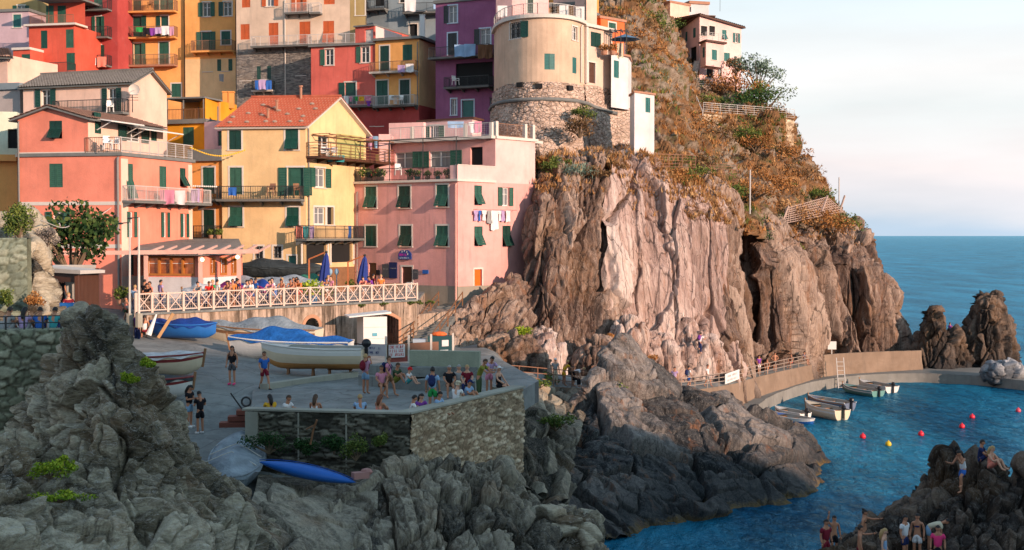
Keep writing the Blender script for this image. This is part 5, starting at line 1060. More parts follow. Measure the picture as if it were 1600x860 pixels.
# projecting bay
bx_ = [XY(1094,182.5,85), XY(1103,180,85), XY(1131,182.5,85)]; g0, g1 = Face(bx_[0], bx_[1]), Face(bx_[1], bx_[2]); mb = MB(); spb = [(1112,78,1120,94,'c'),]; spa = [(1098,74,1101,90,'cn')]
facade(mb, g0, Z(104,181), Z(67,181), spa); facade(mb, g1, Z(104,181), Z(67,181), spb)
c4 = bx_[0]+bx_[2]-bx_[1]; foot = bx_+[c4]
mb.poly([(p.x,p.y,Z(67,181)) for p in foot]); mb.poly([(p.x,p.y,Z(104,181)) for p in foot]); mb.build('bay', [C_villa], h.o)
for w_ in spb: window(g1, w_, h.o, M_teal)
for w_ in spa: window(g0, w_, h.o, M_teal)
q = MB(); 
for p in foot: pass
z_ = Z(67,181)
q.box8([(foot[0].x-.3,foot[0].y-.3,z_+.01),(foot[1].x,foot[1].y-.5,z_+.01),(foot[2].x+.4,foot[2].y-.3,z_+.01),(foot[3].x,foot[3].y,z_+.01),(foot[0].x-.3,foot[0].y-.3,z_+.25),(foot[1].x,foot[1].y-.5,z_+.25),(foot[2].x+.4,foot[2].y-.3,z_+.25),(foot[3].x,foot[3].y,z_+.25)]); bs = q.build('balcony', M_brnsh, h.o)
rail(g0, 0, g0.L, z_+.25, 1.1, .1, M_rail_l, bs, sides=False, style='rails'); rail(g1, 0, g1.L, z_+.25, 1.1, .1, M_rail_l, bs, sides=False, style='rails')
q = MB()  # outside stairs with pale rails
pa, pb = P(1080, 125, 182), P(1090, 97, 184)
for i in range(12):
    p = pa.lerp(pb, i/11); q.box(p, (1.0,.5,.25))
q.bar(pa+Vector((.5,0,1)), pb+Vector((.5,0,1)), .08); q.bar(pa+Vector((.5,0,.5)), pb+Vector((.5,0,.5)), .06); q.build('staircase', M_trim, h.o)
ft = Face(P(1077,134,181).to_2d(), P(1139,131,182).to_2d()); q = MB(); fbox(q, ft, 0, ft.L, Z(142,181), Z(134,181), -6, 0); tr = q.build('terrace', M_oldwall, h.o); rail(ft, 0, ft.L, Z(134,181), 1.1, -.05, M_rail_l, tr, sides=False, style='rails')
h = House('cliff_house', 'white topped house with an orange front behind the pink cliff villa, top edge', 'house', [(1030,196),(1046,193),(1076,196)], Z(40,194), Z(6,194), [C_pale, C_rpink]); h.done(); slab_roof(h.o, h.foot, Z(6,194), .3, M_slabt)
h = House('cliff_house', 'plain white gabled house behind the roof of the pink cliff villa', 'house', [(1076,205),(1106,206)], Z(40,205), Z(6,205), [C_whit]); h.win(0, [(1077,11,1080,19,'gn')]); h.done(); slab_roof(h.o, h.foot, Z(6,205), .45, M_slabt)
# ================================================================== terrace, walls, walkway, quay
def G(px, py, z):
    r = P(px, py, 1.0)-Vector((0, 0, CAMZ)); k = (z-CAMZ)/r.z; return Vector((r.x*k, r.y*k, z))
TZ = 10.7
M_stain = plaster('stained_terrace_wall', (0.46, 0.33, 0.25), 1.0, (.62, .48, .38))
m, t, b = nmat('streaked_wall'); v = coords(t, (2.4, 2.4, .22)); v0 = coords(t); a_ = noise(t, v, 1.2, 5, .7); b_ = noise(t, v0, .5, 5, .7); c_ = noise(t, v0, 4, 5, .7)
c = mixc(t, rng(t, a_, .42, .58), (.10,.07,.05), (.50,.37,.29)); c = mixc(t, rng(t, b_, .45, .62, 0, .8), c, (.40,.28,.20)); c = mixc(t, rng(t, c_, .5, .7, 0, .5), c, (.10,.08,.055)); t.links.new(c, b.inputs['Base Color']); b.inputs['Roughness'].default_value = .95; bump(t, b, nd(t, 'ShaderNodeMath', {0: a_, 1: c_}, operation='ADD').outputs[0], .7, .08); M_streak = m
tA, tB = XY(212, 70.5, 490), XY(651, 86, 468); tf = Face(tA, tB)
T = empty('terrace', ((tA.x+tB.x)/2, (tA.y+tB.y)/2+5, TZ-3), 'raised village terrace with a streaked retaining wall of arches and a white criss cross rail', 'terrace')
def arch_holes(x0, x1, ytop, ybot, n=12):
    s0 = tf.sz(x0, 500)[0]; s1 = tf.sz(x1, 500)[0]; zt_ = tf.sz((x0+x1)/2, ytop)[1]; zb = tf.sz((x0+x1)/2, ybot)[1]; r = min((s1-s0)/2, (zt_-zb)*.95); out = []
    for i in range(n):
        a, c_ = s0+(s1-s0)*i/n, s0+(s1-s0)*(i+1)/n; u = ((a+c_)/2-(s0+s1)/2)/((s1-s0)/2); out.append((a, c_, zb, zt_-r+r*sqrt(max(0, 1-u*u))))
    return out, (s0, s1, zb, zt_, r)
holes = []; rings = []
for x0, x1, yt, yb in ((396,415,503,522),(476,498,497,548),(322,350,512,528),(563,622,491,548)):
    if x1 == 622:
        s0 = tf.sz(x0, 500)[0]; s1 = tf.sz(x1, 500)[0]; zt_ = tf.sz(592, yt)[1]; zb = tf.sz(592, yb)[1]; n = 14; hh_ = []
        for i in range(n):
            u = (i+.5)/n*2-1; hh_.append((s0+(s1-s0)*i/n, s0+(s1-s0)*(i+1)/n, zb, zt_-.45*u*u))
        rings.append((s0, s1, zb, zt_, .45, 1))
    else:
        hh_, g = arch_holes(x0, x1, yt, yb); rings.append(g+(0,))
    holes += hh_
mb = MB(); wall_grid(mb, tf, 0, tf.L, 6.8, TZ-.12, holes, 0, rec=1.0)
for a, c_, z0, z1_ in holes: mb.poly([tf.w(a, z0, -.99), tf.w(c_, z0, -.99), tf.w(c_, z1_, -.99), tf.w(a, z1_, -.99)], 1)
e_ = XY(664, 98, 468); mb.poly([(tB.x,tB.y,6.8),(e_.x,e_.y,6.8),(e_.x,e_.y,TZ-.12),(tB.x,tB.y,TZ-.12)], 0)
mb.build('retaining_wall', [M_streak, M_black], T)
pts = [tA, tB, e_, XY(560, 106, 468), XY(150, 104, 468), XY(186, 84, 468)]
def slab(name, pts, z0, z1, mat, parent=None, over=0): 
    q = MB(); n = len(pts); q.poly([(p.x,p.y,z1) for p in pts]); q.poly([(p.x,p.y,z0) for p in reversed(pts)])
    for i in range(n): a, b_ = pts[i], pts[(i+1) % n]; q.poly([(a.x,a.y,z0),(b_.x,b_.y,z0),(b_.x,b_.y,z1),(a.x,a.y,z1)])
    return q.build(name, mat, parent)
M_archb = plaster('arch_brick', (.50,.26,.16), .8)
fr = tf.n*.12; slab('floor_slab', [tA+fr, tB+fr] + pts[2:], TZ-.12, TZ, M_conc, T)
for s0, s1, zb, zt_, r, k in rings:
    q = MB(); n = 14; w = .22
    for i in range(n):
        a0, a1 = pi*(1-i/n), pi*(1-(i+1)/n); c0 = (s0+s1)/2; R_ = (s1-s0)/2
        if k: 
            f_ = lambda u: zt_-.45*u*u
            ua, ub = -1+2*i/n, -1+2*(i+1)/n; q.box8([tf.w(c0+ua*R_, f_(ua), .06), tf.w(c0+ub*R_, f_(ub), .06), tf.w(c0+ub*R_, f_(ub), -.1), tf.w(c0+ua*R_, f_(ua), -.1), tf.w(c0+ua*R_, f_(ua)+w, .06), tf.w(c0+ub*R_, f_(ub)+w, .06), tf.w(c0+ub*R_, f_(ub)+w, -.1), tf.w(c0+ua*R_, f_(ua)+w, -.1)])
        else:
            zc_ = zt_-r
            pa = [(c0+R_*cos(a0), zc_+r*sin(a0)), (c0+R_*cos(a1), zc_+r*sin(a1)), (c0+(R_+w)*cos(a1), zc_+(r+w)*sin(a1)), (c0+(R_+w)*cos(a0), zc_+(r+w)*sin(a0))]
            q.box8([tf.w(pa[0][0], pa[0][1], .04), tf.w(pa[1][0], pa[1][1], .04), tf.w(pa[1][0], pa[1][1], -.08), tf.w(pa[0][0], pa[0][1], -.08), tf.w(pa[3][0], pa[3][1], .04), tf.w(pa[2][0], pa[2][1], .04), tf.w(pa[2][0], pa[2][1], -.08), tf.w(pa[3][0], pa[3][1], -.08)])
    if k: fbox(q, tf, s1, s1+w, zb, zt_-.3, -.1, .061)
    q.build('arch_surround', M_archb, T)
s0, zz_ = tf.sz(488, 540); q = MB(); g = rings[1]; fbox(q, tf, g[0]+.05, g[1]-.05, g[3]-1.0, g[3]-.25, -.9, -.8); q.build('arch_plug', M_trim, T)
g = rings[3]; q = MB(); fbox(q, tf, g[0]+(g[1]-g[0])*.4, g[1]-.05, g[2], g[3]-.25, -.98, -.6); q.build('inner_panel', C_salmon, T)
M_xr = flat('rail_white_paint', (.62,.47,.39), .7, .2, 6)
q = MB(); nb = 21; bw = tf.L/nb
for i in range(nb+1):
    s = i*bw; fbox(q, tf, s-.07, s+.07, TZ, TZ+1.12, -.07, .07)
for i in range(nb):
    a, c_ = i*bw+.07, (i+1)*bw-.07
    fbox(q, tf, a, c_, TZ+1.02, TZ+1.09, -.04, .05); fbox(q, tf, a, c_, TZ+.10, TZ+.16, -.03, .03)
    q.bar(tf.w(a+.03, TZ+.16, .02), tf.w(c_-.03, TZ+1.02, .02), .05); q.bar(tf.w(a+.03, TZ+1.02, -.02), tf.w(c_-.03, TZ+.16, -.02), .05)
    for k in range(1, 6): q.bar(tf.w(a+(c_-a)*k/6, TZ+.16, -.035), tf.w(a+(c_-a)*k/6, TZ+1.02, -.035), .012)
    for k in range(1, 4): q.bar(tf.w(a, TZ+.16+.86*k/4, -.035), tf.w(c_, TZ+.16+.86*k/4, -.035), .012)
sd_ = Face(tA+Vector((-1.2, 4.5)), tA)
for i in range(4): s = i*sd_.L/3; fbox(q, sd_, s-.06, s+.06, TZ-.2, TZ+1.1, -.06, .06)
for i in range(3): a, c_ = i*sd_.L/3+.06, (i+1)*sd_.L/3-.08; fbox(q, sd_, a, c_, TZ+1.02, TZ+1.09, -.04, .04); q.bar(sd_.w(a, TZ+.1), sd_.w(c_, TZ+1.02), .05); q.bar(sd_.w(a, TZ+1.02), sd_.w(c_, TZ+.1), .05)
q.build('criss_cross_rail', M_xr, T)
slab('side_wall', [tA+Vector((-1.3,4.6)), tA+Vector((-.15,0)), tA, tA+Vector((-1.1,4.6))], 8.9, TZ-.005, M_streak, T)
# masonry strip under its left end, where boats are stored
# ---- stairs at the right end of the terrace
S_ = empty('staircase', G(672, 540, 7.7), 'dark stone stairs with wooden handrails between the terrace wall and the pink house', 'stairs'); 
pa, pb = G(652, 548, 7.6), P(704, 478, 95); mb = MB(); dd = (pb-pa); sdv = Vector((dd.y, -dd.x, 0)).normalized()*.9
for i in range(16):
    p = pa+dd*i/16; q4 = p+dd/16; mb.box8([p-sdv-Vector((0,0,.6)), p+sdv-Vector((0,0,.6)), q4+sdv-Vector((0,0,.6)), q4-sdv-Vector((0,0,.6)), *[Vector((w_.x, w_.y, p.z+dd.z/16)) for w_ in (p-sdv, p+sdv, q4+sdv, q4-sdv)]])
mb.build('step', M_stone, S_)
for sg in (-1, 1):
    q = MB()
    for i in range(5): p = pa+dd*i/4+sdv*sg; q.bar(p, p+Vector((0,0,1.05)), .08)
    for h_ in (1.0, .55): q.bar(pa+sdv*sg+Vector((0,0,h_)), pb+sdv*sg+Vector((0,0,h_)), .06)
    q.build('handrail', M_wood, S_)
put(slab('retaining_block', [XY(652,87,520), XY(720,93,520), XY(726,99,520), XY(660,99,520)], 6.8, 9.6, M_streak), 'dark stained masonry block below the grey foot of the pink house', 'wall')
# ---- stone walls made of real stones
def stone_wall(name, f, s0, s1, z0, z1, mat, sz=(.42,.42,.2), label=None, seed=0, res=.05, amp=.09, thick=.6, jw=.13, top=None):
    nu = max(4, int((s1-s0)/res)); nv = max(4, int((z1-z0)/res)); U, V = np.meshgrid(np.linspace(s0, s1, nu), np.linspace(z0, z1, nv)); u, v = U.ravel(), V.ravel()
    if top is not None: tz = top(u); v = z0 + (v-z0)*(tz-z0)/(z1-z0)
    X = np.stack((f.a.x+f.d.x*u, f.a.y+f.d.y*u, v), 1); Q = np.stack((u/sz[0], np.zeros(len(u))+seed*3.3, v/sz[2]), 1)
    Q[:, 0] += .6*(_h(np.floor(Q[:,2]).astype(np.int64), np.zeros(len(u), np.int64), np.zeros(len(u), np.int64), seed)); Q = Q+.25*np.stack([fbm(Q*.7+9*j, 2, seed+j) for j in range(3)], 1)
    f1, f2, r, off = worley(Q, seed); e = f2-f1
    h = amp*(.35+.65*r)*sstep(0, jw*1.6, e) + .02*fbm(X*6, 3, seed) + amp*.4*((off*np.stack((_r(r,1),_r(r,2),_r(r,3)),1)).sum(1))
    h = h+.10*fbm(X/1.7, 3, seed+4)
    X[:, 0] += f.n.x*h; X[:, 1] += f.n.y*h
    i = np.arange((nv-1)*nu).reshape(nv-1, nu)[:, :-1].ravel(); F = np.stack((i, i+1, i+nu+1, i+nu), 1)
    # close the back as a solid
    n0 = len(X); tp = X[-nu:].copy(); tpb = tp.copy(); tpb[:, :2] -= np.array(f.n)*thick; bt = X[:nu].copy(); bt[:, :2] -= np.array(f.n)*thick
    X = np.concatenate((X, tpb, bt)); j = np.arange(nu-1); a0 = (nv-1)*nu
    F = np.concatenate((F, np.stack((a0+j, a0+j+1, n0+j+1, n0+j), 1), np.stack((n0+j, n0+j+1, n0+nu+j+1, n0+nu+j), 1)))
    tone = np.concatenate((r, np.full(2*nu, .5))); jo = np.concatenate((1-sstep(0, jw, e), np.zeros(2*nu)))
    o = npmesh(name, X, F, mat, attrs={'tone': tone, 'joint': jo*.8}); return put(o, label, 'wall') if label else o
M_drk = stonemat('dark_wall_stone', (.04,.037,.03), (.12,.11,.085), (.30,.27,.21), (.04,.036,.028)); M_lit = stonemat('sunlit_wall_stone', (.28,.19,.12), (.58,.43,.28), (.82,.66,.48), (.18,.125,.08)); M_grn = stonemat('greenish_wall_stone', (.17,.18,.12), (.33,.33,.23), (.50,.47,.34), (.09,.08,.06))  # pale stone: sun on the platform's right wall put into its tan colour
wf1 = Face(XY(385, 47, 650), XY(640, 46, 650)); wf2 = Face(XY(640, 46, 650), XY(817, 54, 650))
zw_ = 8.62
stone_wall('stone_wall', wf1, 0, wf1.L, 3.6, zw_-.1, M_drk, (.5,.5,.15), 'dark dry stone wall of thin slabs, behind the blue kayak', 5, .045, .10)
stone_wall('stone_wall', wf2, 0, wf2.L, 2.8, zw_-.1, M_lit, (.40,.40,.16), 'tall pale stone wall of the viewing platform, right of the dark one', 6, .045, .09)
M_cap = plaster('cap_concrete', (.36,.34,.28), .8)
PL = empty('viewing_platform', (wf1.w(2, 8).x, 52, 8), 'grey concrete viewing platform with seat steps behind the stone walls', 'platform')
slab('deck', [wf1.w(0,0,-.4).to_2d(), wf1.w(wf1.L,0,-.45).to_2d(), wf2.w(wf2.L-.3,0,-.45).to_2d(), XY(842, 60, 600), XY(770, 73, 600), XY(600, 66, 600), XY(440, 60, 600), XY(395, 57, 600)], 7.2, 8.17, M_conc, PL)
q = MB(); 
fbox(q, wf1, -.15, wf1.L+.02, zw_-.07, zw_, -.5, .07); fbox(q, wf2, 0, wf2.L+.1, zw_-.07, zw_+.002, -.55, .07); fbox(q, wf1, 0, .48, 6, zw_-.1, -.1, .14); fbox(q, wf2, wf2.L-.1, wf2.L+.04, 3, zw_-.1, -1.5, .0)
for s in (2.02, 3.83): fbox(q, wf1, s-.025, s+.025, 5.9, zw_-.1, .0, .10)
q.build('wall_cap', M_cap, PL)
def lowwall(pts, z0, z1, name, mat, w=.45):
    for a, b_ in zip(pts, pts[1:]):
        f = Face(a, b_); q = MB(); fbox(q, f, -.01, f.L+.01, z0, z1, -w, 0); q.build(name, mat, PL)
p2 = lambda px, py, z: G(px, py, z).to_2d()
lowwall([p2(418,610,8.15), p2(500,598,8.15), p2(560,590,8.15)], 7.9, 8.42, 'kerb_wall', M_cap)
lowwall([p2(560,602,8.17), p2(640,610,8.17), p2(742,612,8.17)], 8.0, 8.62, 'seat_step', M_conc, 1.3)
lowwall([p2(572,586,8.6), p2(640,590,8.6), p2(745,590,8.6)], 8.0, 9.05, 'seat_step', M_conc, 1.6)
lowwall([p2(640,572,9.05), p2(748,574,9.05)], 8.2, 9.75, 'back_wall', plaster('mossy_concrete', (.30,.32,.24), 1.0), .4)
# ---- fence, banners and shed behind the platform
FZ = 9.0; ff = Face(XY(603,64,560), XY(708,66,560)); q = MB()
fe = empty('panel_fence', (ff.w(1,9).x, ff.w(1,9).y, 8.6), 'brown screen fence on posts behind the platform seats', 'fence')
for i in range(4): s = ff.L*i/3; q = MB(); q.bar(ff.w(s, 8.2), ff.w(s, 9.95), .1); q.build('post', M_trim, fe)
q = MB(); fbox(q, ff, 0, ff.L*.78, 8.9, 9.55, -.02, .0); q.build('screen', flat('brown_screen', (.20,.10,.065), .9, .3), fe); q = MB(); fbox(q, ff, 0, ff.L*.78, 8.62, 8.9, -.02, .0); q.build('red_strip', flat('red_screen', (.26,.06,.05), .9, .3), fe)
def text(s, size, loc, rot, mat, name='lettering', parent=None, ext=.004, align='CENTER', sx=1):
    cu = bpy.data.curves.new(name, 'FONT'); cu.body = s; cu.size = size; cu.extrude = ext; cu.align_x = align; cu.align_y = 'CENTER'; cu.resolution_u = 2
    o = bpy.data.objects.new(name, cu); C.objects.link(o); dg = bpy.context.evaluated_depsgraph_get(); me_ = bpy.data.meshes.new_from_object(o.evaluated_get(dg)); bpy.data.objects.remove(o)
    me_.name = name; o = bpy.data.objects.new(name, me_); C.objects.link(o); me_.materials.clear(); me_.materials.append(mat); o.rotation_euler = rot; o.scale = (sx,1,1)
    if parent: o.parent = parent; o.location = Vector(loc)-worldloc(parent)
    else: o.location = loc
    return o
def board(name, f, s0, s1, z0, z1, mat, label, cat, h=.05, th=.03, parent=None):
    q = MB(); fbox(q, f, s0, s1, z0, z1, h, h+th); o = q.build(name, mat, parent, loc=None)
    return put(o, label, cat) if not parent else o
M_redtxt = flat('red_lettering', (.55,.04,.05), .7, .1); M_blutxt = flat('navy_lettering', (.03,.05,.16), .7, .1); M_paper = flat('banner_white', (.66,.60,.60), .8, .1)
def scribble(f, s0, s1, z, hgt, h, mat, parent, seed=1):
    r = random.Random(seed); q = MB(); s = s0; w = hgt*.55
    while s < s1-w:
        if r.random() < .14: s += w; continue
        k = r.randint(0, 4); t_ = hgt*.17
        if k != 4: fbox(q, f, s, s+t_, z-hgt/2, z+hgt/2, h, h+.004)
        if k in (0, 2): fbox(q, f, s+t_, s+w*.8, z+hgt/2-t_, z+hgt/2, h, h+.004)
        if k in (0, 1, 4): fbox(q, f, s+t_, s+w*.8, z-hgt/2, z-hgt/2+t_, h, h+.004)
        if k in (2, 3): fbox(q, f, s+t_, s+w*.7, z-t_/2, z+t_/2, h, h+.004)
        if k in (3, 4): fbox(q, f, s+w*.7, s+w*.7+t_, z-hgt/2, z+hgt/2, h, h+.005)
        s += w*1.15
    q.build('lettering', mat, parent)
g1_ = Face(XY(562,64.5,555), XY(604,64,555)); o = board('banner', g1_, 0, g1_.L, 8.95, 9.55, flat('banner_pale', (.50,.45,.47), .8, .15), 'white banner with blue lettering on the fence beside the white shed', 'banner')
rz1 = atan2(g1_.d.y, g1_.d.x)
for k in (0, 1): scribble(g1_, g1_.L*(.3+.02*k), g1_.L*.8, 9.34-.22*k, .11, .085, M_blutxt, o, k)
o = board('banner', ff, .12, 1.02, 8.86, 9.5, M_paper, 'white notice with dense red lettering on the brown fence', 'notice', .06); rz2 = atan2(ff.d.y, ff.d.x)
for k in (0, 1, 2): scribble(ff, .17, .98, 9.39-.195*k, .14, .095, M_redtxt, o, k+4)
o = board('notice_board', ff, ff.L*.82, ff.L*.82+.38, 9.3, 9.62, M_paper, 'small blank white board by the white plastic chair', 'notice', .05)
# white shed
sh = House('shed', 'small white beach shed with a sloping roof in front of the big arch', 'shed', [(557,80.4),(567,79),(604,79.4)], 7.7, 9.95, [flat('shed_white', (.70,.68,.66), .6, .1)], depth=2); sh.done(); zq = 9.95
q = MB(); n_ = sh.f[1]; q.box8([n_.w(-.9,zq-.02,.15), n_.w(n_.L+.25,zq+.2,.15), n_.w(n_.L+.25,zq+.2,-2), n_.w(-.9,zq-.02,-2), n_.w(-.9,zq+.06,.15), n_.w(n_.L+.25,zq+.3,.15), n_.w(n_.L+.25,zq+.3,-2), n_.w(-.9,zq+.06,-2)]); q.build('roof', M_white, sh.o)
q = MB(); 
for k in range(1, 3): fbox(q, n_, .05, n_.L-.05, 7.9+.7*k, 7.93+.7*k, 0, .02)
q.build('batten', M_trim, sh.o); q = MB(); fbox(q, n_, n_.L*.38, n_.L*.58, 8.75, 8.95, .0, .025); q.build('emblem', flat('cyan_emblem', (.10,.35,.45), .6, .1), sh.o)
# ---- promenade under the cliff and the quay
PR = [(735,598,72),(800,600,76.5),(850,603,80),(920,608,85),(1000,612,90),(1060,612,94),(1110,606,98),(1150,599,104),(1180,590,110),(1240,576,119),(1290,566.6,126.5),(1360,562,130),(1440,559.5,133)]
pr = [P(*p) for p in PR]; pr = [Vector(x) for x in crom(np.array([tuple(p) for p in pr]), 60)]
def strip(name, edge, dx, dy, mat, drop=None, kind=None, label=None, cat=None, wallmat=None, jitter=0):
    q = MB()
    for a, b_ in zip(edge, edge[1:]):
        o_ = Vector((dx, dy, 0)); q.poly([a, b_, b_+o_, a+o_], 0)
    return q
q = strip('p', pr, 2, 6, M_conc)
put(q.build('promenade', M_conc), kind='structure')
M_sea1 = M_streak2 = plaster('sea_wall_plaster', (.25,.175,.125), 1.0, (.38,.29,.22)); M_quay = plaster('quay_concrete', (.22,.21,.19), .9)
# lower quay edge
QE = [(1050,668,96),(1110,662,98),(1150,652,100),(1180,636,105.5),(1206,618,113),(1250,602,118),(1290,593,122.5),(1350,586,126.5),(1430,583.5,129),(1500,586,126),(1545,589,121),(1600,595,1),(1660,600,118)]
qe = [G(px, py, 1.05) for px, py, D in QE]; qe = [Vector(x) for x in crom(np.array([tuple(p) for p in qe]), 60)]
q = MB()
def inner(p):
    k = min(pr, key=lambda w: abs(PX(w)[0]-PX(p)[0])); y = max(k.y+2, p.y+.6); return Vector((k.x*y/k.y, y, 1.05))
for a, b_ in zip(qe, qe[1:]): q.poly([a, b_, inner(b_), inner(a)])
q.poly([qe[-1], qe[-1]+Vector((10,0,0)), qe[-1]+Vector((10,14,0)), inner(qe[-1])])
put(q.build('quay', M_quay), kind='structure')
def vwall(name, edge, z0f, mat, label, cat, off=0.0, res=.25, h=.10, nv=12, batter=.25):
    E = crom(np.array([tuple(p) for p in edge]), 420); n = len(E); d = np.gradient(E, axis=0); d[:, 2] = 0; d /= np.linalg.norm(d, axis=1)[:, None]; nn = np.stack((d[:,1], -d[:,0], 0*d[:,0]), 1); X = []
    for j in range(nv):
        v = j/(nv-1); Y = E.copy(); Y[:, 2] = z0f + (E[:, 2]+.0-z0f)*v; Y += nn*(batter*(1-v)+off); X.append(Y)
    X = np.concatenate(X); NN = np.tile(nn, (nv, 1)); X = X+NN*(h*fbm(X/1.3, 4, 3)+.05*worley(X*np.array([1.6,1.6,2.4]))[2])[:, None]
    i = np.arange((nv-1)*n).reshape(nv-1, n)[:, :-1].ravel(); return put(npmesh(name, X, np.stack((i, i+1, i+n+1, i+n), 1), mat), label, cat)
vwall('sea_wall', [p+Vector((0,0,.0)) for p in pr], .4, M_sea1, 'warm stone retaining wall along the outer edge of the walkway under the cliff', 'wall', nv=26)
vwall('quay_wall', qe, -1, M_quay, 'low grey quay edge wall running round the harbour basin', 'quay wall', nv=10)
# parapet wall on the far right part
E2 = [p for p in pr if PX(p)[0] > 1285]
q = MB()
for a, b_ in zip(E2, E2[1:]):
    f = Face(a.to_2d(), b_.to_2d()); fbox(q, f, 0, f.L, a.z-.3, a.z+.75, -.35, 0)
put(q.build('parapet_wall', M_sea1), 'pale concrete parapet at the far end of the walkway', 'wall')
def path_rail(name, pts, h, mat, label, nrail=3, gap=1.7, w=.05):
    q = MB(); L_ = 0; last = pts[0]; q.bar(last, last+Vector((0,0,h)), w*1.2)
    for a, b_ in zip(pts, pts[1:]):
        for k in range(nrail): z = h*(1-k/nrail*.95); q.bar(a+Vector((0,0,z)), b_+Vector((0,0,z)), w)
        L_ += (b_-a).length
        if L_ > gap: q.bar(b_, b_+Vector((0,0,h)), w*1.2); L_ = 0
    return put(q.build(name, mat), label, 'railing')
path_rail('railing', [p for p in pr if PX(p)[0] < 925], 1.1, M_rust, 'rusty brown pipe railing on the walkway between the platform and the big rock', 3)
path_rail('railing', [p for p in pr if 1055 < PX(p)[0] < 1290], 1.0, flat('walk_rail', (.34,.26,.21), .7, .2), 'pale pipe railing on the walkway right of the big sea rock', 3)
pa = min(pr, key=lambda p: abs(PX(p)[0]-1128)); pb = min(pr, key=lambda p: abs(PX(p)[0]-1152)); f = Face(pa.to_2d(), pb.to_2d()); z_ = (pa.z+pb.z)/2
q = MB(); fbox(q, f, 0, f.L, z_+.2, z_+1.0, .05, .08); o = put(q.build('banner', M_white), 'white banner with faint grey lettering tied to the walkway railing', 'banner')
for k in (0, 1): scribble(f, f.L*.15, f.L*.85, z_+.75-.33*k, .16, .085, flat('grey_lettering', (.45,.42,.42), .7, .1), o, k+9)
p = P(1300, 540, 127.5); q = MB(); q.box(p, (.85,.06,.8), 0); q.bar(p+Vector((0,.08,-.4)), p+Vector((0,.08,-1.8)), .07); put(q.build('sign', M_white), 'blank white square sign on a post against the cliff end', 'sign')
q = MB()
for dx in (-.35, .35):
    a = P(1316, 612, 124.2)+Vector((dx,0,0)); q.bar(a, a+Vector((0,1.0,3.2)), .08)
for k in range(8): a = P(1316, 612, 124.2)+Vector((0,1.0*k/8,3.2*k/8)); q.bar(a+Vector((-.35,0,0)), a+Vector((.35,0,0)), .05)
put(q.build('ladder', M_rail_l), 'green metal ladder hanging on the quay wall above the moored boats', 'ladder')
# ---- walls at the far left
lf = Face(XY(-60, 42.5, 600), XY(106, 43.6, 600)); stone_wall('stone_wall', lf, 0, lf.L, 4.5, 11.8, M_grn, (.42,.42,.30), 'tall greenish stone wall of rounded stones at the left edge', 8, .05, .13, 1.0, .15)
lt = MB(); fbox(lt, lf, 0, lf.L, 11.55, 11.75, -6, -.4); put(lt.build('path', M_conc), kind='structure')
q = MB(); 
for k in range(6): s = .2+k*(lf.L-.4)/5; q.bar(lf.w(s, 11.8, -.3), lf.w(s, 12.25, -.3), .05)
for z in (12.25, 12.02): q.bar(lf.w(0, z, -.3), lf.w(lf.L+.3, z, -.3), .035)
put(q.build('railing', M_iron), 'thin dark railing on top of the greenish stone wall', 'railing')
lf2 = Face(XY(-60, 51.8, 420), XY(43, 52.3, 420)); stone_wall('stone_wall', lf2, 0, lf2.L, 11.5, ZAT(372, 52), stonemat('teal_wall_stone', (.16,.19,.15), (.27,.31,.24), (.38,.40,.31), (.08,.09,.06)), (.5,.5,.30), 'smaller block stone wall below the shrubs at the left edge', 9, .06, .09, 1.0)
# retaining wall of the garden on the cliff and its fence
gpts = [P(1098, 176, 153.5), P(1140, 178, 154.5), P(1190, 184, 157), P(1240, 190, 162)]
for a, b_, i in zip(gpts, gpts[1:], range(3)):
    pass
gf = Face(gpts[0].to_2d(), gpts[3].to_2d()); stone_wall('stone_wall', gf, 0, gf.L, ZAT(238, 155), ZAT(183, 158), M_lit, (.9,.9,.5), 'pinkish stone garden wall under the green railing high on the cliff', 11, .14, .2, 2.0)
q = MB(); fbox(q, gf, 0, gf.L, ZAT(183,158), ZAT(183,158)+.2, -9, .3); put(q.build('terrain_terrace', M_hill), kind='structure')
o = rail(gf, 0, gf.L, ZAT(183,158)+.2, 1.1, .1, M_rail_l, None, sides=False, style='rails'); put(o, 'pale green railing along the garden edge on the cliff', 'railing')
for (x0, y0, x1, y1, D, st, lb) in ((1024,240,1087,262,107.5,'rails','rusty railing on the hillside path right of the white box house'), (1110,262,1152,267,117,'rails','short wooden fence on the dry hillside')):
    f = Face(P(x0, y0, D).to_2d(), P(x1, y1, D+2).to_2d()); q = rail(f, 0, f.L, (P(x0,y0,D).z+P(x1,y1,D+2).z)/2-.6, 1.1, .0, M_rust, None, sides=False, style=st); put(q, lb, 'railing')
# rockfall net
q = MB(); 
c0, c1, c2, c3 = P(1222, 350, 127), P(1228, 326, 127.5), P(1292, 308, 133), P(1318, 330, 138)
for a, b_ in ((P(1216,362,126.5), P(1232,322,127.2)), (P(1284,330,132), P(1293,306,133)), (P(1312,330,140), P(1320,306,141))): q.bar(a, b_, .16)
def net(u, v): return (c0*(1-u)+c3*u)*(1-v)+(c1*(1-u)+c2*u)*v
for i in range(25): q.bar(net(i/24, 0), net(i/24, 1), .06)
for j in range(8): 
    for i in range(8): q.bar(net(i/8, j/7), net((i+1)/8, j/7), .06)
put(q.build('rockfall_net', flat('net_wire', (.42,.30,.25), .8, .2)), 'rusty rockfall net hung between leaning steel posts on the hillside', 'safety net')
for px, py, D, h_, lb in ((1172,300,116,4,'thin pale pole standing on the dry hillside'),(1311,300,141,3.2,'thin rod at the top of the rockfall net')):
    a = P(px, py, D); q = MB(); q.tube([a-Vector((0,0,h_/2)), a+Vector((0,0,h_/2))], .07, 6); put(q.build('pole', M_rail_l), lb, 'pole')
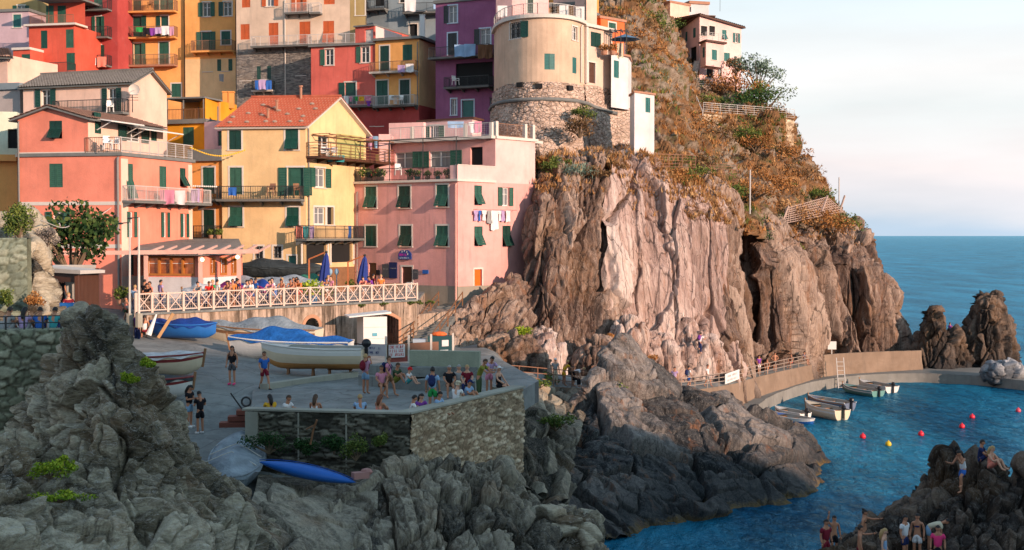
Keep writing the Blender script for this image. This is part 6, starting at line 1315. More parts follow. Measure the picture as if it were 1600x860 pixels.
# ================================================================== boats (local: bow +x, up z, keel line z=0)
M_bwhite = flat('boat_white', (.72,.70,.67), .35, .08); M_bcream = flat('boat_cream', (.70,.58,.42), .4, .1); M_bred = flat('boat_red_line', (.22,.03,.03), .5, .2); M_bblue = flat('boat_blue', (.02,.13,.42), .4, .15)
M_bund = flat('antifouling_orange', (.55,.25,.08), .6, .2); M_bin = flat('boat_inside', (.38,.36,.33), .7, .2); M_bwood = flat('boat_wood', (.26,.13,.06), .6, .3); M_motor = flat('motor_black', (.015,.015,.02), .3, .2); M_grnw = flat('boat_green', (.12,.28,.26), .5, .15); M_bgrey = flat('boat_grey_blue', (.13,.16,.23), .5, .15)
def cloth_mat(name, col):
    m, t, b = nmat(name); v = coords(t); n = noise(t, v, 1.6, 4, .6, .4); f_ = noise(t, v, 6, 3)
    t.links.new(mixc(t, rng(t, n, .35, .65), tuple(x*.7 for x in col), tuple(min(1, x*1.15) for x in col)), b.inputs['Base Color']); b.inputs['Roughness'].default_value = .75; b.inputs['Specular IOR Level'].default_value = .2; bump(t, b, nd(t, 'ShaderNodeMath', {0: n, 1: f_}, operation='ADD').outputs[0], .8, .08); return m
T_blue = cloth_mat('blue_tarpaulin', (.015,.12,.40)); T_deep = cloth_mat('deep_blue_tarpaulin', (.012,.05,.25)); T_grey = cloth_mat('grey_tarpaulin', (.26,.30,.33)); T_dark = cloth_mat('dark_tarpaulin', (.04,.05,.055)); T_sil = cloth_mat('silver_tarpaulin', (.30,.34,.38)); T_white = cloth_mat('white_tarpaulin', (.62,.60,.60)); T_green = cloth_mat('green_tarpaulin', (.04,.20,.13)); T_mag = cloth_mat('magenta_tarpaulin', (.35,.03,.18))
def station(u, L, B, H, stern, sheer=.22):
    """half-width, keel height and sheer height at u 0 (stern) .. 1 (bow)"""
    w = B/2*max(0.0, (sin(pi*min(1, (u*.62+.38)))**.8)) if stern == 'transom' else B/2*max(0.0, sin(pi*u))**.55
    if stern == 'transom': w = B/2*(1-max(0, (u-.35)/.65)**2.3)*(0.86+.14*min(1, u/.3))
    kz = H*.55*max(0, (u-.78)/.22)**2 + (H*.40*max(0, (.2-u)/.2)**2 if stern == 'point' else 0)
    sz = H*(1+sheer*max(0, (u-.3)/.7)**2+(sheer*.6*max(0, (.35-u)/.35)**2 if stern == 'point' else 0))
    return max(w, .02), kz, sz
def boat(name, label, loc, rz, L=4.6, B=1.7, H=.75, mats=None, stern='point', tarp=None, motor=False, pitch=0.0, roll=0.0, group=None, cat='boat', under=None, stem=True, ridge=.35, deck=False, bands=(.78,.9), seats=3):
    hullm, linem = mats or (M_bwhite, M_bred); under = under or hullm
    T = empty(name, loc, label, cat, group, rz); T.rotation_euler = (roll, -pitch, rz)
    n = 26; k = 9
    def pt(i, j, inset=0.0):
        u = i/n; w, kz, sz = station(u, L, B, H, stern); v = j/k; y = w*sin(v*pi/2)**.75*(1 if v > 0 else 0); z = kz+(sz-kz)*(1-cos(v*pi/2))**.85
        return (L*(u-.5)*(1+.03*v), max(0, y-inset), z+inset)
    mb = MB()
    for sg in (1, -1):
        for i in range(n):
            for j in range(k):
                q = [pt(i,j), pt(i+1,j), pt(i+1,j+1), pt(i,j+1)]; q = [(x, y*sg, z) for x, y, z in q]
                if sg < 0: q.reverse()
                v = (j+.5)/k; mb.poly(q, 2 if v < .45 else (1 if bands[0] < v < bands[1] else 0))
    if stern == 'transom':
        pts = [(pt(0,j)[0], pt(0,j)[1], pt(0,j)[2]) for j in range(k+1)]; mb.poly([(x, y, z) for x, y, z in pts]+[(x, -y, z) for x, y, z in reversed(pts)], 0)
    # inner skin and floor
    for sg in (1, -1):
        for i in range(n):
            for j in range(3, k):
                q = [pt(i,j,.05), pt(i+1,j,.05), pt(i+1,j+1,.05), pt(i,j+1,.05)]; mb.poly([(x, y*sg, z) for x, y, z in (q if sg < 0 else q[::-1])], 3)
    for i in range(n): a, b_ = pt(i,3,.05), pt(i+1,3,.05); mb.poly([(a[0],-a[1],a[2]),(b_[0],-b_[1],b_[2]),(b_[0],b_[1],b_[2]),(a[0],a[1],a[2])], 3)
    def plc(o): o.parent = T; o.location = (0,0,0); return o
    def bl(mb_, nm, mm, smooth=False):
        o = mb_.build(nm, mm, None, smooth, loc=(0,0,0)); o.parent = T; o.location = (0,0,0); return o
    bl(mb, 'hull', [hullm, linem, under, M_bin])
    g = MB()
    for sg in (1, -1): g.tube([(pt(i,k)[0], pt(i,k)[1]*sg, pt(i,k)[2]+.02) for i in range(n+1)], .045, 6)
    bl(g, 'gunwale', linem if tarp else M_bwhite)
    if stem:
        w, kz, sz = station(1, L, B, H, stern); g = MB(); g.bar((L*.5+.0, 0, kz-.05), (L*.53, 0, sz+.22), .09); bl(g, 'stem_post', M_bwood)
    if not tarp:
        for s in range(seats):
            u = .25+.5*s/max(1, seats-1); w, kz, sz = station(u, L, B, H, stern); g = MB(); g.box((L*(u-.5), 0, sz-.16), (.28, 2*w*.92, .05)); bl(g, 'thwart', M_bwood if not deck else M_bwhite)
        g = MB()
        for i in range(int(n*.74), n):
            a, b_ = pt(i,k), pt(i+1,k); g.poly([(a[0],-a[1],a[2]+.015),(b_[0],-b_[1],b_[2]+.015),(b_[0],b_[1],b_[2]+.015),(a[0],a[1],a[2]+.015)])
        bl(g, 'foredeck', M_bwhite if deck else hullm)
    else:
        g = MB(); ro = random.Random(int(abs(loc[0]*100))); ph = ro.random()*6
        def tp(u, v):
            uu = .0+1.0*u; w, kz, sz = station(uu, L, B, H, stern); y = (v*2-1)*(w+.06); r = 1-abs(v*2-1)
            z = sz+.03 + ridge*(r**.8)*(sin(pi*min(1, max(0, u)))**.6)*(1+.35*sin(u*9+ph)+.15*sin(u*23+v*5+ph)) - (.12+.06*sin(u*31+ph) if abs(v*2-1) > .97 else 0)
            return Vector((L*(uu-.5)*1.03, y, z))
        g.grid(tp, 40, 14); bl(g, 'tarpaulin', tarp, True)
    if motor:
        w, kz, sz = station(0, L, B, H, stern); x = -L*.5-.18; g = MB(); g.ball((x, 0, sz+.25), (.24,.17,.22), 12, 0); g.box((x, 0, sz-.2), (.16,.13,.8), 0); g.box((x-.02, 0, sz-.65), (.34,.05,.1), 1); g.ball((x-.02, 0, sz-.75), (.2,.07,.07), 8, 1); g.bar((x+.1, 0, sz+.15), (x+.6, 0, sz+.25), .05, 0); bl(g, 'outboard_motor', [M_motor, M_bin])
    return T
def face_rz(px0, py0, z0, px1, py1, z1):
    a, b_ = G(px0, py0, z0), G(px1, py1, z1); d = b_-a; return a, b_, atan2(d.y, d.x), math.hypot(d.x, d.y)
def place(name, label, bow, stern_, z, **k):
    a = G(bow[0], bow[1], z); b_ = G(stern_[0], stern_[1], z); c_ = (a+b_)/2; d = a-b_; return boat(name, label, (c_.x, c_.y, k.pop('z0', z)), atan2(d.y, d.x), **k)
# on the slipway
boat('motorboat', 'white and cream motorboat with an orange bottom, hauled out on trestles on the slipway', (P(487, 572, 61.5).x, 61.8, 8.55), radians(176), L=4.9, B=1.9, H=1.0, mats=(M_bcream, M_bwhite), stern='transom', motor=True, under=M_bund, stem=False, deck=True, bands=(.82,.95))
c_ = P(455, 548, 68); boat('covered_boat', 'boat under a bright blue tarpaulin, just behind the cream motorboat', (c_.x, 67.5, 8.45), radians(176), L=6.4, B=2.0, H=.95, mats=(M_bwhite, M_bwhite), tarp=T_blue, ridge=.55, stern='transom')
c_ = P(408, 540, 73); boat('covered_boat', 'long boat under a grey blue tarpaulin against the arched wall', (c_.x, 73.2, 8.55), radians(173), L=6.6, B=2.2, H=1.1, mats=(M_bcream, M_bwood), tarp=T_grey, ridge=.55, stern='transom')
c_ = P(285, 522, 70); boat('covered_boat', 'boat wrapped in a deep blue tarpaulin at the left end of the arched wall', (c_.x, 70.2, 9.35), radians(172), L=3.7, B=1.7, H=.75, mats=(M_bblue, M_bblue), tarp=T_deep, ridge=.3)
c_ = P(250, 562, 58); boat('wooden_boat', 'white boat with red lines and a pale cover, upper of two by the left rock', (c_.x-.4, 58.2, 8.65), radians(-14), L=5.0, B=1.9, H=.85, mats=(M_bcream, M_bred), tarp=T_white, ridge=.16)
c_ = P(232, 600, 54.5); boat('wooden_boat', 'white pointed boat with a dark cover, lower of two by the left rock', (c_.x-.1, 54.6, 8.1), radians(-16), L=4.4, B=1.7, H=.75, mats=(M_bwhite, M_bred), tarp=T_dark, ridge=.12)
c_ = P(366, 722, 45.5); boat('covered_boat', 'boat under a silver grey tarpaulin tied with cord, lowest on the ramp', (c_.x, 46.0, 6.25), radians(97), L=4.6, B=1.95, H=.75, mats=(T_sil, T_sil), tarp=T_sil, ridge=.42, pitch=.16, stem=False)
TB = bpy.context.scene.objects
def cords(px, py, D):
    q = MB(); c = P(px, py, D)
    for y0 in (-1.1, -.2, .8): q.tube([(c.x-.95, 46+y0, 7.15+.16*y0), (c.x-.3, 46+y0+.15, 7.42+.16*y0), (c.x, 46+y0+.2, 7.52+.16*y0), (c.x+.4, 46+y0+.05, 7.38+.16*y0), (c.x+.95, 46+y0-.2, 7.1+.16*y0)], .018, 5)
    put(q.build('cord', M_trim), 'pale cord lashed across the silver grey boat cover', 'cord')
cords(366, 722, 45.5)
# blue kayak: slim spindle
a, b_ = P(405, 722, 44.2), P(556, 754, 43.2)
K_ = empty('kayak', (a+b_)/2, 'long bright blue upturned kayak lying below the dark stone wall', 'kayak'); d = b_-a; L_ = d.length; ux = d.normalized(); uy = Vector((-ux.y, ux.x, 0)).normalized(); uz = ux.cross(uy)
q = MB(); q.grid(lambda u, v: (a+b_)/2+ux*(L_*(u-.5))+uy*(.36*sin(pi*min(max(u,.002),.998))**.8*cos(2*pi*v))+uz*(.24*sin(pi*min(max(u,.002),.998))**.7*sin(2*pi*v)), 40, 20)
q.build('hull', flat('kayak_blue', (.015,.13,.50), .35, .12), K_, True); q = MB(); q.tube([a+uz*.05+ux*L_*t_+uz*(.24*sin(pi*min(max(t_,.01),.99))**.7) for t_ in [i/20 for i in range(21)]], .015, 5); q.build('keel_strip', flat('kayak_keel', (.01,.07,.30), .4, .1), K_)
# afloat in the harbour
grp = 'small boats moored in the harbour'
place('moored_boat', 'blue and white wooden boat, nearest of the moored boats', (1197,655), (1278,668), .0, L=4.6, B=1.7, H=.62, mats=(M_bblue, M_bwhite), z0=-.12, group=grp, bands=(.8,1.1))
place('moored_boat', 'small white boat half hidden behind the blue and white one', (1208,650), (1262,660), .0, L=3.6, B=1.4, H=.75, mats=(M_bwhite, M_bred), z0=-.08, stern='transom', motor=True, group=grp, stem=False, seats=2)
place('moored_boat', 'cream wooden boat with a raised white bow, largest of the moored boats', (1250,645), (1326,661), .0, L=4.8, B=1.8, H=1.0, mats=(M_bcream, M_bwhite), z0=-.1, motor=True, stern='transom', group=grp)
place('moored_boat', 'grey boat with an orange rim, just behind the cream one', (1262,634), (1330,644), .0, L=4.6, B=1.7, H=.85, mats=(M_bgrey, M_slabt), z0=-.1, motor=True, stern='transom', group=grp, bands=(.85,1.1))
place('moored_boat', 'pale green open boat, nearer of the far pair by the ladder', (1312,612), (1378,623), .0, L=4.8, B=1.8, H=.75, mats=(M_grnw, M_bwhite), z0=-.1, motor=True, stern='transom', group=grp)
place('moored_boat', 'white open boat with a black motor, farther of the far pair by the ladder', (1338,606), (1400,617), .0, L=4.8, B=1.8, H=.8, mats=(M_bwhite, M_bwhite), z0=-.1, motor=True, stern='transom', group=grp)
# on the village terrace
grp = 'boats stored on the village terrace'
for px, D, rz_, L_, t_, mm, zz2, lb in ((320,77.6,172,2.8,T_white,(M_bblue,M_bwhite),0,'dark hulled boat with a white cover, left end of the terrace by the annex'), (372,79,170,3.6,T_mag,(M_bwhite,M_bwhite),.0,'boat under a magenta cover on the terrace in front of the annex corner'),
    (425,84,174,6.2,T_sil,(T_sil,T_sil),.35,'large boat under a grey cover on the terrace before the yellow house'), (478,87,172,3.4,T_green,(M_bwhite,M_bwhite),.3,'white hulled boat with a green cover on the terrace'), (430,92,176,6.6,T_dark,(T_dark,T_dark),1.2,'boat under a black green net, farthest of the stored boats'), (395,82,160,3.5,T_deep,(M_bblue,M_bwhite),0.1,'deep blue covered boat between the magenta and grey covered ones')):
    c_ = XY(px, D, 430); boat('stored_boat', lb, (c_.x, c_.y, TZ+zz2+.05), radians(rz_), L=L_, B=1.7, H=.75, mats=mm, tarp=t_, ridge=.45, group=grp)
# trestles and props
def trestle(c, w, h, label):
    q = MB()
    for dx in (-w/2, w/2):
        for dy in (-.3, .3): q.bar(Vector(c)+Vector((dx, dy, 0)), Vector(c)+Vector((dx, dy*.3, h)), .09)
    q.bar(Vector(c)+Vector((-w/2-.1, 0, h)), Vector(c)+Vector((w/2+.1, 0, h)), .12); return put(q.build('trestle', M_wood), label, 'trestle')
c_ = P(470, 590, 61.8); trestle((c_.x, 61.8, 8.1), 1.2, .5, 'low wooden trestle under the bow of the cream motorboat'); trestle((c_.x+1.9, 61.8, 8.05), 1.0, .5, 'low wooden trestle under the stern of the cream motorboat')
# buoys
for px, py, col, lb in ((1348,686,(.75,.02,.04),'red buoy nearest the blue moored boat'), (1388,698,(.70,.45,.02),'yellow buoy, the only yellow one'), (1439,682,(.75,.02,.04),'red buoy just right of the yellow buoy'), (1503,670,(.75,.02,.04),'red buoy above the outcrop peak, the lower of the two close ones'), (1519,655,(.75,.02,.05),'red buoy, the upper of the two close ones'), (1591,645,(.70,.08,.12),'pinkish red buoy nearest the right edge')):
    p = G(px, py, .05); q = MB(); q.ball((p.x, p.y, .22), .22, 14); q.tube([(p.x, p.y, .42), (p.x, p.y, .50)], .05, 6); put(q.build('buoy', flat('buoy_%d' % int(col[1]*100), col, .35, .05), smooth=True), lb, 'buoy', 'buoys in the harbour')
# ================================================================== people
def skin_mesh(name, pts, edges, radii, sub=1):
    me = bpy.data.meshes.new(name+'_cage'); me.from_pydata(pts, edges, []); o = bpy.data.objects.new(name, me); C.objects.link(o)
    md = o.modifiers.new('s', 'SKIN'); md.use_smooth_shade = True
    sv = me.skin_vertices[0].data
    for i, r in enumerate(radii): sv[i].radius = (r, r) if not isinstance(r, tuple) else r
    sv[0].use_root = True; md.branch_smoothing = .6
    if sub: ss = o.modifiers.new('u', 'SUBSURF'); ss.levels = sub; ss.render_levels = sub
    dg = bpy.context.evaluated_depsgraph_get(); dg.update(); r = bpy.data.meshes.new_from_object(o.evaluated_get(dg)); r.name = name
    bpy.data.objects.remove(o); bpy.data.meshes.remove(me); return r
V3 = lambda *a: Vector(a)
def pose_joints(kind):
    """figure faces -y; 1.72 m tall; returns joint dict. left is +x"""
    J = dict(pelvis=V3(0,0,.94), waist=V3(0,0,1.08), chest=V3(0,0,1.30), neck=V3(0,0,1.46), head=V3(0,-.015,1.60))
    for s, k in ((1,'L'), (-1,'R')):
        J['hip'+k]=V3(.09*s,0,.90); J['kn'+k]=V3(.10*s,-.02,.50); J['an'+k]=V3(.105*s,0,.08); J['toe'+k]=V3(.115*s,-.17,.03)
        J['sh'+k]=V3(.18*s,0,1.40); J['el'+k]=V3(.24*s,.02,1.13); J['ha'+k]=V3(.25*s,-.07,.88)
    def mv(keys, d):
        for q in keys: J[q] = J[q]+Vector(d)
    U = ['waist','chest','neck','head','shL','shR','elL','elR','haL','haR']
    def bend(a, piv='pelvis', keys=None):
        R_ = Matrix.Rotation(a, 3, 'X'); p = J[piv].copy()
        for q in keys or U: J[q] = R_@(J[q]-p)+p
    if kind == 'stand': J['knR'] += V3(0,-.03,0)
    if kind == 'photo':
        for s, k in ((1,'L'),(-1,'R')): J['el'+k]=V3(.22*s,-.16,1.30); J['ha'+k]=V3(.07*s,-.26,1.52)
    if kind == 'phone':
        for s, k in ((1,'L'),(-1,'R')): J['el'+k]=V3(.24*s,-.04,1.14); J['ha'+k]=V3(.06*s,-.30,1.18)
        J['head'] += V3(0,-.05,-.02)
    if kind == 'walk': J['knL']=V3(.09,-.20,.52); J['anL']=V3(.10,-.26,.10); J['toeL']=V3(.10,-.43,.05); J['knR']=V3(-.09,.04,.50); J['anR']=V3(-.10,.24,.14); J['toeR']=V3(-.10,.10,.03); J['haL']+=V3(0,.14,0); J['haR']+=V3(0,-.10,.05)
    if kind == 'lean':
        bend(.42)
        for s, k in ((1,'L'),(-1,'R')): J['el'+k]=V3(.22*s,-.42,1.13); J['ha'+k]=V3(.10*s,-.62,1.12)
    if kind == 'bend':
        bend(1.25)
        for s, k in ((1,'L'),(-1,'R')): J['ha'+k]=J['sh'+k]+V3(.02*s,-.08,-.58); J['el'+k]=J['sh'+k]+V3(.05*s,.0,-.30)
        J['knL']+=V3(0,-.06,0); J['head'] += V3(0,-.04,.03)
    if kind == 'climb':
        bend(.35); J['knL']=V3(.16,-.34,.72); J['anL']=V3(.15,-.26,.36); J['toeL']=V3(.16,-.42,.33); J['haL']=V3(.25,-.62,1.45); J['elL']=V3(.26,-.40,1.22); J['haR']=V3(-.28,-.55,1.2); J['elR']=V3(-.30,-.25,1.12)
    if kind == 'akimbo':
        for s, k in ((1,'L'),(-1,'R')): J['el'+k]=V3(.36*s,.06,1.16); J['ha'+k]=V3(.15*s,-.02,1.02)
    if kind == 'armup': J['elR']=V3(-.30,-.05,1.55); J['haR']=V3(-.28,-.12,1.82)
    if kind == 'reach': J['elL']=V3(.30,-.22,1.34); J['haL']=V3(.30,-.50,1.38)
    if kind in ('sit', 'sitfloor', 'sitback', 'sithug'):
        dz = -.94+.10
        for q in list(J): J[q] = J[q]+V3(0,0,dz)
        for s, k in ((1,'L'),(-1,'R')):
            if kind == 'sit': J['kn'+k]=V3(.12*s,-.43,.09); J['an'+k]=V3(.12*s,-.45,-.36); J['toe'+k]=V3(.13*s,-.62,-.42); J['ha'+k]=V3(.12*s,-.34,.17); J['el'+k]=V3(.25*s,-.10,.34)
            if kind in ('sitfloor','sithug'): J['kn'+k]=V3(.13*s,-.36,.40); J['an'+k]=V3(.12*s,-.56,.07); J['toe'+k]=V3(.13*s,-.73,.03); J['ha'+k]=V3(.08*s,-.40,.36); J['el'+k]=V3(.22*s,-.22,.34)
            if kind == 'sitback': J['kn'+k]=V3(.12*s,-.40,.22); J['an'+k]=V3(.12*s,-.75,.07); J['toe'+k]=V3(.13*s,-.90,.12); J['ha'+k]=V3(.26*s,.26,.05); J['el'+k]=V3(.25*s,.20,.32)
        if kind in ('sithug', 'sitfloor'): bend(.22 if kind == 'sithug' else .1, 'pelvis', ['waist','chest','neck','head','shL','shR'])
        if kind == 'sitback': bend(-.3, 'pelvis', ['waist','chest','neck','head','shL','shR'])
    return J
_PC = {}
def body_meshes(kind):
    if kind in _PC: return _PC[kind]
    J = pose_joints(kind); out = {}
    names = ['pelvis','waist','chest','neck','head','hipL','knL','anL','toeL','hipR','knR','anR','toeR','shL','elL','haL','shR','elR','haR']
    rad = dict(pelvis=(.140,.115), waist=(.128,.10), chest=(.155,.115), neck=.055, head=(.082,.10), hipL=.085, knL=.055, anL=.038, toeL=.036, hipR=.085, knR=.055, anR=.038, toeR=.036, shL=.055, elL=.040, haL=.030, shR=.055, elR=.040, haR=.030)
    E = [('pelvis','waist'),('waist','chest'),('chest','neck'),('neck','head'),('pelvis','hipL'),('hipL','knL'),('knL','anL'),('anL','toeL'),('pelvis','hipR'),('hipR','knR'),('knR','anR'),('anR','toeR'),('chest','shL'),('shL','elL'),('elL','haL'),('chest','shR'),('shR','elR'),('elR','haR')]
    ix = {n: i for i, n in enumerate(names)}; pts = [tuple(J[n]) for n in names]; edges = [(ix[a], ix[b]) for a, b in E]; radii = [rad[n] for n in names]
    # forearm swell, calf
    def addmid(a, b, t_, r):
        i = len(pts); pts.append(tuple(J[a].lerp(J[b], t_))); radii.append(r); edges.remove((ix[a], ix[b])); edges.append((ix[a], i)); edges.append((i, ix[b]))
    for k in 'LR': addmid('kn'+k, 'an'+k, .35, .058); addmid('hip'+k, 'kn'+k, .4, .078); addmid('el'+k, 'ha'+k, .3, .042)
    me = skin_mesh('body_'+kind, pts, edges, radii, 1)
    # head detail and fingers go into the same mesh
    bm = [list(v.co) for v in me.vertices]; fc = [list(p.vertices) for p in me.polygons]; q = MB(); q.v = [tuple(v) for v in bm]; q.f = [tuple(f) for f in fc]; q.m = [0]*len(fc)
    H = J['head']; nd_ = (J['head']-J['neck']).normalized(); fw = Vector((0,-1,0)); fw = (fw-nd_*fw.dot(nd_)).normalized()
    if kind == 'bend': fw = Vector((0,-.2,-1)).normalized(); fw = (fw-nd_*fw.dot(nd_)).normalized()
    side = nd_.cross(fw)
    HC = H+nd_*.02
    q.ball(HC, (.083,.10,.115), 12, 0); q.ball(HC+fw*.105-nd_*.01, (.014,.018,.022), 6, 0)
    for s in (1,-1): q.ball(HC+side*.083*s, (.012,.02,.03), 6, 0); q.ball(HC+fw*.094+side*.032*s+nd_*.02, (.012,.008,.009), 6, 1)
    q.ball(HC+fw*.098-nd_*.045, (.025,.008,.008), 6, 2)
    for k, s in (('L',1),('R',-1)):
        h = J['ha'+k]; d = (h-J['el'+k]).normalized(); sd2 = d.cross(fw); sd2 = sd2.normalized() if sd2.length > .1 else side; cu = d.cross(sd2).normalized()
        q.ball(h+d*.045, (.035,.035,.042), 8, 0)
        for i in range(4):
            o_ = sd2*(-.027+.018*i); l_ = (.060,.075,.070,.055)[i]; b0 = h+d*.06+o_; q.tube([b0, b0+d*l_*.5, b0+d*l_*.85+cu*.018, b0+d*l_+cu*.035], [.010,.009,.008,.006], 5, 0)
        b0 = h+d*.02+sd2*(.032 if s > 0 else -.032); q.tube([b0, b0+d*.03+sd2*(.02*s), b0+d*.06+sd2*(.022*s)+cu*.012], [.011,.010,.008], 5, 0)
    nm = bpy.data.meshes.new('body_'+kind); nm.from_pydata(q.v, [], q.f); nm.polygons.foreach_set('material_index', q.m); nm.polygons.foreach_set('use_smooth', [True]*len(q.f)); 
    for _ in range(3): nm.materials.append(None)
    nm.update(); out['body'] = nm
    def sub(name, seq, ed, rr, ext=None):
        P_ = [tuple(J[a] if isinstance(a, str) else J[a[0]].lerp(J[a[1]], a[2])) for a in seq]; return skin_mesh(name, P_, ed, rr, 1)
    c_ = 1.22
    J['low'] = J['pelvis']+(J['pelvis']-J['waist'])*.35
    shirt = (['low','waist','chest','shL',('shL','elL',.65),'shR',('shR','elR',.65),('chest','neck',.55)], [(0,1),(1,2),(2,3),(3,4),(2,5),(5,6),(2,7)], [(.170,.145),(.165,.135),(.178,.142),.088,.070,.088,.070,.085])
    out['shirt'] = sub('shirt', *shirt)
    out['top'] = sub('top', ['low','waist','chest',('chest','shL',.6),('chest','shR',.6)], [(0,1),(1,2),(2,3),(2,4)], [(.165,.14),(.158,.13),(.172,.138),.072,.072])
    out['bra'] = sub('bra', [('waist','chest',.45),('waist','chest',.95),('chest','shL',.35),('chest','shR',.35)], [(0,1),(1,2),(1,3)], [(.178,.150),(.178,.150),.07,.07])
    out['shorts'] = sub('shorts', ['pelvis','hipL',('hipL','knL',.75),'hipR',('hipR','knR',.75),('pelvis','waist',.6)], [(0,1),(1,2),(0,3),(3,4),(0,5)], [(.165,.142),.118,.100,.118,.100,(.155,.128)])
    out['briefs'] = sub('briefs', ['pelvis',('hipL','knL',.22),('hipR','knR',.22),('pelvis','waist',.3)], [(0,1),(0,2),(0,3)], [(.165,.142),.108,.108,(.155,.128)])
    out['trousers'] = sub('trousers', ['pelvis','hipL','knL',('knL','anL',.9),'hipR','knR',('knR','anR',.9),('pelvis','waist',.6)], [(0,1),(1,2),(2,3),(0,4),(4,5),(5,6),(0,7)], [(.165,.142),.118,.088,.07,.118,.088,.07,(.155,.128)])
    out['skirt'] = sub('skirt', [('pelvis','waist',.6),'pelvis','KM',] if False else [('pelvis','waist',.6),'pelvis',('hipL','knL',.5),('hipR','knR',.5)], [(0,1),(1,2),(1,3)], [(.155,.128),(.175,.15),.150,.150])
    def mk(name, fn, smooth=True):
        z = MB(); fn(z); m_ = bpy.data.meshes.new(name); m_.from_pydata(z.v, [], z.f); m_.polygons.foreach_set('use_smooth', [smooth]*len(z.f)); m_.update(); return m_
    def cap(z, back=0, top=.012):
        base = len(z.v); n1, n2 = 14, 6
        for i in range(n2+1):
            th = (pi*.60)*i/n2
            for k in range(n1):
                a = 2*pi*k/n1; cut = 1.0 if cos(a) < .2 else (.62 + .0*k)
                t2 = th*cut; z.v.append(tuple(HC + nd_*(.130*cos(t2)) + fw*(.113*sin(t2)*cos(a)) + side*(.097*sin(t2)*sin(a))))
        for i in range(n2):
            for k in range(n1): z.f.append((base+i*n1+k, base+i*n1+(k+1)%n1, base+(i+1)*n1+(k+1)%n1, base+(i+1)*n1+k)); z.m.append(0)
    out['hair'] = mk('hair', cap)
    def lng(z): cap(z); z.tube([HC-fw*.07+nd_*.03, HC-fw*.10-nd_*.10, HC-fw*.11-nd_*.24, HC-fw*.10-nd_*.34], [.08,.085,.07,.03], 8)
    out['longhair'] = mk('long_hair', lng)
    def bun(z): cap(z); z.ball(HC-fw*.08+nd_*.11, .05, 8)
    out['bun'] = mk('bun_hair', bun)
    def hat(z): cap(z); z.tube([HC+nd_*.055, HC+nd_*.065], [.165,.15], 14); z.tube([HC+nd_*.06, HC+nd_*.15], [.12,.09], 12)
    out['hat'] = mk('hat', hat)
    def capp(z): cap(z); z.box8([tuple(HC+nd_*.05+fw*a+side*b) for a, b in ((.08,-.07),(.19,-.05),(.19,.05),(.08,.07))]+[tuple(HC+nd_*.065+fw*a+side*b) for a, b in ((.08,-.07),(.19,-.05),(.19,.05),(.08,.07))])
    out['cap'] = mk('cap', capp)
    def shoe(k):
        def f(z): a = J['an'+k]; t_ = J['toe'+k]; d = (t_-a).normalized(); z.tube([a-d*.03-V3(0,0,.02), a+d*.02-V3(0,0,.03), t_, t_+d*.03], [.045,.052,.048,.02], 8)
        return f
    out['shoeL'] = mk('shoe', shoe('L')); out['shoeR'] = mk('shoe', shoe('R'))
    b_ = J['chest']*.6+J['waist']*.4-fw*.0
    up_ = (J['chest']-J['waist']).normalized(); bk_ = up_.cross(Vector((1,0,0))); bk_ = -bk_ if bk_.y < 0 else bk_
    def pack(z):
        c0 = b_+bk_*.20+up_*.03; z.ball(c0, (.15,.11,.23), 10); z.ball(c0+bk_*.08-up_*.07, (.10,.06,.10), 8)
        for s in (-1,1): z.tube([J['chest']+V3(.10*s,0,0)+bk_*.14+up_*.1, J['chest']+V3(.12*s,0,0)+up_*.16, J['chest']+V3(.11*s,0,0)-bk_*.14-up_*.02, b_+V3(.14*s,0,0)-bk_*.05-up_*.12], .022, 5)
    out['pack'] = mk('backpack', pack)
    _PC[kind] = out; return out
def mcol(c, nm): return flat('cloth_'+nm, c, .85, .12, 8, spec=.15)
COL = dict(white=(.70,.68,.68), black=(.015,.014,.018), blue=(.03,.12,.42), lblue=(.28,.42,.62), navy=(.02,.03,.10), red=(.62,.03,.03), maroon=(.18,.015,.03), pink=(.62,.24,.34), mauve=(.48,.25,.36), purple=(.20,.05,.30), green=(.03,.30,.08), olive=(.22,.22,.04), dgreen=(.05,.08,.04), yellow=(.70,.38,.03), grey=(.30,.29,.29), orange=(.70,.20,.05), cream=(.60,.52,.38), brown=(.18,.09,.05), denim=(.20,.33,.48), teal=(.05,.30,.32), hpink=(.75,.05,.18), dgrey=(.08,.08,.09), lilac=(.42,.30,.50), coral=(.70,.22,.16))
CM = {k: mcol(v, k) for k, v in COL.items()}
SK = dict(f=flat('skin_fair', (.62,.33,.22), .6, .1, 10), m=flat('skin_tan', (.45,.20,.115), .6, .1, 10), d=flat('skin_dark', (.22,.10,.06), .6, .1, 10))
HR = dict(k=flat('hair_black', (.015,.011,.010), .6, .2), b=flat('hair_brown', (.07,.035,.018), .6, .2), l=flat('hair_blond', (.42,.26,.11), .6, .2), g=flat('hair_grey', (.30,.29,.28), .7, .2), r=flat('hair_auburn', (.16,.05,.02), .6, .2), n=None, w=CM['white'], c=CM['cream'], d=CM['red'], v=CM['navy'])
M_eye = flat('eye', (.02,.015,.012), .3, .1); M_lip = flat('lip', (.45,.12,.10), .5, .1)
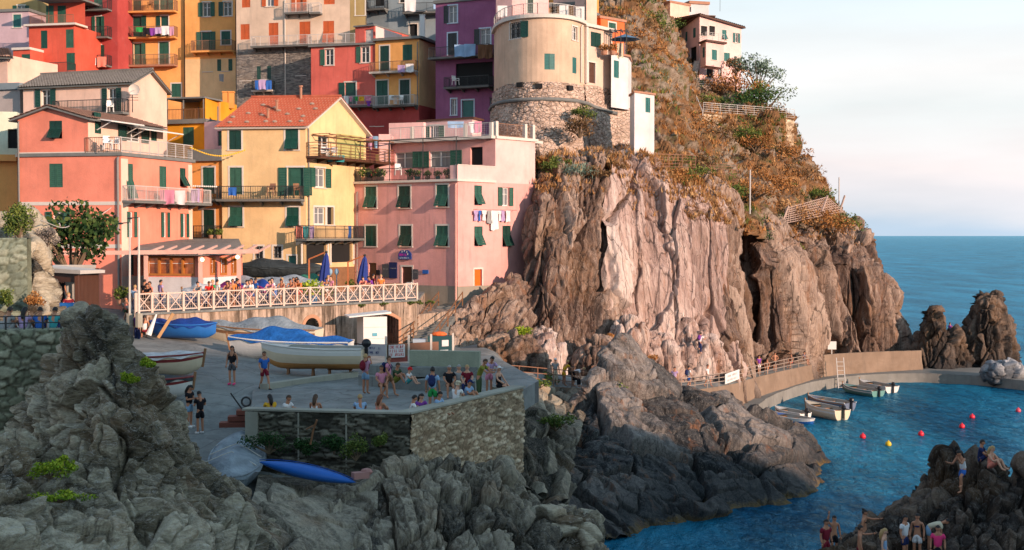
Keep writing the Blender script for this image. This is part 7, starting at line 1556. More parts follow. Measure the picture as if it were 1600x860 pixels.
def person(pose, loc, rz, spec, label, group=None, scale=1.0):
    """spec: skin hair hairstyle | upper garment:colour | lower garment:colour | shoes | pack"""
    B_ = body_meshes(pose); parts = spec.split(); sk = SK[parts[0][0]]; hc = parts[0][1]; hs = {'s':'hair','l':'longhair','b':'bun','h':'hat','c':'cap','n':None}[parts[0][2]]
    o = bpy.data.objects.new('person', B_['body']); C.objects.link(o); o.location = loc; o.rotation_euler = (0,0,rz); o.scale = (scale,)*3
    for i, mm in enumerate((sk, M_eye, M_lip)): o.material_slots[i].link = 'OBJECT'; o.material_slots[i].material = mm
    put(o, label, 'person', group)
    def ch(nm, key, mat):
        me = B_[key]
        if not me.materials: me.materials.append(None)
        c = bpy.data.objects.new(nm, me); C.objects.link(c); c.parent = o; c.material_slots[0].link = 'OBJECT'; c.material_slots[0].material = mat
    if hs and HR.get(hc): ch('hair' if hs in ('hair','longhair','bun') else hs, hs, HR[hc])
    for p in parts[1:]:
        g, c = p.split(':')
        if g == 'shoes': ch('shoe', 'shoeL', CM[c]); ch('shoe', 'shoeR', CM[c])
        else: ch({'pack':'backpack','bra':'bikini_top'}.get(g, g), g, CM[c])
    return o
D2R = radians
def pp(px, py, z, pose, face, spec, label, group=None, scale=1.0, dz=0.0):
    """feet (or seat) seen at px,py on a floor at height z; face in degrees: 0 toward the viewer, 90 to the right, 180 away"""
    p = G(px, py, z); return person(pose, (p.x, p.y, p.z+dz), D2R(face), spec, label, group, scale)
# --- on the slipway
pp(363, 601, 8.33, 'stand', -10, 'mkl top:black shorts:dgrey shoes:hpink pack:black', 'woman in black top and bright pink shoes with a black backpack on the slipway')
pp(413, 610, 8.12, 'walk', 40, 'mbs shirt:blue shorts:maroon shoes:black', 'man in a blue shirt and dark red shorts beside the bow of the cream motorboat')
pp(296, 668, 7.3, 'phone', 70, 'mkl shirt:black shorts:denim shoes:white', 'woman in a black shirt and denim shorts looking at a phone on the ramp')
pp(313, 678, 7.05, 'phone', -140, 'mks shirt:black shorts:black shoes:white', 'man all in black with white shoes beside the woman in denim shorts')
# --- on the viewing platform
pp(571, 616, 8.17, 'photo', 150, 'mls shirt:mauve shorts:denim pack:maroon', 'woman in a mauve shirt with a maroon backpack taking a photo on the platform')
pp(607, 620, 8.17, 'walk', 80, 'mbs shirt:pink shorts:brown pack:navy', 'man in a pink shirt with a dark shoulder bag standing on the platform step')
pp(596, 604, 8.62, 'sit', 20, 'mbs shirt:pink shorts:brown', 'seated person in pink half hidden beside the man in the pink shirt')
pp(617, 598, 8.62, 'sithug', 60, 'mbs shirt:dgreen shorts:olive', 'person in dark green crouching on the platform step')
pp(636, 600, 8.62, 'sithug', 70, 'fdh shirt:white shorts:teal', 'child in a red hat and white shirt sitting on the step', scale=.8)
pp(676, 647, 8.17, 'stand', 175, 'mks shirt:lblue shorts:green shoes:white pack:navy', 'man in bright green shorts with a navy backpack seen from behind', scale=1.04)
pp(702, 604, 8.62, 'sit', 10, 'mgs shirt:black shorts:brown', 'older man in a black shirt sitting on the platform step')
pp(717, 603, 8.62, 'sit', 15, 'fgs shirt:grey shorts:cream', 'grey haired person in a pale shirt sitting between two others on the step')
pp(730, 603, 8.62, 'sit', -5, 'fls shirt:maroon trousers:navy', 'seated man in a maroon shirt at the right end of the row')
p_ = P(712, 634, 50.7); person('sithug', (p_.x, p_.y, 8.3), D2R(150), 'fch shirt:white shorts:cream', 'person in a cream sun hat bent over beside the top of the pale stone wall')
p_ = P(729, 628, 51.2); person('sithug', (p_.x, p_.y, 8.35), D2R(60), 'mvc shirt:lblue shorts:grey', 'person in a blue cap and pale blue shirt by the stone wall')
p_ = P(682, 650, 48.8); person('sithug', (p_.x, p_.y, 8.17), D2R(60), 'mks shirt:lblue shorts:grey', 'dark haired man in a pale blue shirt seated below the man in green shorts')
p_ = P(641, 655, 47.6); person('sithug', (p_.x, p_.y, 8.17), D2R(100), 'mks shirt:white shorts:grey', 'man in a white shirt leaning on the corner of the stone walls')
p_ = P(655, 655, 48.2); person('sithug', (p_.x, p_.y, 8.17), D2R(40), 'fkl shirt:purple shorts:grey', 'dark haired woman in purple beside the man in white at the wall corner')
for px, spec, face, lb in ((424,'mkl shirt:yellow shorts:grey',-150,'woman in a yellow shirt seated behind the left end of the dark wall'),(446,'mbs shirt:white shorts:grey',60,'person in a white shirt just right of the woman in yellow'),(491,'mbl top:white shorts:grey',170,'brown haired woman in a white strappy top seated behind the dark wall'),(563,'mns shirt:lblue shorts:grey',-170,'short haired man in pale blue seated behind the dark wall'),(591,'mrl top:coral shorts:grey',150,'long haired woman in an orange top seated behind the dark wall')):
    p_ = P(px, 660, 47.7); person('sithug', (p_.x, p_.y, 8.17), D2R(face), spec if spec[1] != 'n' else 'mls'+spec[3:], lb)
p_ = P(748, 620, 53.2); person('lean', (p_.x, p_.y, 8.2), D2R(70), 'mbs shirt:olive trousers:dgreen', 'man in an olive shirt leaning over the end of the stone wall')
p_ = P(764, 612, 54.5); person('lean', (p_.x, p_.y, 8.2), D2R(30), 'mks shirt:lilac shorts:pink', 'woman in lilac leaning beside the man in olive')
p_ = P(779, 608, 54.3); person('sit', (p_.x, p_.y, 8.55), D2R(60), 'fwc top:black shorts:black', 'woman in a white cap and black top sitting at the pale stone wall end')
# --- street at the left
pp(178, 484, 10.1, 'stand', 170, 'fks shirt:red shorts:navy', 'person in a red shirt and dark shorts walking up the street')
p_ = P(157, 512, 46); person('stand', (p_.x, p_.y, 10.6), D2R(160), 'mks shirt:white shorts:grey', 'man in a white shirt showing above the tip of the left rock')
pp(198, 508, 9.5, 'walk', -40, 'mks top:coral skirt:dgreen', 'woman in a coral top and long dark skirt by the lamp posts')
p_ = XY(211, 74, 470); person('stand', (p_.x, p_.y, TZ-.3), D2R(170), 'fns shirt:lblue trousers:navy'.replace('fns','fls'), 'man in a light blue shirt between the two white lamp posts')
p_ = XY(226, 74.5, 470); person('stand', (p_.x, p_.y, TZ), D2R(150), 'mks shirt:black trousers:black', 'man in black just right of the white lamp posts')
p_ = P(228, 492, 70); person('sit', (p_.x, p_.y-.3, 9.75), D2R(-160), 'mks top:white shorts:maroon', 'person in a white vest sitting at the left end of the arched wall')
p_ = P(214, 500, 69.5); person('stand', (p_.x, p_.y, 9.1), D2R(150), 'mks shirt:purple trousers:navy', 'person in purple beside the one sitting at the left end of the wall')
p_ = XY(96, 62, 470); person('stand', (p_.x, p_.y, ZAT(480,62)-.2), D2R(60), 'mks shirt:black trousers:black', 'waiter in black standing inside the wooden kiosk')
p_ = XY(107, 61, 470); person('sit', (p_.x, p_.y, ZAT(490,61)+.1), D2R(20), 'fls shirt:maroon shorts:grey', 'blond person sitting at the table under the kiosk')
for px, spec, lb, fc in ((10,'mks shirt:grey shorts:grey','dark haired person in grey seated behind the left railing, nearest the left edge',150),(36,'mkl shirt:lilac shorts:grey','dark haired woman seated behind the railing, second from the left edge',170),(62,'mks shirt:blue shorts:navy','man in a strong blue shirt seated behind the railing on the green wall',-170),(83,'mks shirt:teal shorts:navy','man in a turquoise shirt seated just right of the one in blue',170)):
    p_ = P(px, 530, 44.6); person('sithug', (p_.x, p_.y, 11.62), D2R(fc), spec, lb)
# --- crowd on the village terrace along the criss cross rail
crowd = [(240,'lean','mks shirt:black shorts:black',20,.5,'person in black leaning on the rail at its left end'),(248,'stand','mks shirt:coral shorts:black',-20,.9,'person in coral beside the black shirt at the left end of the rail'),
(296,'stand','mks shirt:lilac trousers:navy',160,3.0,'person in lilac near the blue covered boat on the terrace'),(322,'lean','fks shirt:grey shorts:navy',10,.6,'person in grey by the dark hulled boat'),(337,'lean','mbs shirt:red shorts:navy',30,.6,'person in bright red leaning on the rail below the annex corner'),(345,'stand','fls shirt:green shorts:white',-30,.8,'person in green beside the one in bright red'),(353,'stand','fks shirt:white trousers:navy',170,.9,'slim person in white with dark trousers at the rail'),
(366,'lean','mkl top:coral shorts:black',10,.5,'woman in a coral top, left of a tight pair'),(372,'lean','mks top:brown shorts:black',-10,.6,'person in brown, right of a tight pair'),(379,'stand','mbs shirt:orange shorts:navy',40,1.0,'person in orange standing behind the tight pair'),(388,'stand','mks shirt:navy trousers:navy',150,1.1,'person in navy in front of the magenta boat cover'),(397,'lean','fkl shirt:white shorts:pink',10,.5,'woman in a white shirt and pink shorts at the rail'),(404,'lean','fbs shirt:white shorts:blue',-5,.6,'person in white with blue shorts next to the pink shorts'),(404,'stand','mks shirt:maroon trousers:black',10,2.2,'person in maroon standing back from the rail in the middle of the crowd'),(412,'stand','mks shirt:black shorts:grey',-40,1.2,'person in black with grey shorts in the crowd'),
(424,'stand','mks shirt:blue trousers:black',170,1.6,'person in blue turned toward the grey covered boat'),(432,'lean','fkl shirt:pink shorts:denim',10,.5,'woman in pink with denim shorts at the rail'),(438,'stand','fks shirt:white shorts:maroon',-20,.8,'person in white with maroon shorts holding the rail'),(449,'lean','mkl top:coral shorts:white',20,.5,'woman in coral with white shorts, left of the green covered boat'),(455,'stand','fls shirt:cream shorts:grey',-30,.9,'person in cream just right of the coral top'),
(464,'lean','mks top:coral shorts:navy',15,.5,'person in coral with navy shorts below the green boat cover'),(470,'stand','mbl top:brown skirt:red',-15,.7,'woman in a red skirt against the rail'),(477,'lean','mks shirt:orange shorts:red',5,.5,'person in orange and red at the rail beside the plant tub'),(483,'stand','mks shirt:red shorts:black',-30,1.2,'person in red behind the plant tub'),
(519,'lean','mkl top:white skirt:white',25,.5,'woman in a white dress leaning on the rail right of the closed parasol'),(528,'sit','fls shirt:lilac shorts:grey',60,1.6,'person in lilac seated between the white dress and the pink top'),(536,'stand','fbs shirt:pink shorts:cream',-20,1.2,'person in pink with cream shorts near the closed parasol'),(550,'stand','fls shirt:lblue trousers:grey',120,2.4,'tall man in pale blue walking between the two closed parasols'),
(579,'lean','fks shirt:coral shorts:white',10,.6,'person in coral with white shorts in front of the pink house'),(591,'lean','mks shirt:purple shorts:navy',-20,.6,'person in purple at the rail in front of the pink house'),(611,'stand','fls shirt:orange shorts:navy',30,1.0,'person in orange near the doorway of the pink house'),(622,'stand','mks shirt:maroon trousers:black',150,2.5,'person in maroon at the doorway below the round blue sign')]
for px, ps, sp_, fc, back, lb in crowd:
    s_ = tf.sz(px, 455)[0]; w_ = tf.w(s_, TZ, -back); dz = .5 if ps == 'sit' else 0
    person(ps, (w_.x, w_.y, TZ+dz), D2R(fc-25), sp_, lb, 'people along the terrace rail', .98)
# --- walkway under the cliff
def on_walk(px, back=.6, up=0):
    q = min(pr, key=lambda p: abs(PX(p)[0]-px)); return (q.x+.15*back, q.y+back, q.z+up)
walk = [(862,'stand','fyc'.replace('y','w')+' shirt:grey trousers:cream',20,.8,'person in grey and cream by the upright pale rock on the walkway'),(873,'lean','mls shirt:yellow shorts:yellow',120,.7,'person in bright yellow on the walkway'),(887,'bend','fls shirt:white shorts:black',80,.8,'person in a white shirt bending down on the walkway'),(898,'sit','mks shirt:black trousers:black',60,.6,'person in black crouching next to the bending one'),
(1050,'stand','mks shirt:lilac shorts:purple',-20,1.0,'person in lilac and purple beside the crest of the big rock'),(1078,'walk','mks shirt:white shorts:blue pack:navy',120,1.2,'walker in blue shorts with a dark backpack on the walkway'),(1102,'walk','mks shirt:white shorts:grey',60,.8,'person in white near the left end of the banner'),(1158,'stand','mks shirt:black shorts:orange',20,2.0,'person in black and orange behind the walkway railing'),(1163,'stand','mbl top:orange skirt:orange',-20,1.5,'woman in an orange dress behind the railing'),
(1188,'stand','mkl shirt:purple shorts:white',30,1.4,'woman in purple with white shorts behind the railing'),(1196,'sit','mks shorts:orange',-20,.6,'bather in orange shorts sitting near the right end of the railing'),(1211,'akimbo','mks shorts:black',10,1.2,'bare chested man standing with hands on hips above the harbour'),(1240,'sit','mks shorts:red',-40,.8,'bather in red shorts sitting on the wall edge'),(1258,'sit','mks shirt:navy shorts:grey',40,.9,'person in navy sitting on the wall edge right of the red shorts')]
for px, ps, sp_, fc, back, lb in walk:
    l_ = on_walk(px, back, .45 if ps == 'sit' else 0); person(ps, l_, D2R(fc), sp_, lb)
pp(1093, 553, 5.6, 'climb', 150, 'mks shirt:white trousers:navy pack:purple', 'climber in white with a purple bag high on the pale cliff rocks')
pp(1277, 590, 1.05, 'walk', 60, 'mkl top:teal shorts:teal', 'person in turquoise walking on the low quay')
pp(1136, 650, 1.2, 'stand', -160, 'mks shorts:black', 'bare chested man standing on the low quay behind the big rock')
pp(1143, 649, 1.2, 'stand', -120, 'mkl bra:black briefs:black', 'woman in a black swimsuit standing close beside the man on the quay')
p_ = P(1484, 520, 137); person('sit', (p_.x, p_.y, p_.z+.2), D2R(20), 'mks shirt:purple shorts:black', 'tiny figure in purple sitting between the two sea stacks')
p_ = P(1492, 524, 137); person('sit', (p_.x, p_.y, p_.z), D2R(-20), 'mks shorts:black', 'tiny bare chested figure sitting right of the purple one between the sea stacks')
# --- bathers on the outcrop at the lower right
def onr(px, py, D, pose, face, spec, label, scale=1.0): p = P(px, py, D); person(pose, tuple(p), D2R(face), spec, label, 'bathers on the lower right outcrop', scale)
onr(1290, 885, 46.5, 'stand', 30, 'mks shirt:maroon shorts:maroon', 'person in a maroon shirt at the bottom edge, leftmost bather')
onr(1303, 872, 47.5, 'armup', 10, 'mks shorts:black', 'bare chested boy raising one arm, left end of the outcrop', .92)
onr(1343, 895, 46.2, 'reach', 80, 'mks shorts:maroon', 'bare chested man in dark red shorts reaching forward')
onr(1350, 868, 47.8, 'reach', 60, 'mkb bra:black briefs:black', 'woman with a hair bun and black bikini behind the reaching man')
onr(1381, 900, 46, 'stand', 60, 'fls top:lblue shorts:denim'.replace('fls','fll'), 'blond woman in pale blue at the bottom edge')
onr(1413, 878, 46.8, 'stand', 40, 'mks shirt:white shorts:navy', 'man in a white shirt among the bathers')
onr(1433, 875, 47.2, 'stand', -30, 'mkl bra:navy shorts:white', 'woman in white shorts and dark bikini top, centre of the outcrop')
onr(1450, 862, 47.8, 'bend', 80, 'mks shirt:cream shorts:denim', 'person in a pale shirt bending down toward the rocks')
onr(1465, 895, 46.2, 'stand', -20, 'mkl shirt:hpink shorts:black', 'woman in a bright pink top at the foot of the dark outcrop')
onr(1505, 772, 48.2, 'climb', -60, 'mkl top:white shorts:blue', 'woman in a white top and blue shorts climbing the outcrop')
onr(1531, 722, 50.1, 'sitfloor', 60, 'mks shirt:navy shorts:navy', 'person in navy sitting at the very top of the outcrop')
onr(1547, 732, 49.6, 'sitfloor', 40, 'fll top:coral shorts:coral', 'blond woman in a coral swimsuit sitting below the peak of the outcrop')
# ================================================================== plants
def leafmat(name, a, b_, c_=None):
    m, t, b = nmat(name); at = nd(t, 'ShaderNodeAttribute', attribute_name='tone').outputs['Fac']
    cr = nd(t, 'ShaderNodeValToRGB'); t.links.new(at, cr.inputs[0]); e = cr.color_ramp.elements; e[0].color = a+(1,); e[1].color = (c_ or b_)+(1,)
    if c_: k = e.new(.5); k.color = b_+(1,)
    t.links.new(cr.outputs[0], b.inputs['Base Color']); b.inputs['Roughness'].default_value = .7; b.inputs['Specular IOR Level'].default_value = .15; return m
L_fig = leafmat('fig_leaf', (.012,.03,.012), (.035,.075,.02), (.10,.12,.03)); L_grn = leafmat('bush_leaf', (.03,.06,.015), (.09,.14,.03), (.22,.24,.05)); L_yel = leafmat('rock_samphire_leaf', (.06,.13,.01), (.22,.33,.02), (.50,.50,.05))
L_dry = leafmat('dry_leaf', (.12,.045,.015), (.34,.14,.04), (.60,.32,.12)); L_gold = leafmat('dry_grass_blade', (.16,.075,.03), (.42,.21,.08), (.66,.42,.20)); L_grey = leafmat('grey_bush_leaf', (.09,.08,.075), (.22,.19,.17), (.34,.30,.27)); L_oli = leafmat('olive_leaf', (.05,.09,.06), (.16,.24,.17), (.36,.44,.36)); L_dk = leafmat('dark_bush_leaf', (.01,.03,.012), (.025,.07,.02), (.06,.12,.03)); L_agv = leafmat('agave_leaf', (.06,.11,.08), (.16,.24,.19), (.30,.36,.28)); L_brn = leafmat('brown_scrub_leaf', (.07,.035,.018), (.20,.11,.05), (.34,.22,.10)); L_pinkf = leafmat('flower_leaf', (.03,.09,.02), (.10,.16,.03), (.6,.05,.10))
def leaves(cent, rad, n, size, seed=0, up=.0, asp=.5):
    r = np.random.default_rng(seed); d = r.normal(size=(n,3)); d /= np.linalg.norm(d, axis=1)[:,None]; rr = r.random(n)**.45
    c = np.array(cent)+d*rr[:,None]*np.array(rad); a = r.normal(size=(n,3)); a[:,2] += up; a /= np.linalg.norm(a, axis=1)[:,None]
    b = np.cross(a, r.normal(size=(n,3))); b /= np.linalg.norm(b, axis=1)[:,None]; s = size*(.6+.8*r.random(n))[:,None]
    V = np.stack((c-a*s*.5, c+b*s*asp*.5+a*s*.05, c+a*s*.5, c-b*s*asp*.5+a*s*.05), 1).reshape(-1,3); F = np.arange(4*n).reshape(n,4)
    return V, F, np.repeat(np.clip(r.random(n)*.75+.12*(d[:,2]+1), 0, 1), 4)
def cluster(parts, *a): 
    V, F, T_ = [], [], []; o = 0
    for v, f, t_ in parts: V.append(v); F.append(f+o); T_.append(t_); o += len(v)
    return np.concatenate(V), np.concatenate(F), np.concatenate(T_)
def plant(name, label, cat, base, R_, n, size, mat, seed=0, clumps=7, trunk=0.0, group=None, up=0, asp=.5, open_=.55):
    r = random.Random(seed); b = Vector(base); o = empty(name, b, label, cat, group); P_ = []; q = MB(); top = b+Vector((0,0,trunk))
    for i in range(clumps):
        a = 2*pi*i/clumps+r.random(); k = open_*(.55+.6*r.random()) if i else 0
        c = top+Vector((R_[0]*k*cos(a), R_[1]*k*sin(a), R_[2]*(.9+.9*(r.random()-.5))*(1.0 if i else 1.25))); m_ = .42+.22*r.random()
        P_.append(leaves(c, (R_[0]*m_, R_[1]*m_, R_[2]*m_), int(n/clumps), size, seed*31+i, up, asp))
        mid = b.lerp(c, .5)+Vector((r.uniform(-.1,.1), r.uniform(-.1,.1), 0)); w = max(.02, R_[0]*.05); q.tube([b, b.lerp(mid, .5), mid, c], [w*1.4, w, w*.7, w*.3], 5)
    q.build('trunk' if trunk else 'stem', flat('bark', (.16,.11,.07), .9, .3), o)
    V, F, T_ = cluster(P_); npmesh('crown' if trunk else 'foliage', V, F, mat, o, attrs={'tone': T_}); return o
plant('fig_tree', 'dark green fig tree in front of the salmon house gable', 'tree', P(112, 440, 72), (2.4,1.8,1.9), 2200, .30, L_fig, 1, 13, .9, asp=.75, open_=.95)
plant('bush', 'bushy green shrub on the bank at the left edge', 'bush', P(30, 372, 55), (.75,.8,.75), 2400, .12, L_grn, 2, 8)
plant('bush', 'grey leafless looking shrub between the green bush and the fig tree', 'bush', P(74, 385, 57), (.55,.6,.5), 1500, .09, L_grey, 3, 7)
plant('bush', 'small bush of dry orange leaves low on the left bank', 'bush', P(52, 478, 51.5), (.5,.4,.35), 900, .09, L_dry, 4, 5)
plant('bush', 'small yellowish green bush left of the orange one on the bank', 'bush', P(12, 480, 51.5), (.45,.4,.4), 900, .09, L_grn, 5, 5)
for px, py, D, r_, sd, lb in ((78,742,34.0,(.42,.3,.25),6,'bright yellow green plant on the foreground rocks, the upper one'),(95,778,32.6,(.62,.3,.16),7,'bright yellow green plant on the foreground rocks, the long lower one'),(100,735,34.6,(.28,.2,.25),8,'darker green tuft above the two bright foreground plants'),(231,568,39.8,(.22,.2,.18),9,'small yellow green tuft high on the left rock edge, right one'),(205,592,39.0,(.20,.2,.18),10,'small yellow green tuft high on the left rock edge, left one')):
    plant('rock_plant', lb, 'plant', P(px, py+6, D-.5), r_, 900, .07, L_yel, sd, 9, asp=.6, open_=.95)
for px, py, D, r_, sd, mt, lb in ((420,700,46.2,(.9,.25,.45),11,L_dk,'dark green weeds climbing the left end of the dark wall'),(478,704,46.0,(.45,.2,.35),12,L_dk,'low weeds at the foot of the dark wall behind the kayak'),(522,702,45.9,(.4,.2,.40),13,L_dk,'middle clump of weeds on the dark wall'),(556,712,45.5,(.45,.25,.55),14,L_grn,'yellowish green ivy clump near the right end of the dark wall'),(594,690,45.7,(.22,.15,.3),15,L_grn,'small fern on the dark wall near the pale wall corner')):
    plant('wall_plant', lb, 'plant', P(px, py+8, D-.35), r_, 1100, .085, mt, sd, 8, open_=.9)
# hillside shrubs
hs_ = [(1010,50,152,2.6,L_brn,'bush','brown scrub bush highest on the slope beside the top houses'),(985,12,160,3.6,L_grn,'bush','green bush at the top edge left of the cliff houses'),(1003,30,158,3.0,L_grn,'bush','second green bush at the top of the dry slope'),(1035,45,160,2.4,L_grn,'bush','green bush just left of the pink villa'),(990,65,147,2.8,L_dry,'bush','orange dry bush on the upper slope'),(1016,85,146,2.2,L_dry,'bush','orange dry bush in the middle of the upper slope'),(1040,100,148,2.0,L_dry,'bush','orange dry bush below the left wall of the villa'),
 (1018,100,143,1.5,L_grn,'bush','small green bush beside the slim white house'),(1046,112,146,1.6,L_agv,'agave','pale green agave on the slope, upper one'),(1033,122,141,1.2,L_agv,'agave','pale green agave on the slope, lower left one'),(1040,150,137,1.2,L_agv,'agave','small agave on the rocks right of the white box house'),(1030,205,127,1.2,L_grn,'bush','green tuft beside the railing near the white box house'),
 (1125,140,176,2.6,L_brn,'bush','brown bush at the garden left end under the villa terrace'),(1110,165,164,2.6,L_grn,'bush','olive green bush at the corner of the garden fence'),(1150,140,175,4.2,L_dry,'bush','large orange brown bush beside the villa'),(1168,160,166,4.4,L_dk,'bush','large dark green bush behind the garden railing'),(1190,158,167,3.8,L_grn,'bush','bright green bush right of the dark one in the garden'),(1205,176,163,2.2,L_brn,'bush','brown bush at the right end of the garden'),
 (1080,200,137,2.6,L_dry,'bush','orange bush below the corner of the garden wall'),(1062,180,138,2.0,L_dry,'bush','orange bush left of the garden wall'),(1165,210,150.5,2.0,L_grn,'bush','green bush growing on the garden stone wall'),(1115,215,147,2.4,L_brn,'bush','dark brown bush at the foot of the garden wall'),(1180,225,150,2.2,L_dry,'bush','orange bush at the foot of the garden wall'),
 (1075,268,117,1.8,L_grn,'bush','yellow green bush above the pale cliff slab'),(1098,262,118.5,1.6,L_brn,'bush','brown bush by the short wooden fence'),(1060,282,112,1.6,L_dry,'bush','orange bush on the lip of the pale slab'),(1140,300,119,1.6,L_grn,'bush','green bush in the middle of the lower slope'),(1178,300,123,2.2,L_dry,'bush','orange bush left of the thin hillside pole'),(1210,290,136,2.6,L_dry,'bush','orange bush near the sea side of the slope'),(1230,245,153,2.8,L_dry,'bush','orange bush on the skyline below the garden'),(1250,275,147,2.2,L_brn,'bush','brown bush on the skyline'),
 (1240,335,132,2.6,L_gold,'bush','golden grass clump beneath the rockfall net'),(1280,345,136,2.6,L_dry,'bush','vivid orange bush right of the rockfall net'),(1300,352,139,2.6,L_dry,'bush','vivid orange bush lower right of the net'),(1322,350,144,2.2,L_grn,'bush','green bush on the last edge above the sea'),(1282,303,146,1.6,L_grn,'bush','small green bush on the skyline above the net'),(1230,392,128,1.4,L_grn,'bush','small green bush on the brown cliff top'),(1185,372,124,1.6,L_dk,'bush','dark bush above the shaded cliff recess'),
 (868,262,103,1.1,L_grn,'bush','green bush on the cliff lip near the pink house'),(905,272,103.4,1.5,L_agv,'agave','large pale agave on the cliff lip under the round tower'),(850,258,104,.9,L_dry,'bush','orange tuft on the cliff lip by the pink house'),(932,275,104,1.2,L_brn,'bush','brown bush right of the large agave'),(958,262,106,1.0,L_brn,'bush','brown bush just left of the white box house'),(905,205,109.5,1.6,L_brn,'bush','brown climbing plant on the round tower base'),(912,180,110.5,1.0,L_grn,'bush','green climbing plant high on the round tower base'),
 (815,522,91,.8,L_yel,'bush','yellow flowering bush on the brown rock spur'),(952,530,96.5,.5,L_dry,'bush','small orange plant at the foot of the pale slab'),(1010,565,97.5,.7,L_dry,'bush','orange plant between the fallen slabs'),(855,596,82.5,.6,L_grn,'bush','green tuft beside the walkway by the upright rock'),(840,606,76,.6,L_grn,'bush','green tuft on the outside of the walkway wall'),(965,608,76.5,.6,L_grn,'bush','green tuft in the cleft of the big sea rock'),(868,668,66.8,.8,L_grn,'bush','dark green tuft between the pale wall and the big sea rock')]
for i, (px, py, D, s_, mt, nm, lb) in enumerate(hs_):
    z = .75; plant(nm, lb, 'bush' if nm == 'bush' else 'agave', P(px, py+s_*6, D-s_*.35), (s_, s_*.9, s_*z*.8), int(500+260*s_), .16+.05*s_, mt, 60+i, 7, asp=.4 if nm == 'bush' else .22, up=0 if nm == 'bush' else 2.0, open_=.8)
plant('olive_tree', 'airy silvery olive tree on the skyline right of the villa', 'tree', P(1184, 150, 178), (2.4,2.2,2.1), 1200, .42, L_oli, 201, 12, 2.0, asp=.4, open_=1.1)
plant('small_tree', 'small brownish tree between the villa and the olive tree', 'tree', P(1150, 132, 182), (1.8,1.6,1.4), 700, .35, L_brn, 202, 8, 1.4)
# scattered dry grass over the slopes
def scatter(names, region, n, kind, mat, label_name, seed, hh=(.45,1.0)):
    r = np.random.default_rng(seed); P_ = []; NN = []
    for ob in [o for o in C.objects if o.name.split('.')[0] in names]:
        m_ = ob.data; k = len(m_.vertices); co = np.empty(k*3); m_.vertices.foreach_get('co', co); no = np.empty(k*3); m_.vertices.foreach_get('normal', no); co = co.reshape(-1,3)+np.array(ob.location); P_.append(co); NN.append(no.reshape(-1,3))
    X = np.concatenate(P_); Nn = np.concatenate(NN); f = X[:,1]*CP-(X[:,2]-CAMZ)*SP; px = 800+2000*X[:,0]/np.maximum(f, 1); py = 430-2000*(X[:,1]*SP+(X[:,2]-CAMZ)*CP)/np.maximum(f, 1)
    ok = region(px, py, X, Nn); idx = np.nonzero(ok)[0]; idx = r.choice(idx, min(n, len(idx)), replace=False); X = X[idx]+r.normal(size=(len(idx),3))*.15
    V, F, T_ = [], [], []; o = 0
    for c in X:
        b = 7; a = r.random(b)*2*pi; h = r.uniform(*hh, b); w = .035+.05*r.random(b); l = r.uniform(.1,.5,b); base = c+np.stack((r.normal(size=b)*.16, r.normal(size=b)*.16, np.zeros(b)-.1), 1)
        dx = np.stack((-np.sin(a), np.cos(a), 0*a), 1); tip = base+np.stack((np.cos(a)*l, np.sin(a)*l, h), 1); t_ = np.clip(r.random()*.7+r.random(b)*.3, 0, 1)
        V.append(np.stack((base-dx*w[:,None], base+dx*w[:,None], tip+dx*.01, tip-dx*.01), 1).reshape(-1,3)); T_.append(np.repeat(t_, 4))
    V = np.concatenate(V); F = np.arange(len(V)).reshape(-1,4); put(npmesh(label_name, V, F, mat, attrs={'tone': np.concatenate(T_)}), kind='stuff')
nsel = lambda Z_, th, sd: fbm(Z_/4.0, 3, sd) > th
scatter(('hillside',), lambda px, py, X, Nn: (px > 830) & (px < 1350) & (py < 400) & nsel(X, .12, 3), 4200, 'g', L_gold, 'dry_grass', 1, (.2,.5))
scatter(('hillside',), lambda px, py, X, Nn: (px > 830) & (px < 1350) & (py < 400) & nsel(X, .15, 9), 3000, 'g', L_dry, 'dry_undergrowth', 2, (.2,.5))
scatter(('hillside',), lambda px, py, X, Nn: (px > 830) & (px < 1350) & (py < 400) & nsel(X, .18, 14), 1500, 'g', L_grn, 'green_undergrowth', 3, (.25,.6))
scatter(('cliff',), lambda px, py, X, Nn: (py < 300+(px-800)*.16) & (px < 1350) & (np.abs(Nn[:,2]) > .35), 1500, 'g', L_gold, 'dry_grass', 4, (.2,.5))
# weeds on the coping of the arched wall
r_ = random.Random(5)
for k, s in enumerate((16.2,18.0,20.5,21.3,22.4)): 
    w_ = tf.w(s, TZ-.35, .12); plant('wall_plant', ('green weed on the arched wall just below the rail, number').split(', number')[0]+(' under the parasols',' near its middle',' right of the closed parasol',' among a row of weeds',' nearest the stairs')[k], 'plant', w_, (.35,.12,.14), 220, .10, L_grn, 300+k, 5, open_=.9)
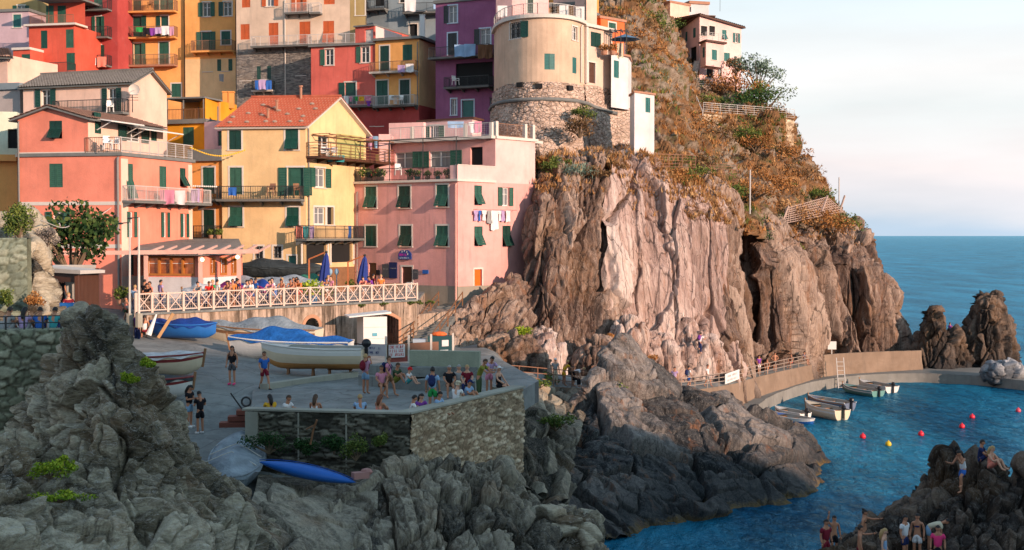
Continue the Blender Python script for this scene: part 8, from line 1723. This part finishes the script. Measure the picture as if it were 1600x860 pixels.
# potted plants
def pot(px, py, D, lb, mt=L_grn, s=.35, pc=None, z=None):
    p = P(px, py, D); 
    if z is not None: p.z = z
    o = empty('potted_plant', p, lb, 'plant'); q = MB(); q.tube([p, p+Vector((0,0,s*.7))], [s*.45, s*.6], 10); q.build('pot', pc or M_slabt, o); V, F, T_ = leaves(p+Vector((0,0,s*1.3)), (s,s,s*.75), 260, s*.35, int(px)); npmesh('foliage', V, F, mt, o, attrs={'tone': T_})
for i, px in enumerate((571,578,587,595,641,652,668,684,700)):
    s_ = min(fL.L-.9, max(.5, fL.sz(px, 272)[0])); w_ = fL.w(s_, zt1+.16, -.35-.25*(i % 2)); pot(px, 272, w_.y, ('tall leafy pot plant at the left end of the pink house terrace','low bushy pot on the pink house terrace, second from the left','pot with red flowers on the pink house terrace','pot with tall green leaves left of the terrace pergola post','green shrub in a pot beneath the left glass doors','bushy pot beside the teal tub','spiky green pot before the right glass doors','teal tub with green leaves near the parapet','green pot plant against the pink parapet')[i], (L_grn, L_dk, L_pinkf, L_grn, L_dk, L_grn, L_grn, L_grn, L_dk)[i], (.55,.4,.45,.5,.45,.4,.35,.35,.4)[i], M_teal if i in (5,7) else None, z=zt1+.16)
w_ = tf.w(tf.sz(487, 440)[0], TZ, -1.5); pot(487, 440, w_.y, 'big bright green bush in a blue tub beside the closed parasol', L_yel, .75, flat('blue_tub', (.03,.2,.4), .6, .1), TZ); w_ = tf.w(tf.sz(515, 440)[0], TZ, -1.8); pot(515, 440, w_.y, 'green pot plant right of the first closed parasol', L_grn, .5, None, TZ)
pot(190, 447, 82, 'green plants in a tub at the corner of the salmon house', L_grn, .6, None, z=10.5); pot(545, 412, 98, 'small green bush by the wooden screen', L_grn, .5, None, TZ)
for px, lb in ((330,'flower pot on the small balcony of the orange house, left'),(341,'flower pot on the small balcony of the orange house, right')): pot(px, 370, 95.6, lb, L_grn, .38, None, P(320,373,95.6).z)
for px, lb in ((944,'flower box on the ledge below the little pergola, left end'),(957,'flower box on the ledge below the little pergola, right end')): pot(px, 84, 115.8, lb, L_dry, .5, None, P(950,86,115.8).z)
# ================================================================== laundry
def cloth(px, py, D, w, h, col, lb, kind='towel', yaw=0.0, group='washing hung out to dry'):
    p = P(px, py, D); q = MB(); r = random.Random(int(px*7+py)); ph = r.random()*6
    a = Vector((cos(yaw), sin(yaw), 0)); nn = Vector((sin(yaw), -cos(yaw), 0))
    def fn(u, v): return p+a*((u-.5)*w*(1-.04*v))+Vector((0,0,-h*v*(1+.04*sin(u*5+ph))))+nn*(.05*sin(u*9+ph)*v+.03*sin(v*5+u*3))
    if kind == 'shirt':
        def f2(u, v): b = fn(u, v); return b
        q.grid(lambda u, v: fn(.2+.6*u, v), 6, 8); q.grid(lambda u, v: fn(u, v*.35+.02), 8, 3)
    else: q.grid(fn, 10, 8)
    nm = {'towel':'hanging_towel','shirt':'hanging_shirt','sheet':'hanging_sheet'}[kind]; o = q.build(nm, mcol(COL[col], col) if isinstance(col, str) else flat('cloth_c%d' % int(col[0]*100), col, .85, .15)); put(o, lb, 'laundry', group); return o
for px, w, h, col, kd, lb in ((744,.55,.8,'lilac','shirt','lilac shirt at the left end of the washing line on the pink house'),(750,.35,.85,'blue','shirt','blue shirt on the washing line of the pink house'),(757,.55,.8,'white','shirt','white shirt on the washing line right of the blue one'),(765,.5,1.0,'grey','towel','grey white cloth in the middle of the washing line'),(773,.85,1.5,'white','sheet','longest white sheet on the washing line of the pink house'),(781,.4,.8,'white','shirt','small white shirt above the longest sheet'),(786,.4,.85,'lilac','towel','pale lilac towel near the right end of the washing line'),(794,.55,.9,'white','towel','white towel at the right end of the washing line')):
    s, z = fR.sz(px, 329); w_ = fR.w(s, z, .45); cloth(px, 329, w_.y, w, h, col, lb, kd, atan2(fR.d.y, fR.d.x))
s0, z = fR.sz(740, 328); s1, _ = fR.sz(800, 328); q = MB(); q.bar(fR.w(s0,z+.02,.45), fR.w(s1,z+.02,.45), .02); [q.bar(fR.w(s,z+.02,.5), fR.w(s,z+.02,0), .03) for s in (s0,s1)]; q.build('washing_line', M_iron, hp.o)
lines = [(133,91,139.2,.95,1.05,'lblue','towel','pale blue towel on the lowest balcony of the dark red house'),(146,91,139.2,.55,.8,'white','towel','narrow white towel on the lowest balcony of the dark red house'),(159,89,139.2,1.0,1.1,'coral','towel','pinkish towel on the lowest balcony of the dark red house'),
 (218,43,141.2,.8,.5,'green','towel','green cloth over the middle balcony of the tall yellow house'),(229,44,141.2,.8,.75,'black','towel','black cloth over the middle balcony of the tall yellow house'),(238,44,141.2,.6,.8,'purple','towel','purple cloth over the middle balcony'),(247,43,141.2,.7,.7,'lilac','towel','lilac cloth over the middle balcony of the tall yellow house'),(258,41,141.2,.85,.95,'white','towel','pale printed cloth over the middle balcony'),(268,42,141.2,.5,.95,'mauve','towel','mauve cloth at the right end of the middle balcony'),
 (402,126,134.8,.5,.95,'blue','towel','deep blue cloth on the small balcony of the slate wall'),(410,125,134.8,.8,1.0,'lilac','towel','patterned pale cloth on the small balcony of the slate wall'),(420,126,134.8,.6,.95,'blue','towel','blue and white cloth on the right of the slate wall balcony'),
 (541,150,127.6,.45,.8,'white','towel','white towel on the balcony of the crimson house'),(548,151,127.6,.35,.5,'pink','shirt','pink shirt on the balcony of the crimson house'),(565,151,127.6,.5,.45,'yellow','towel','yellow towel on the crimson balcony'),(575,150,127.6,.6,.45,'pink','towel','pink towel next to the yellow one'),(576,158,127.6,.5,.5,'purple','shirt','purple garment hanging below the yellow and pink towels'),(557,151,127.6,.3,.45,'green','towel','small green towel on the crimson balcony'),
 (627,102,125.6,.7,.7,'lilac','towel','pale lilac towel on the upper balcony of the yellow block'),(640,100,125.6,.8,.8,'white','towel','white patterned towel on the upper balcony of the yellow block'),
 (719,70,122.4,1.1,1.15,'lblue','sheet','large pale blue sheet on the purple house balcony, left'),(734,69,122.4,1.1,1.15,'lblue','sheet','large pale blue sheet on the purple house balcony, right'),(753,70,121.8,.8,1.3,'brown','sheet','brown blanket on the purple house balcony'),(764,70,121.8,.7,1.3,'brown','sheet','second brown blanket next to the round tower'),
 (738,191,103,.6,.85,'white','shirt','white shirt on the roof terrace of the pink house'),(747,190,103,.6,.9,'pink','towel','pink towel on the roof terrace of the pink house'),(712,190,102,1.3,.5,'lblue','towel','pale blue cloth drooping from the roof terrace line'),
 (578,212,103.5,.55,1.1,'mauve','shirt','magenta garment between the yellow house and the pink parapet'),(587,213,103.5,.45,1.0,'denim','shirt','blue garment between the yellow house and the pink parapet'),
 (305,295,90.5,.6,1.0,'lilac','towel','lilac towel on the corner balcony of the salmon house'),(313,295,91,.4,1.0,'coral','towel','orange towel at the end of the salmon house balcony'),(261,297,86.6,1.0,.95,'pink','sheet','pinkish white sheet on the salmon house balcony, left'),(278,298,87.8,1.0,.95,'white','sheet','pale sheet on the salmon house balcony, right'),
 (363,293,94.6,.6,.6,'blue','towel','bright blue cloth over the long iron balcony of the yellow house'),
 (468,353,94,.5,.95,'coral','towel','coral cloth on the lower right balcony of the yellow house'),(477,354,94.8,.5,.9,'teal','towel','dark teal cloth on the lower right balcony'),(486,354,95.6,.5,.9,'lilac','towel','lilac and white cloth on the lower right balcony'),(540,353,100.6,.9,1.0,'blue','sheet','big blue towel at the right end of the lower balcony'),(525,243,97.6,1.3,.5,'teal','towel','teal banner cloth on the wooden terrace rail of the yellow house'),
 (641,0,136,1.2,1.2,'white','sheet','white sheet high on the grey blue house'),(683,2,136,.8,.8,'lblue','towel','pale blue towel at the top beside the purple house'),(1012-6,0,1,0,0,'white','x','x'),
 (785,9,116.5,.9,1.0,'white','towel','white towel hung on the rail of the round tower roof'),(969,68,117,.6,1.3,'cream','towel','pale yellow cloth hanging in the little pergola'),(346,116,140,.5,.8,'grey','towel','grey cloth below the small window of the amber house')]
for px, py, D, w, h, col, kd, lb in lines:
    if w: cloth(px, py, D, w, h, col, lb, kd)
# yellow bunting cord
q = MB(); a, b_ = P(298, 231, 91), P(382, 235, 94.8)
for i in range(26):
    p = a.lerp(b_, i/25)-Vector((0,0,.5*sin(pi*i/25))); q.ball(p, .07, 6)
    if i: q.bar(p, pv, .03)
    pv = p
put(q.build('bunting', flat('yellow_bunting', (.75,.45,.03), .6, .1)), 'string of small yellow bunting between the salmon and yellow houses', 'bunting')
q = MB(); a, b_ = P(302, 291, 91), P(338, 292, 94.8)
for i in range(12):
    p = a.lerp(b_, i/11); q.ball(p, .07, 6)
    if i: q.bar(p, pv, .02)
    pv = p
put(q.build('string_of_bulbs', M_white), 'string of white bulbs above the balcony corner', 'light string')
# ================================================================== furniture and fittings
def chair(p, rz, lb, mat=M_white, s=1.0):
    T = empty('chair', p, lb, 'chair', 'chairs on balconies and terraces', rz); 
    def bl(q, nm): o = q.build(nm, mat, None, loc=(0,0,0)); o.parent = T; o.location = (0,0,0)
    q = MB(); q.box((0,0,.42), (.5,.48,.04)); bl(q, 'seat'); q = MB(); q.box8([(-.24,.22,.45),(.24,.22,.45),(.24,.26,.45),(-.24,.26,.45),(-.22,.34,.92),(.22,.34,.92),(.22,.37,.92),(-.22,.37,.92)]); bl(q, 'backrest')
    for x in (-.22,.22):
        for y in (-.2,.22): q = MB(); q.bar((x,y,.40), (x*1.1,y*1.2,0), .045); bl(q, 'leg')
        q = MB(); q.bar((x*1.1,-.2,.62), (x*1.1,.3,.64), .05); q.bar((x*1.1,-.2,.42), (x*1.1,-.2,.62), .04); bl(q, 'armrest')
for px, py, D, rz, lb, mt in ((134,15,140.3,30,'white chair on the top balcony of the dark red house',M_white),(136,58,139.6,30,'white chair on the second balcony of the dark red house',M_white),(24,117,133,40,'white chair on the low terrace of the red annex',M_white),(172,176,94.3,20,'white deck chair on the balcony of the grey roofed house',M_white),(168,234,83.3,30,'white chair on the salmon house terrace, left',M_white),(182,235,83.6,0,'second white chair on the salmon house terrace',M_white),(235,13,141.6,0,'dark chair on the top balcony of the tall yellow house',M_wood),
 (424,306,94.6,-10,'wooden chair with a red cushion on the long iron balcony',M_rust),(464,306,94.6,20,'folding wooden chair at the right end of the long iron balcony',M_wood),(612,163,126,10,'white folding chair on the lower balcony of the yellow block',M_white),(625,163,126,-20,'second folding chair on the lower balcony of the yellow block',M_white),(505,248,97.2,10,'white chair on the wooden terrace of the yellow house, left',M_white),(520,248,98,-20,'white chair on the wooden terrace of the yellow house, right',M_white),(712,133,123,40,'white chair on the shaded loggia of the purple house',M_white),(622,274,100.6,10,'white folding chair among the plants on the pink house terrace',M_white),(697,576,65.2,20,'white plastic chair beside the small blank board',M_white)):
    p = P(px, py, D); chair(p, D2R(rz), lb, mt)
def table(p, lb, r=.45, h=.72, mat=M_white, cover=None):
    T = empty('table', p, lb, 'table'); q = MB(); q.tube([p+Vector((0,0,h)), p+Vector((0,0,h+.03))], r, 14); q.build('tabletop', cover or mat, T); q = MB(); q.tube([p, p+Vector((0,0,h))], .04, 6); q.tube([p, p+Vector((0,0,.03))], r*.5, 10); q.build('pedestal', mat, T)
p = P(618, 163, 126.2); table(p, 'small white table between folding chairs on the yellow block balcony'); p = P(512, 248, 97.6); table(p, 'round table between the two chairs on the wooden terrace', cover=CM['blue']); p = P(660, 30, 138.2); table(p, 'round white garden table on the grey blue house balcony', .7)
# kiosk at the left
K2 = empty('kiosk', P(105, 480, 62), 'dark wooden kiosk with a slatted side and a pale roof edge at the left', 'kiosk')
zk0, zk1 = ZAT(492, 62), ZAT(424, 62); a, b_, c_ = P(84, 430, 62.5), P(120, 430, 61), P(152, 432, 66)
q = MB(); q.box8([(a.x-1.5,a.y,zk1), (b_.x+.3,b_.y-.4,zk1-.1), (c_.x+.4,c_.y,zk1-.2), (a.x-1.5,c_.y+1,zk1), (a.x-1.5,a.y,zk1+.2), (b_.x+.3,b_.y-.4,zk1+.08), (c_.x+.4,c_.y,zk1-.05), (a.x-1.5,c_.y+1,zk1+.2)]); q.build('roof', M_trim, K2)
q = MB(); 
for x, y in ((b_.x, b_.y), (c_.x, c_.y), (a.x, a.y)): q = MB(); q.bar((x,y,zk0-.3), (x,y,zk1+.05), .16); q.build('post', M_brnsh, K2)
q = MB(); q.box8([(a.x-1.5,a.y+.1,zk1-.5), (b_.x,b_.y+.0,zk1-.5), (b_.x,b_.y+.12,zk1-.5), (a.x-1.5,a.y+.2,zk1-.5), (a.x-1.5,a.y+.1,zk1-.02), (b_.x,b_.y,zk1-.02), (b_.x,b_.y+.12,zk1-.02), (a.x-1.5,a.y+.2,zk1-.02)]); q.build('fascia', M_brnsh, K2)
q = MB(); 
for i in range(16): p = Vector((b_.x,b_.y,0)).lerp(Vector((c_.x,c_.y,0)), (i+.5)/16); q.bar((p.x,p.y,zk0-.2), (p.x,p.y,zk1-.1), .09)
q.build('slatted_side', M_brnsh, K2); q = MB(); q.box((a.x-.9, 66.6, (zk0+zk1)/2), (3.2,.2,zk1-zk0+.4)); q.build('back_panel', plaster('kiosk_white', (.45,.42,.38), .6), K2)
p = P(110, 492, 60); q = MB(); q.box8([(p.x-.75,p.y-.4,p.z-.2),(p.x+.5,p.y-.5,p.z-.2),(p.x+.5,p.y+.4,p.z-.2),(p.x-.75,p.y+.4,p.z-.2),(p.x-.7,p.y-.35,p.z+.55),(p.x+.45,p.y-.45,p.z+.55),(p.x+.45,p.y+.35,p.z+.55),(p.x-.7,p.y+.35,p.z+.55)]); put(q.build('covered_table', T_blue), 'low table covered with a bright blue sheet beside the kiosk', 'table')
# lamp posts
for px, D, y0, lb in ((203,69.5,348,'left of the two white lamp posts in front of the salmon house'),(217,69,340,'right of the two white lamp posts in front of the salmon house')):
    b_ = P(px, 500, D); t_ = P(px, y0, D); T = empty('lamp_post', b_, lb, 'lamp post'); q = MB(); q.tube([b_-Vector((0,0,.4)), b_+Vector((0,0,.3)), t_], [.10,.075,.05], 8); q.build('pole', M_trim, T); q = MB(); q.bar(t_, t_+Vector((-.45,0,-.03)), .05); q.ball(t_+Vector((-.5,0,-.05)), (.16,.1,.06), 8); q.build('lamp_head', M_iron, T); q = MB(); q.tube([b_-Vector((0,0,.4)), b_+Vector((0,0,.35))], .2, 8); q.build('base', M_cap, T)
q = MB(); pts = [P(165,308,84) if False else P(178, 322, 84.3), P(150,340,80), P(125,344,75), P(100,356,68), P(62,344,56)]; q.tube([Vector(x) for x in crom(np.array([tuple(p) for p in pts]), 24)], .025, 5); put(q.build('cable', M_trim), 'pale cable sagging across the front of the salmon house', 'cable')
q = MB(); s, z = hs.f[0].sz(180, 350); f0 = hs.f[0]; q.bar(f0.w(s, z+.6, .02), f0.w(s, z-.3, .02), .1); q.bar(f0.w(s, z+.35, .05), f0.w(s-.75, z+.35, .25), .05); q.tube([f0.w(s-.75, z+.3, .25), f0.w(s-.75, z-.1, .25)], [.08,.2], 8); q.build('wall_lantern', M_iron, hs.o)
# closed parasols with orange arms
for px, D, y0, y1, lb in ((507,86,396,446,'closed dark blue cantilever parasol near the plant tub, left of two'),(567,89,401,444,'closed dark blue cantilever parasol in front of the pink house, right of two')):
    t_ = P(px+3, y0, D); b_ = P(px-2, y1, D); T = empty('parasol', (b_.x, b_.y, TZ), lb, 'parasol'); q = MB(); n = 14; base = 0
    for i, (f_, r) in enumerate(((0,.05),(.1,.14),(.35,.24),(.65,.30),(.9,.34),(1,.26))):
        c = t_.lerp(b_, f_)
        for k in range(n): a = 2*pi*k/n; rr = r*(1+.22*cos(a*5)); q.v.append((c.x+rr*cos(a), c.y+rr*sin(a), c.z))
    for i in range(5):
        for k in range(n): q.f.append((i*n+k, i*n+(k+1)%n, (i+1)*n+(k+1)%n, (i+1)*n+k)); q.m.append(0)
    q.build('canopy', flat('navy_canvas', (.015,.035,.20), .8, .25), T); q = MB(); a_ = t_+Vector((-.1,0,.05)); m_ = a_+Vector((-1.1,.2,-.45)); q.bar(a_, m_, .09); q.bar(m_, (m_.x, m_.y, TZ), .1); q.build('arm', flat('orange_wood', (.45,.14,.05), .6, .2), T); q = MB(); q.ball(t_+Vector((0,0,.08)), .1, 8); q.build('cap', M_iron, T); q = MB(); q.box((m_.x, m_.y, TZ+.05), (.8,.8,.1)); q.build('base', M_stone, T)
# wooden screen at the back of the terrace
wsf = Face(XY(463, 93.5, 420), XY(553, 98.5, 420)); q = MB(); 
for i in range(46): s = wsf.L*(i+.5)/46; fbox(q, wsf, s-.075, s+.075, TZ, TZ+1.9, 0, .04)
put(q.build('wooden_screen', M_wood), 'tall brown wooden screen in front of the yellow house ground floor', 'screen')
for k, px in enumerate((516, 526)): p = P(px, 425, 90); q = MB(); q.ball(p, (.16,.16,.24), 10); q.tube([(p.x,p.y,TZ),(p.x,p.y,p.z-.2)], .03, 6); put(q.build('float_buoy', flat('pale_blue_float', (.25,.40,.52), .5, .1)), ('left','right')[k]+' of the two pale blue floats hung before the wooden screen', 'float')
# signs of the restaurant
s, z = fL.sz(634, 398); q = MB(); pts = []
for i in range(17): a = pi*i/16; pts.append((s+.62*cos(a), z-.05+.40*sin(a)**.8*(1+.12*cos(a*6))))
pts = [(s+.62, z-.38)]+pts+[(s-.62, z-.38)]
q.poly([fL.w(x, y, .16) for x, y in pts]); 
for a, b_ in zip(pts, pts[1:]+pts[:1]): q.poly([fL.w(a[0],a[1],.16), fL.w(b_[0],b_[1],.16), fL.w(b_[0],b_[1],.06), fL.w(a[0],a[1],.06)])
sg = q.build('restaurant_sign', flat('sign_blue', (.02,.06,.24), .4, .1)); put(sg, 'deep blue cloud shaped restaurant sign with magenta lettering above the door', 'sign')
scribble(fL, s-.5, s+.3, z-.02, .2, .165, flat('magenta_lettering', (.45,.03,.35), .5, .1), sg, 21); scribble(fL, s-.5, s+.52, z-.26, .1, .165, flat('pale_lettering', (.5,.6,.75), .5, .1), sg, 22)
q = MB(); [fbox(q, fL, s+x, s+x+.07, z+.16+y, z+.30+y, .165, .17) for x, y in ((-.28,.0),(-.05,.05),(.2,-.03),(.28,-.2))]; q.build('emblem', M_white, sg)
for x0, y0, x1, y1, mt, lb in ((598,413,608,434,'dgrey','tall dark menu board left of the restaurant door'),(609,410,621,435,'navy','dark blue poster board nearest the restaurant door'),(589,422,594,430,'black','small black box on the wall between door and menu boards'),(646,421,654,436,'dgrey','dark framed menu board right of the restaurant door'),(661,422,670,428,'blue','small tilted blue sign on the pink wall')):
    h_ = predict_hole(fL, (x0,y0,x1,y1)); q = MB(); fbox(q, fL, h_[0], h_[1], h_[2], h_[3], .03, .09); o = put(q.build('notice_board', CM[mt]), lb, 'board')
    if mt in ('dgrey','navy') : scribble(fL, h_[0]+.08, h_[1]-.05, (h_[2]+h_[3])/2+.15, .07, .094, CM['grey'], o, x0)
s, z = fL.sz(652, 442); q = MB(); fbox(q, fL, s-.02, s+.42, TZ, TZ+.75, 1.2, 1.3); put(q.build('sandwich_board', M_white), 'small white framed board standing at the right end of the terrace rail', 'sign')
# chairs and tables of the restaurant terrace
for k, (px, D) in enumerate(((590,93),(606,93.5),(620,94))): p = P(px, 440, D); p.z = TZ; table(p, ('left','middle','right')[k]+' dark cafe table under the menu boards', .4, .75, M_wood)
# winch and timber by the end of the dark wall
p = P(375, 668, 48.3); q = MB()
for i in range(3): q.box((p.x+.15*i, p.y+.1*i, p.z+.12+.22*i), (1.5-.3*i,.5,.18), 0, .1)
put(q.build('timber_stack', flat('red_brown_timber', (.20,.06,.04), .8, .3)), 'stack of red brown timbers beside the end pillar of the dark wall', 'timber')
q = MB(); c = Vector((p.x+.2, p.y+.2, p.z+.95)); q.tube([c+Vector((.17*cos(a), 0, .17*sin(a))) for a in [2*pi*i/16 for i in range(17)]], .04, 6); q.bar(c+Vector((-.55,-.2,.35)), c+Vector((-.15,0,-.3)), .05); q.bar(c-Vector((0,0,.25)), c-Vector((0,0,.5)), .08); put(q.build('winch', M_iron), 'old iron winch wheel with a lever on the red brown timbers', 'winch')
p = P(485, 695, 45.4); q = MB(); q.tube([p, p+Vector((.1,0,.5)), p+Vector((.25,-.1,.9))], .04, 6); q.tube([p+Vector((.15,0,.7)), p+Vector((-.15,0,.55))], .03, 6); put(q.build('driftwood', M_wood), 'twisted stick of driftwood standing behind the kayak', 'driftwood')
p = P(563, 745, 43.4); q = MB(); q.box(p+Vector((0,0,.05)), (.55,.3,.22), 0, .5); q.ball(p+Vector((.2,.1,.15)), (.22,.15,.13), 8); put(q.build('cloth_bundle', flat('faded_pink_cloth', (.40,.20,.18), .9, .2)), 'faded pink bundle at the right tip of the kayak', 'bundle')
# skip and crates under the stairs
p = G(688, 548, 7.7); q = MB(); q.box(p+Vector((0,.6,.45)), (1.6,.9,.9)); put(q.build('dustbin', flat('dark_teal_bin', (.02,.07,.08), .5, .2)), 'dark teal waste container at the foot of the stairs', 'waste bin'); q = MB(); q.ball(p+Vector((-.1,.5,1.0)), (.5,.3,.18), 10); put(q.build('lifebuoy_bag', flat('orange_bag', (.75,.14,.03), .7, .1)), 'bright orange bag lying on the dark teal container', 'bag'); q = MB(); q.box(p+Vector((-1.35,.4,.35)), (.8,.6,.7)); put(q.build('fish_crate', flat('pale_crate', (.35,.42,.50), .7, .1)), 'pale blue crate left of the dark teal container', 'crate')
# timber props at the left end of the arched wall
p = P(247, 528, 69); q = MB(); q.bar(p, p+Vector((.75,.3,1.3)), .16); put(q.build('plank', flat('raw_plank', (.42,.24,.11), .8, .3)), 'leaning raw wooden plank left of the deep blue covered boat', 'plank')
p = P(232, 524, 68.5); q = MB(); q.tube([p, p+Vector((.35,.3,1.1))], [.16,.05], 8); put(q.build('surfboard', M_white), 'small white board leaning on the left end of the wall', 'board')
# garden gate rail and steps on the path up to the villa
q = MB(); pts = [P(1098,190,152), P(1088,165,158), P(1078,145,166)]
for a, b_ in zip(pts, pts[1:]): q.bar(a, b_, .12); q.bar(a+Vector((0,0,1.1)), b_+Vector((0,0,1.1)), .1); q.bar(a, a+Vector((0,0,1.1)), .1)
put(q.build('handrail', M_rail_l), 'pale handrail of the path climbing to the villa', 'railing')
# boat lettering strokes
# antennas
for px, py, D, h_, lb in ((207,176,88,1.2,'small roof antenna on the salmon house'),(1125,18,205,3.0,'thin aerial on the white house behind the villa')):
    a = P(px, py, D); q = MB(); q.bar(a, a+Vector((0,0,h_)), .05); [q.bar(a+Vector((-.4,0,h_*k)), a+Vector((.4,0,h_*k)), .03) for k in (.7,.85,1.0)]; put(q.build('antenna', M_iron), lb, 'antenna')
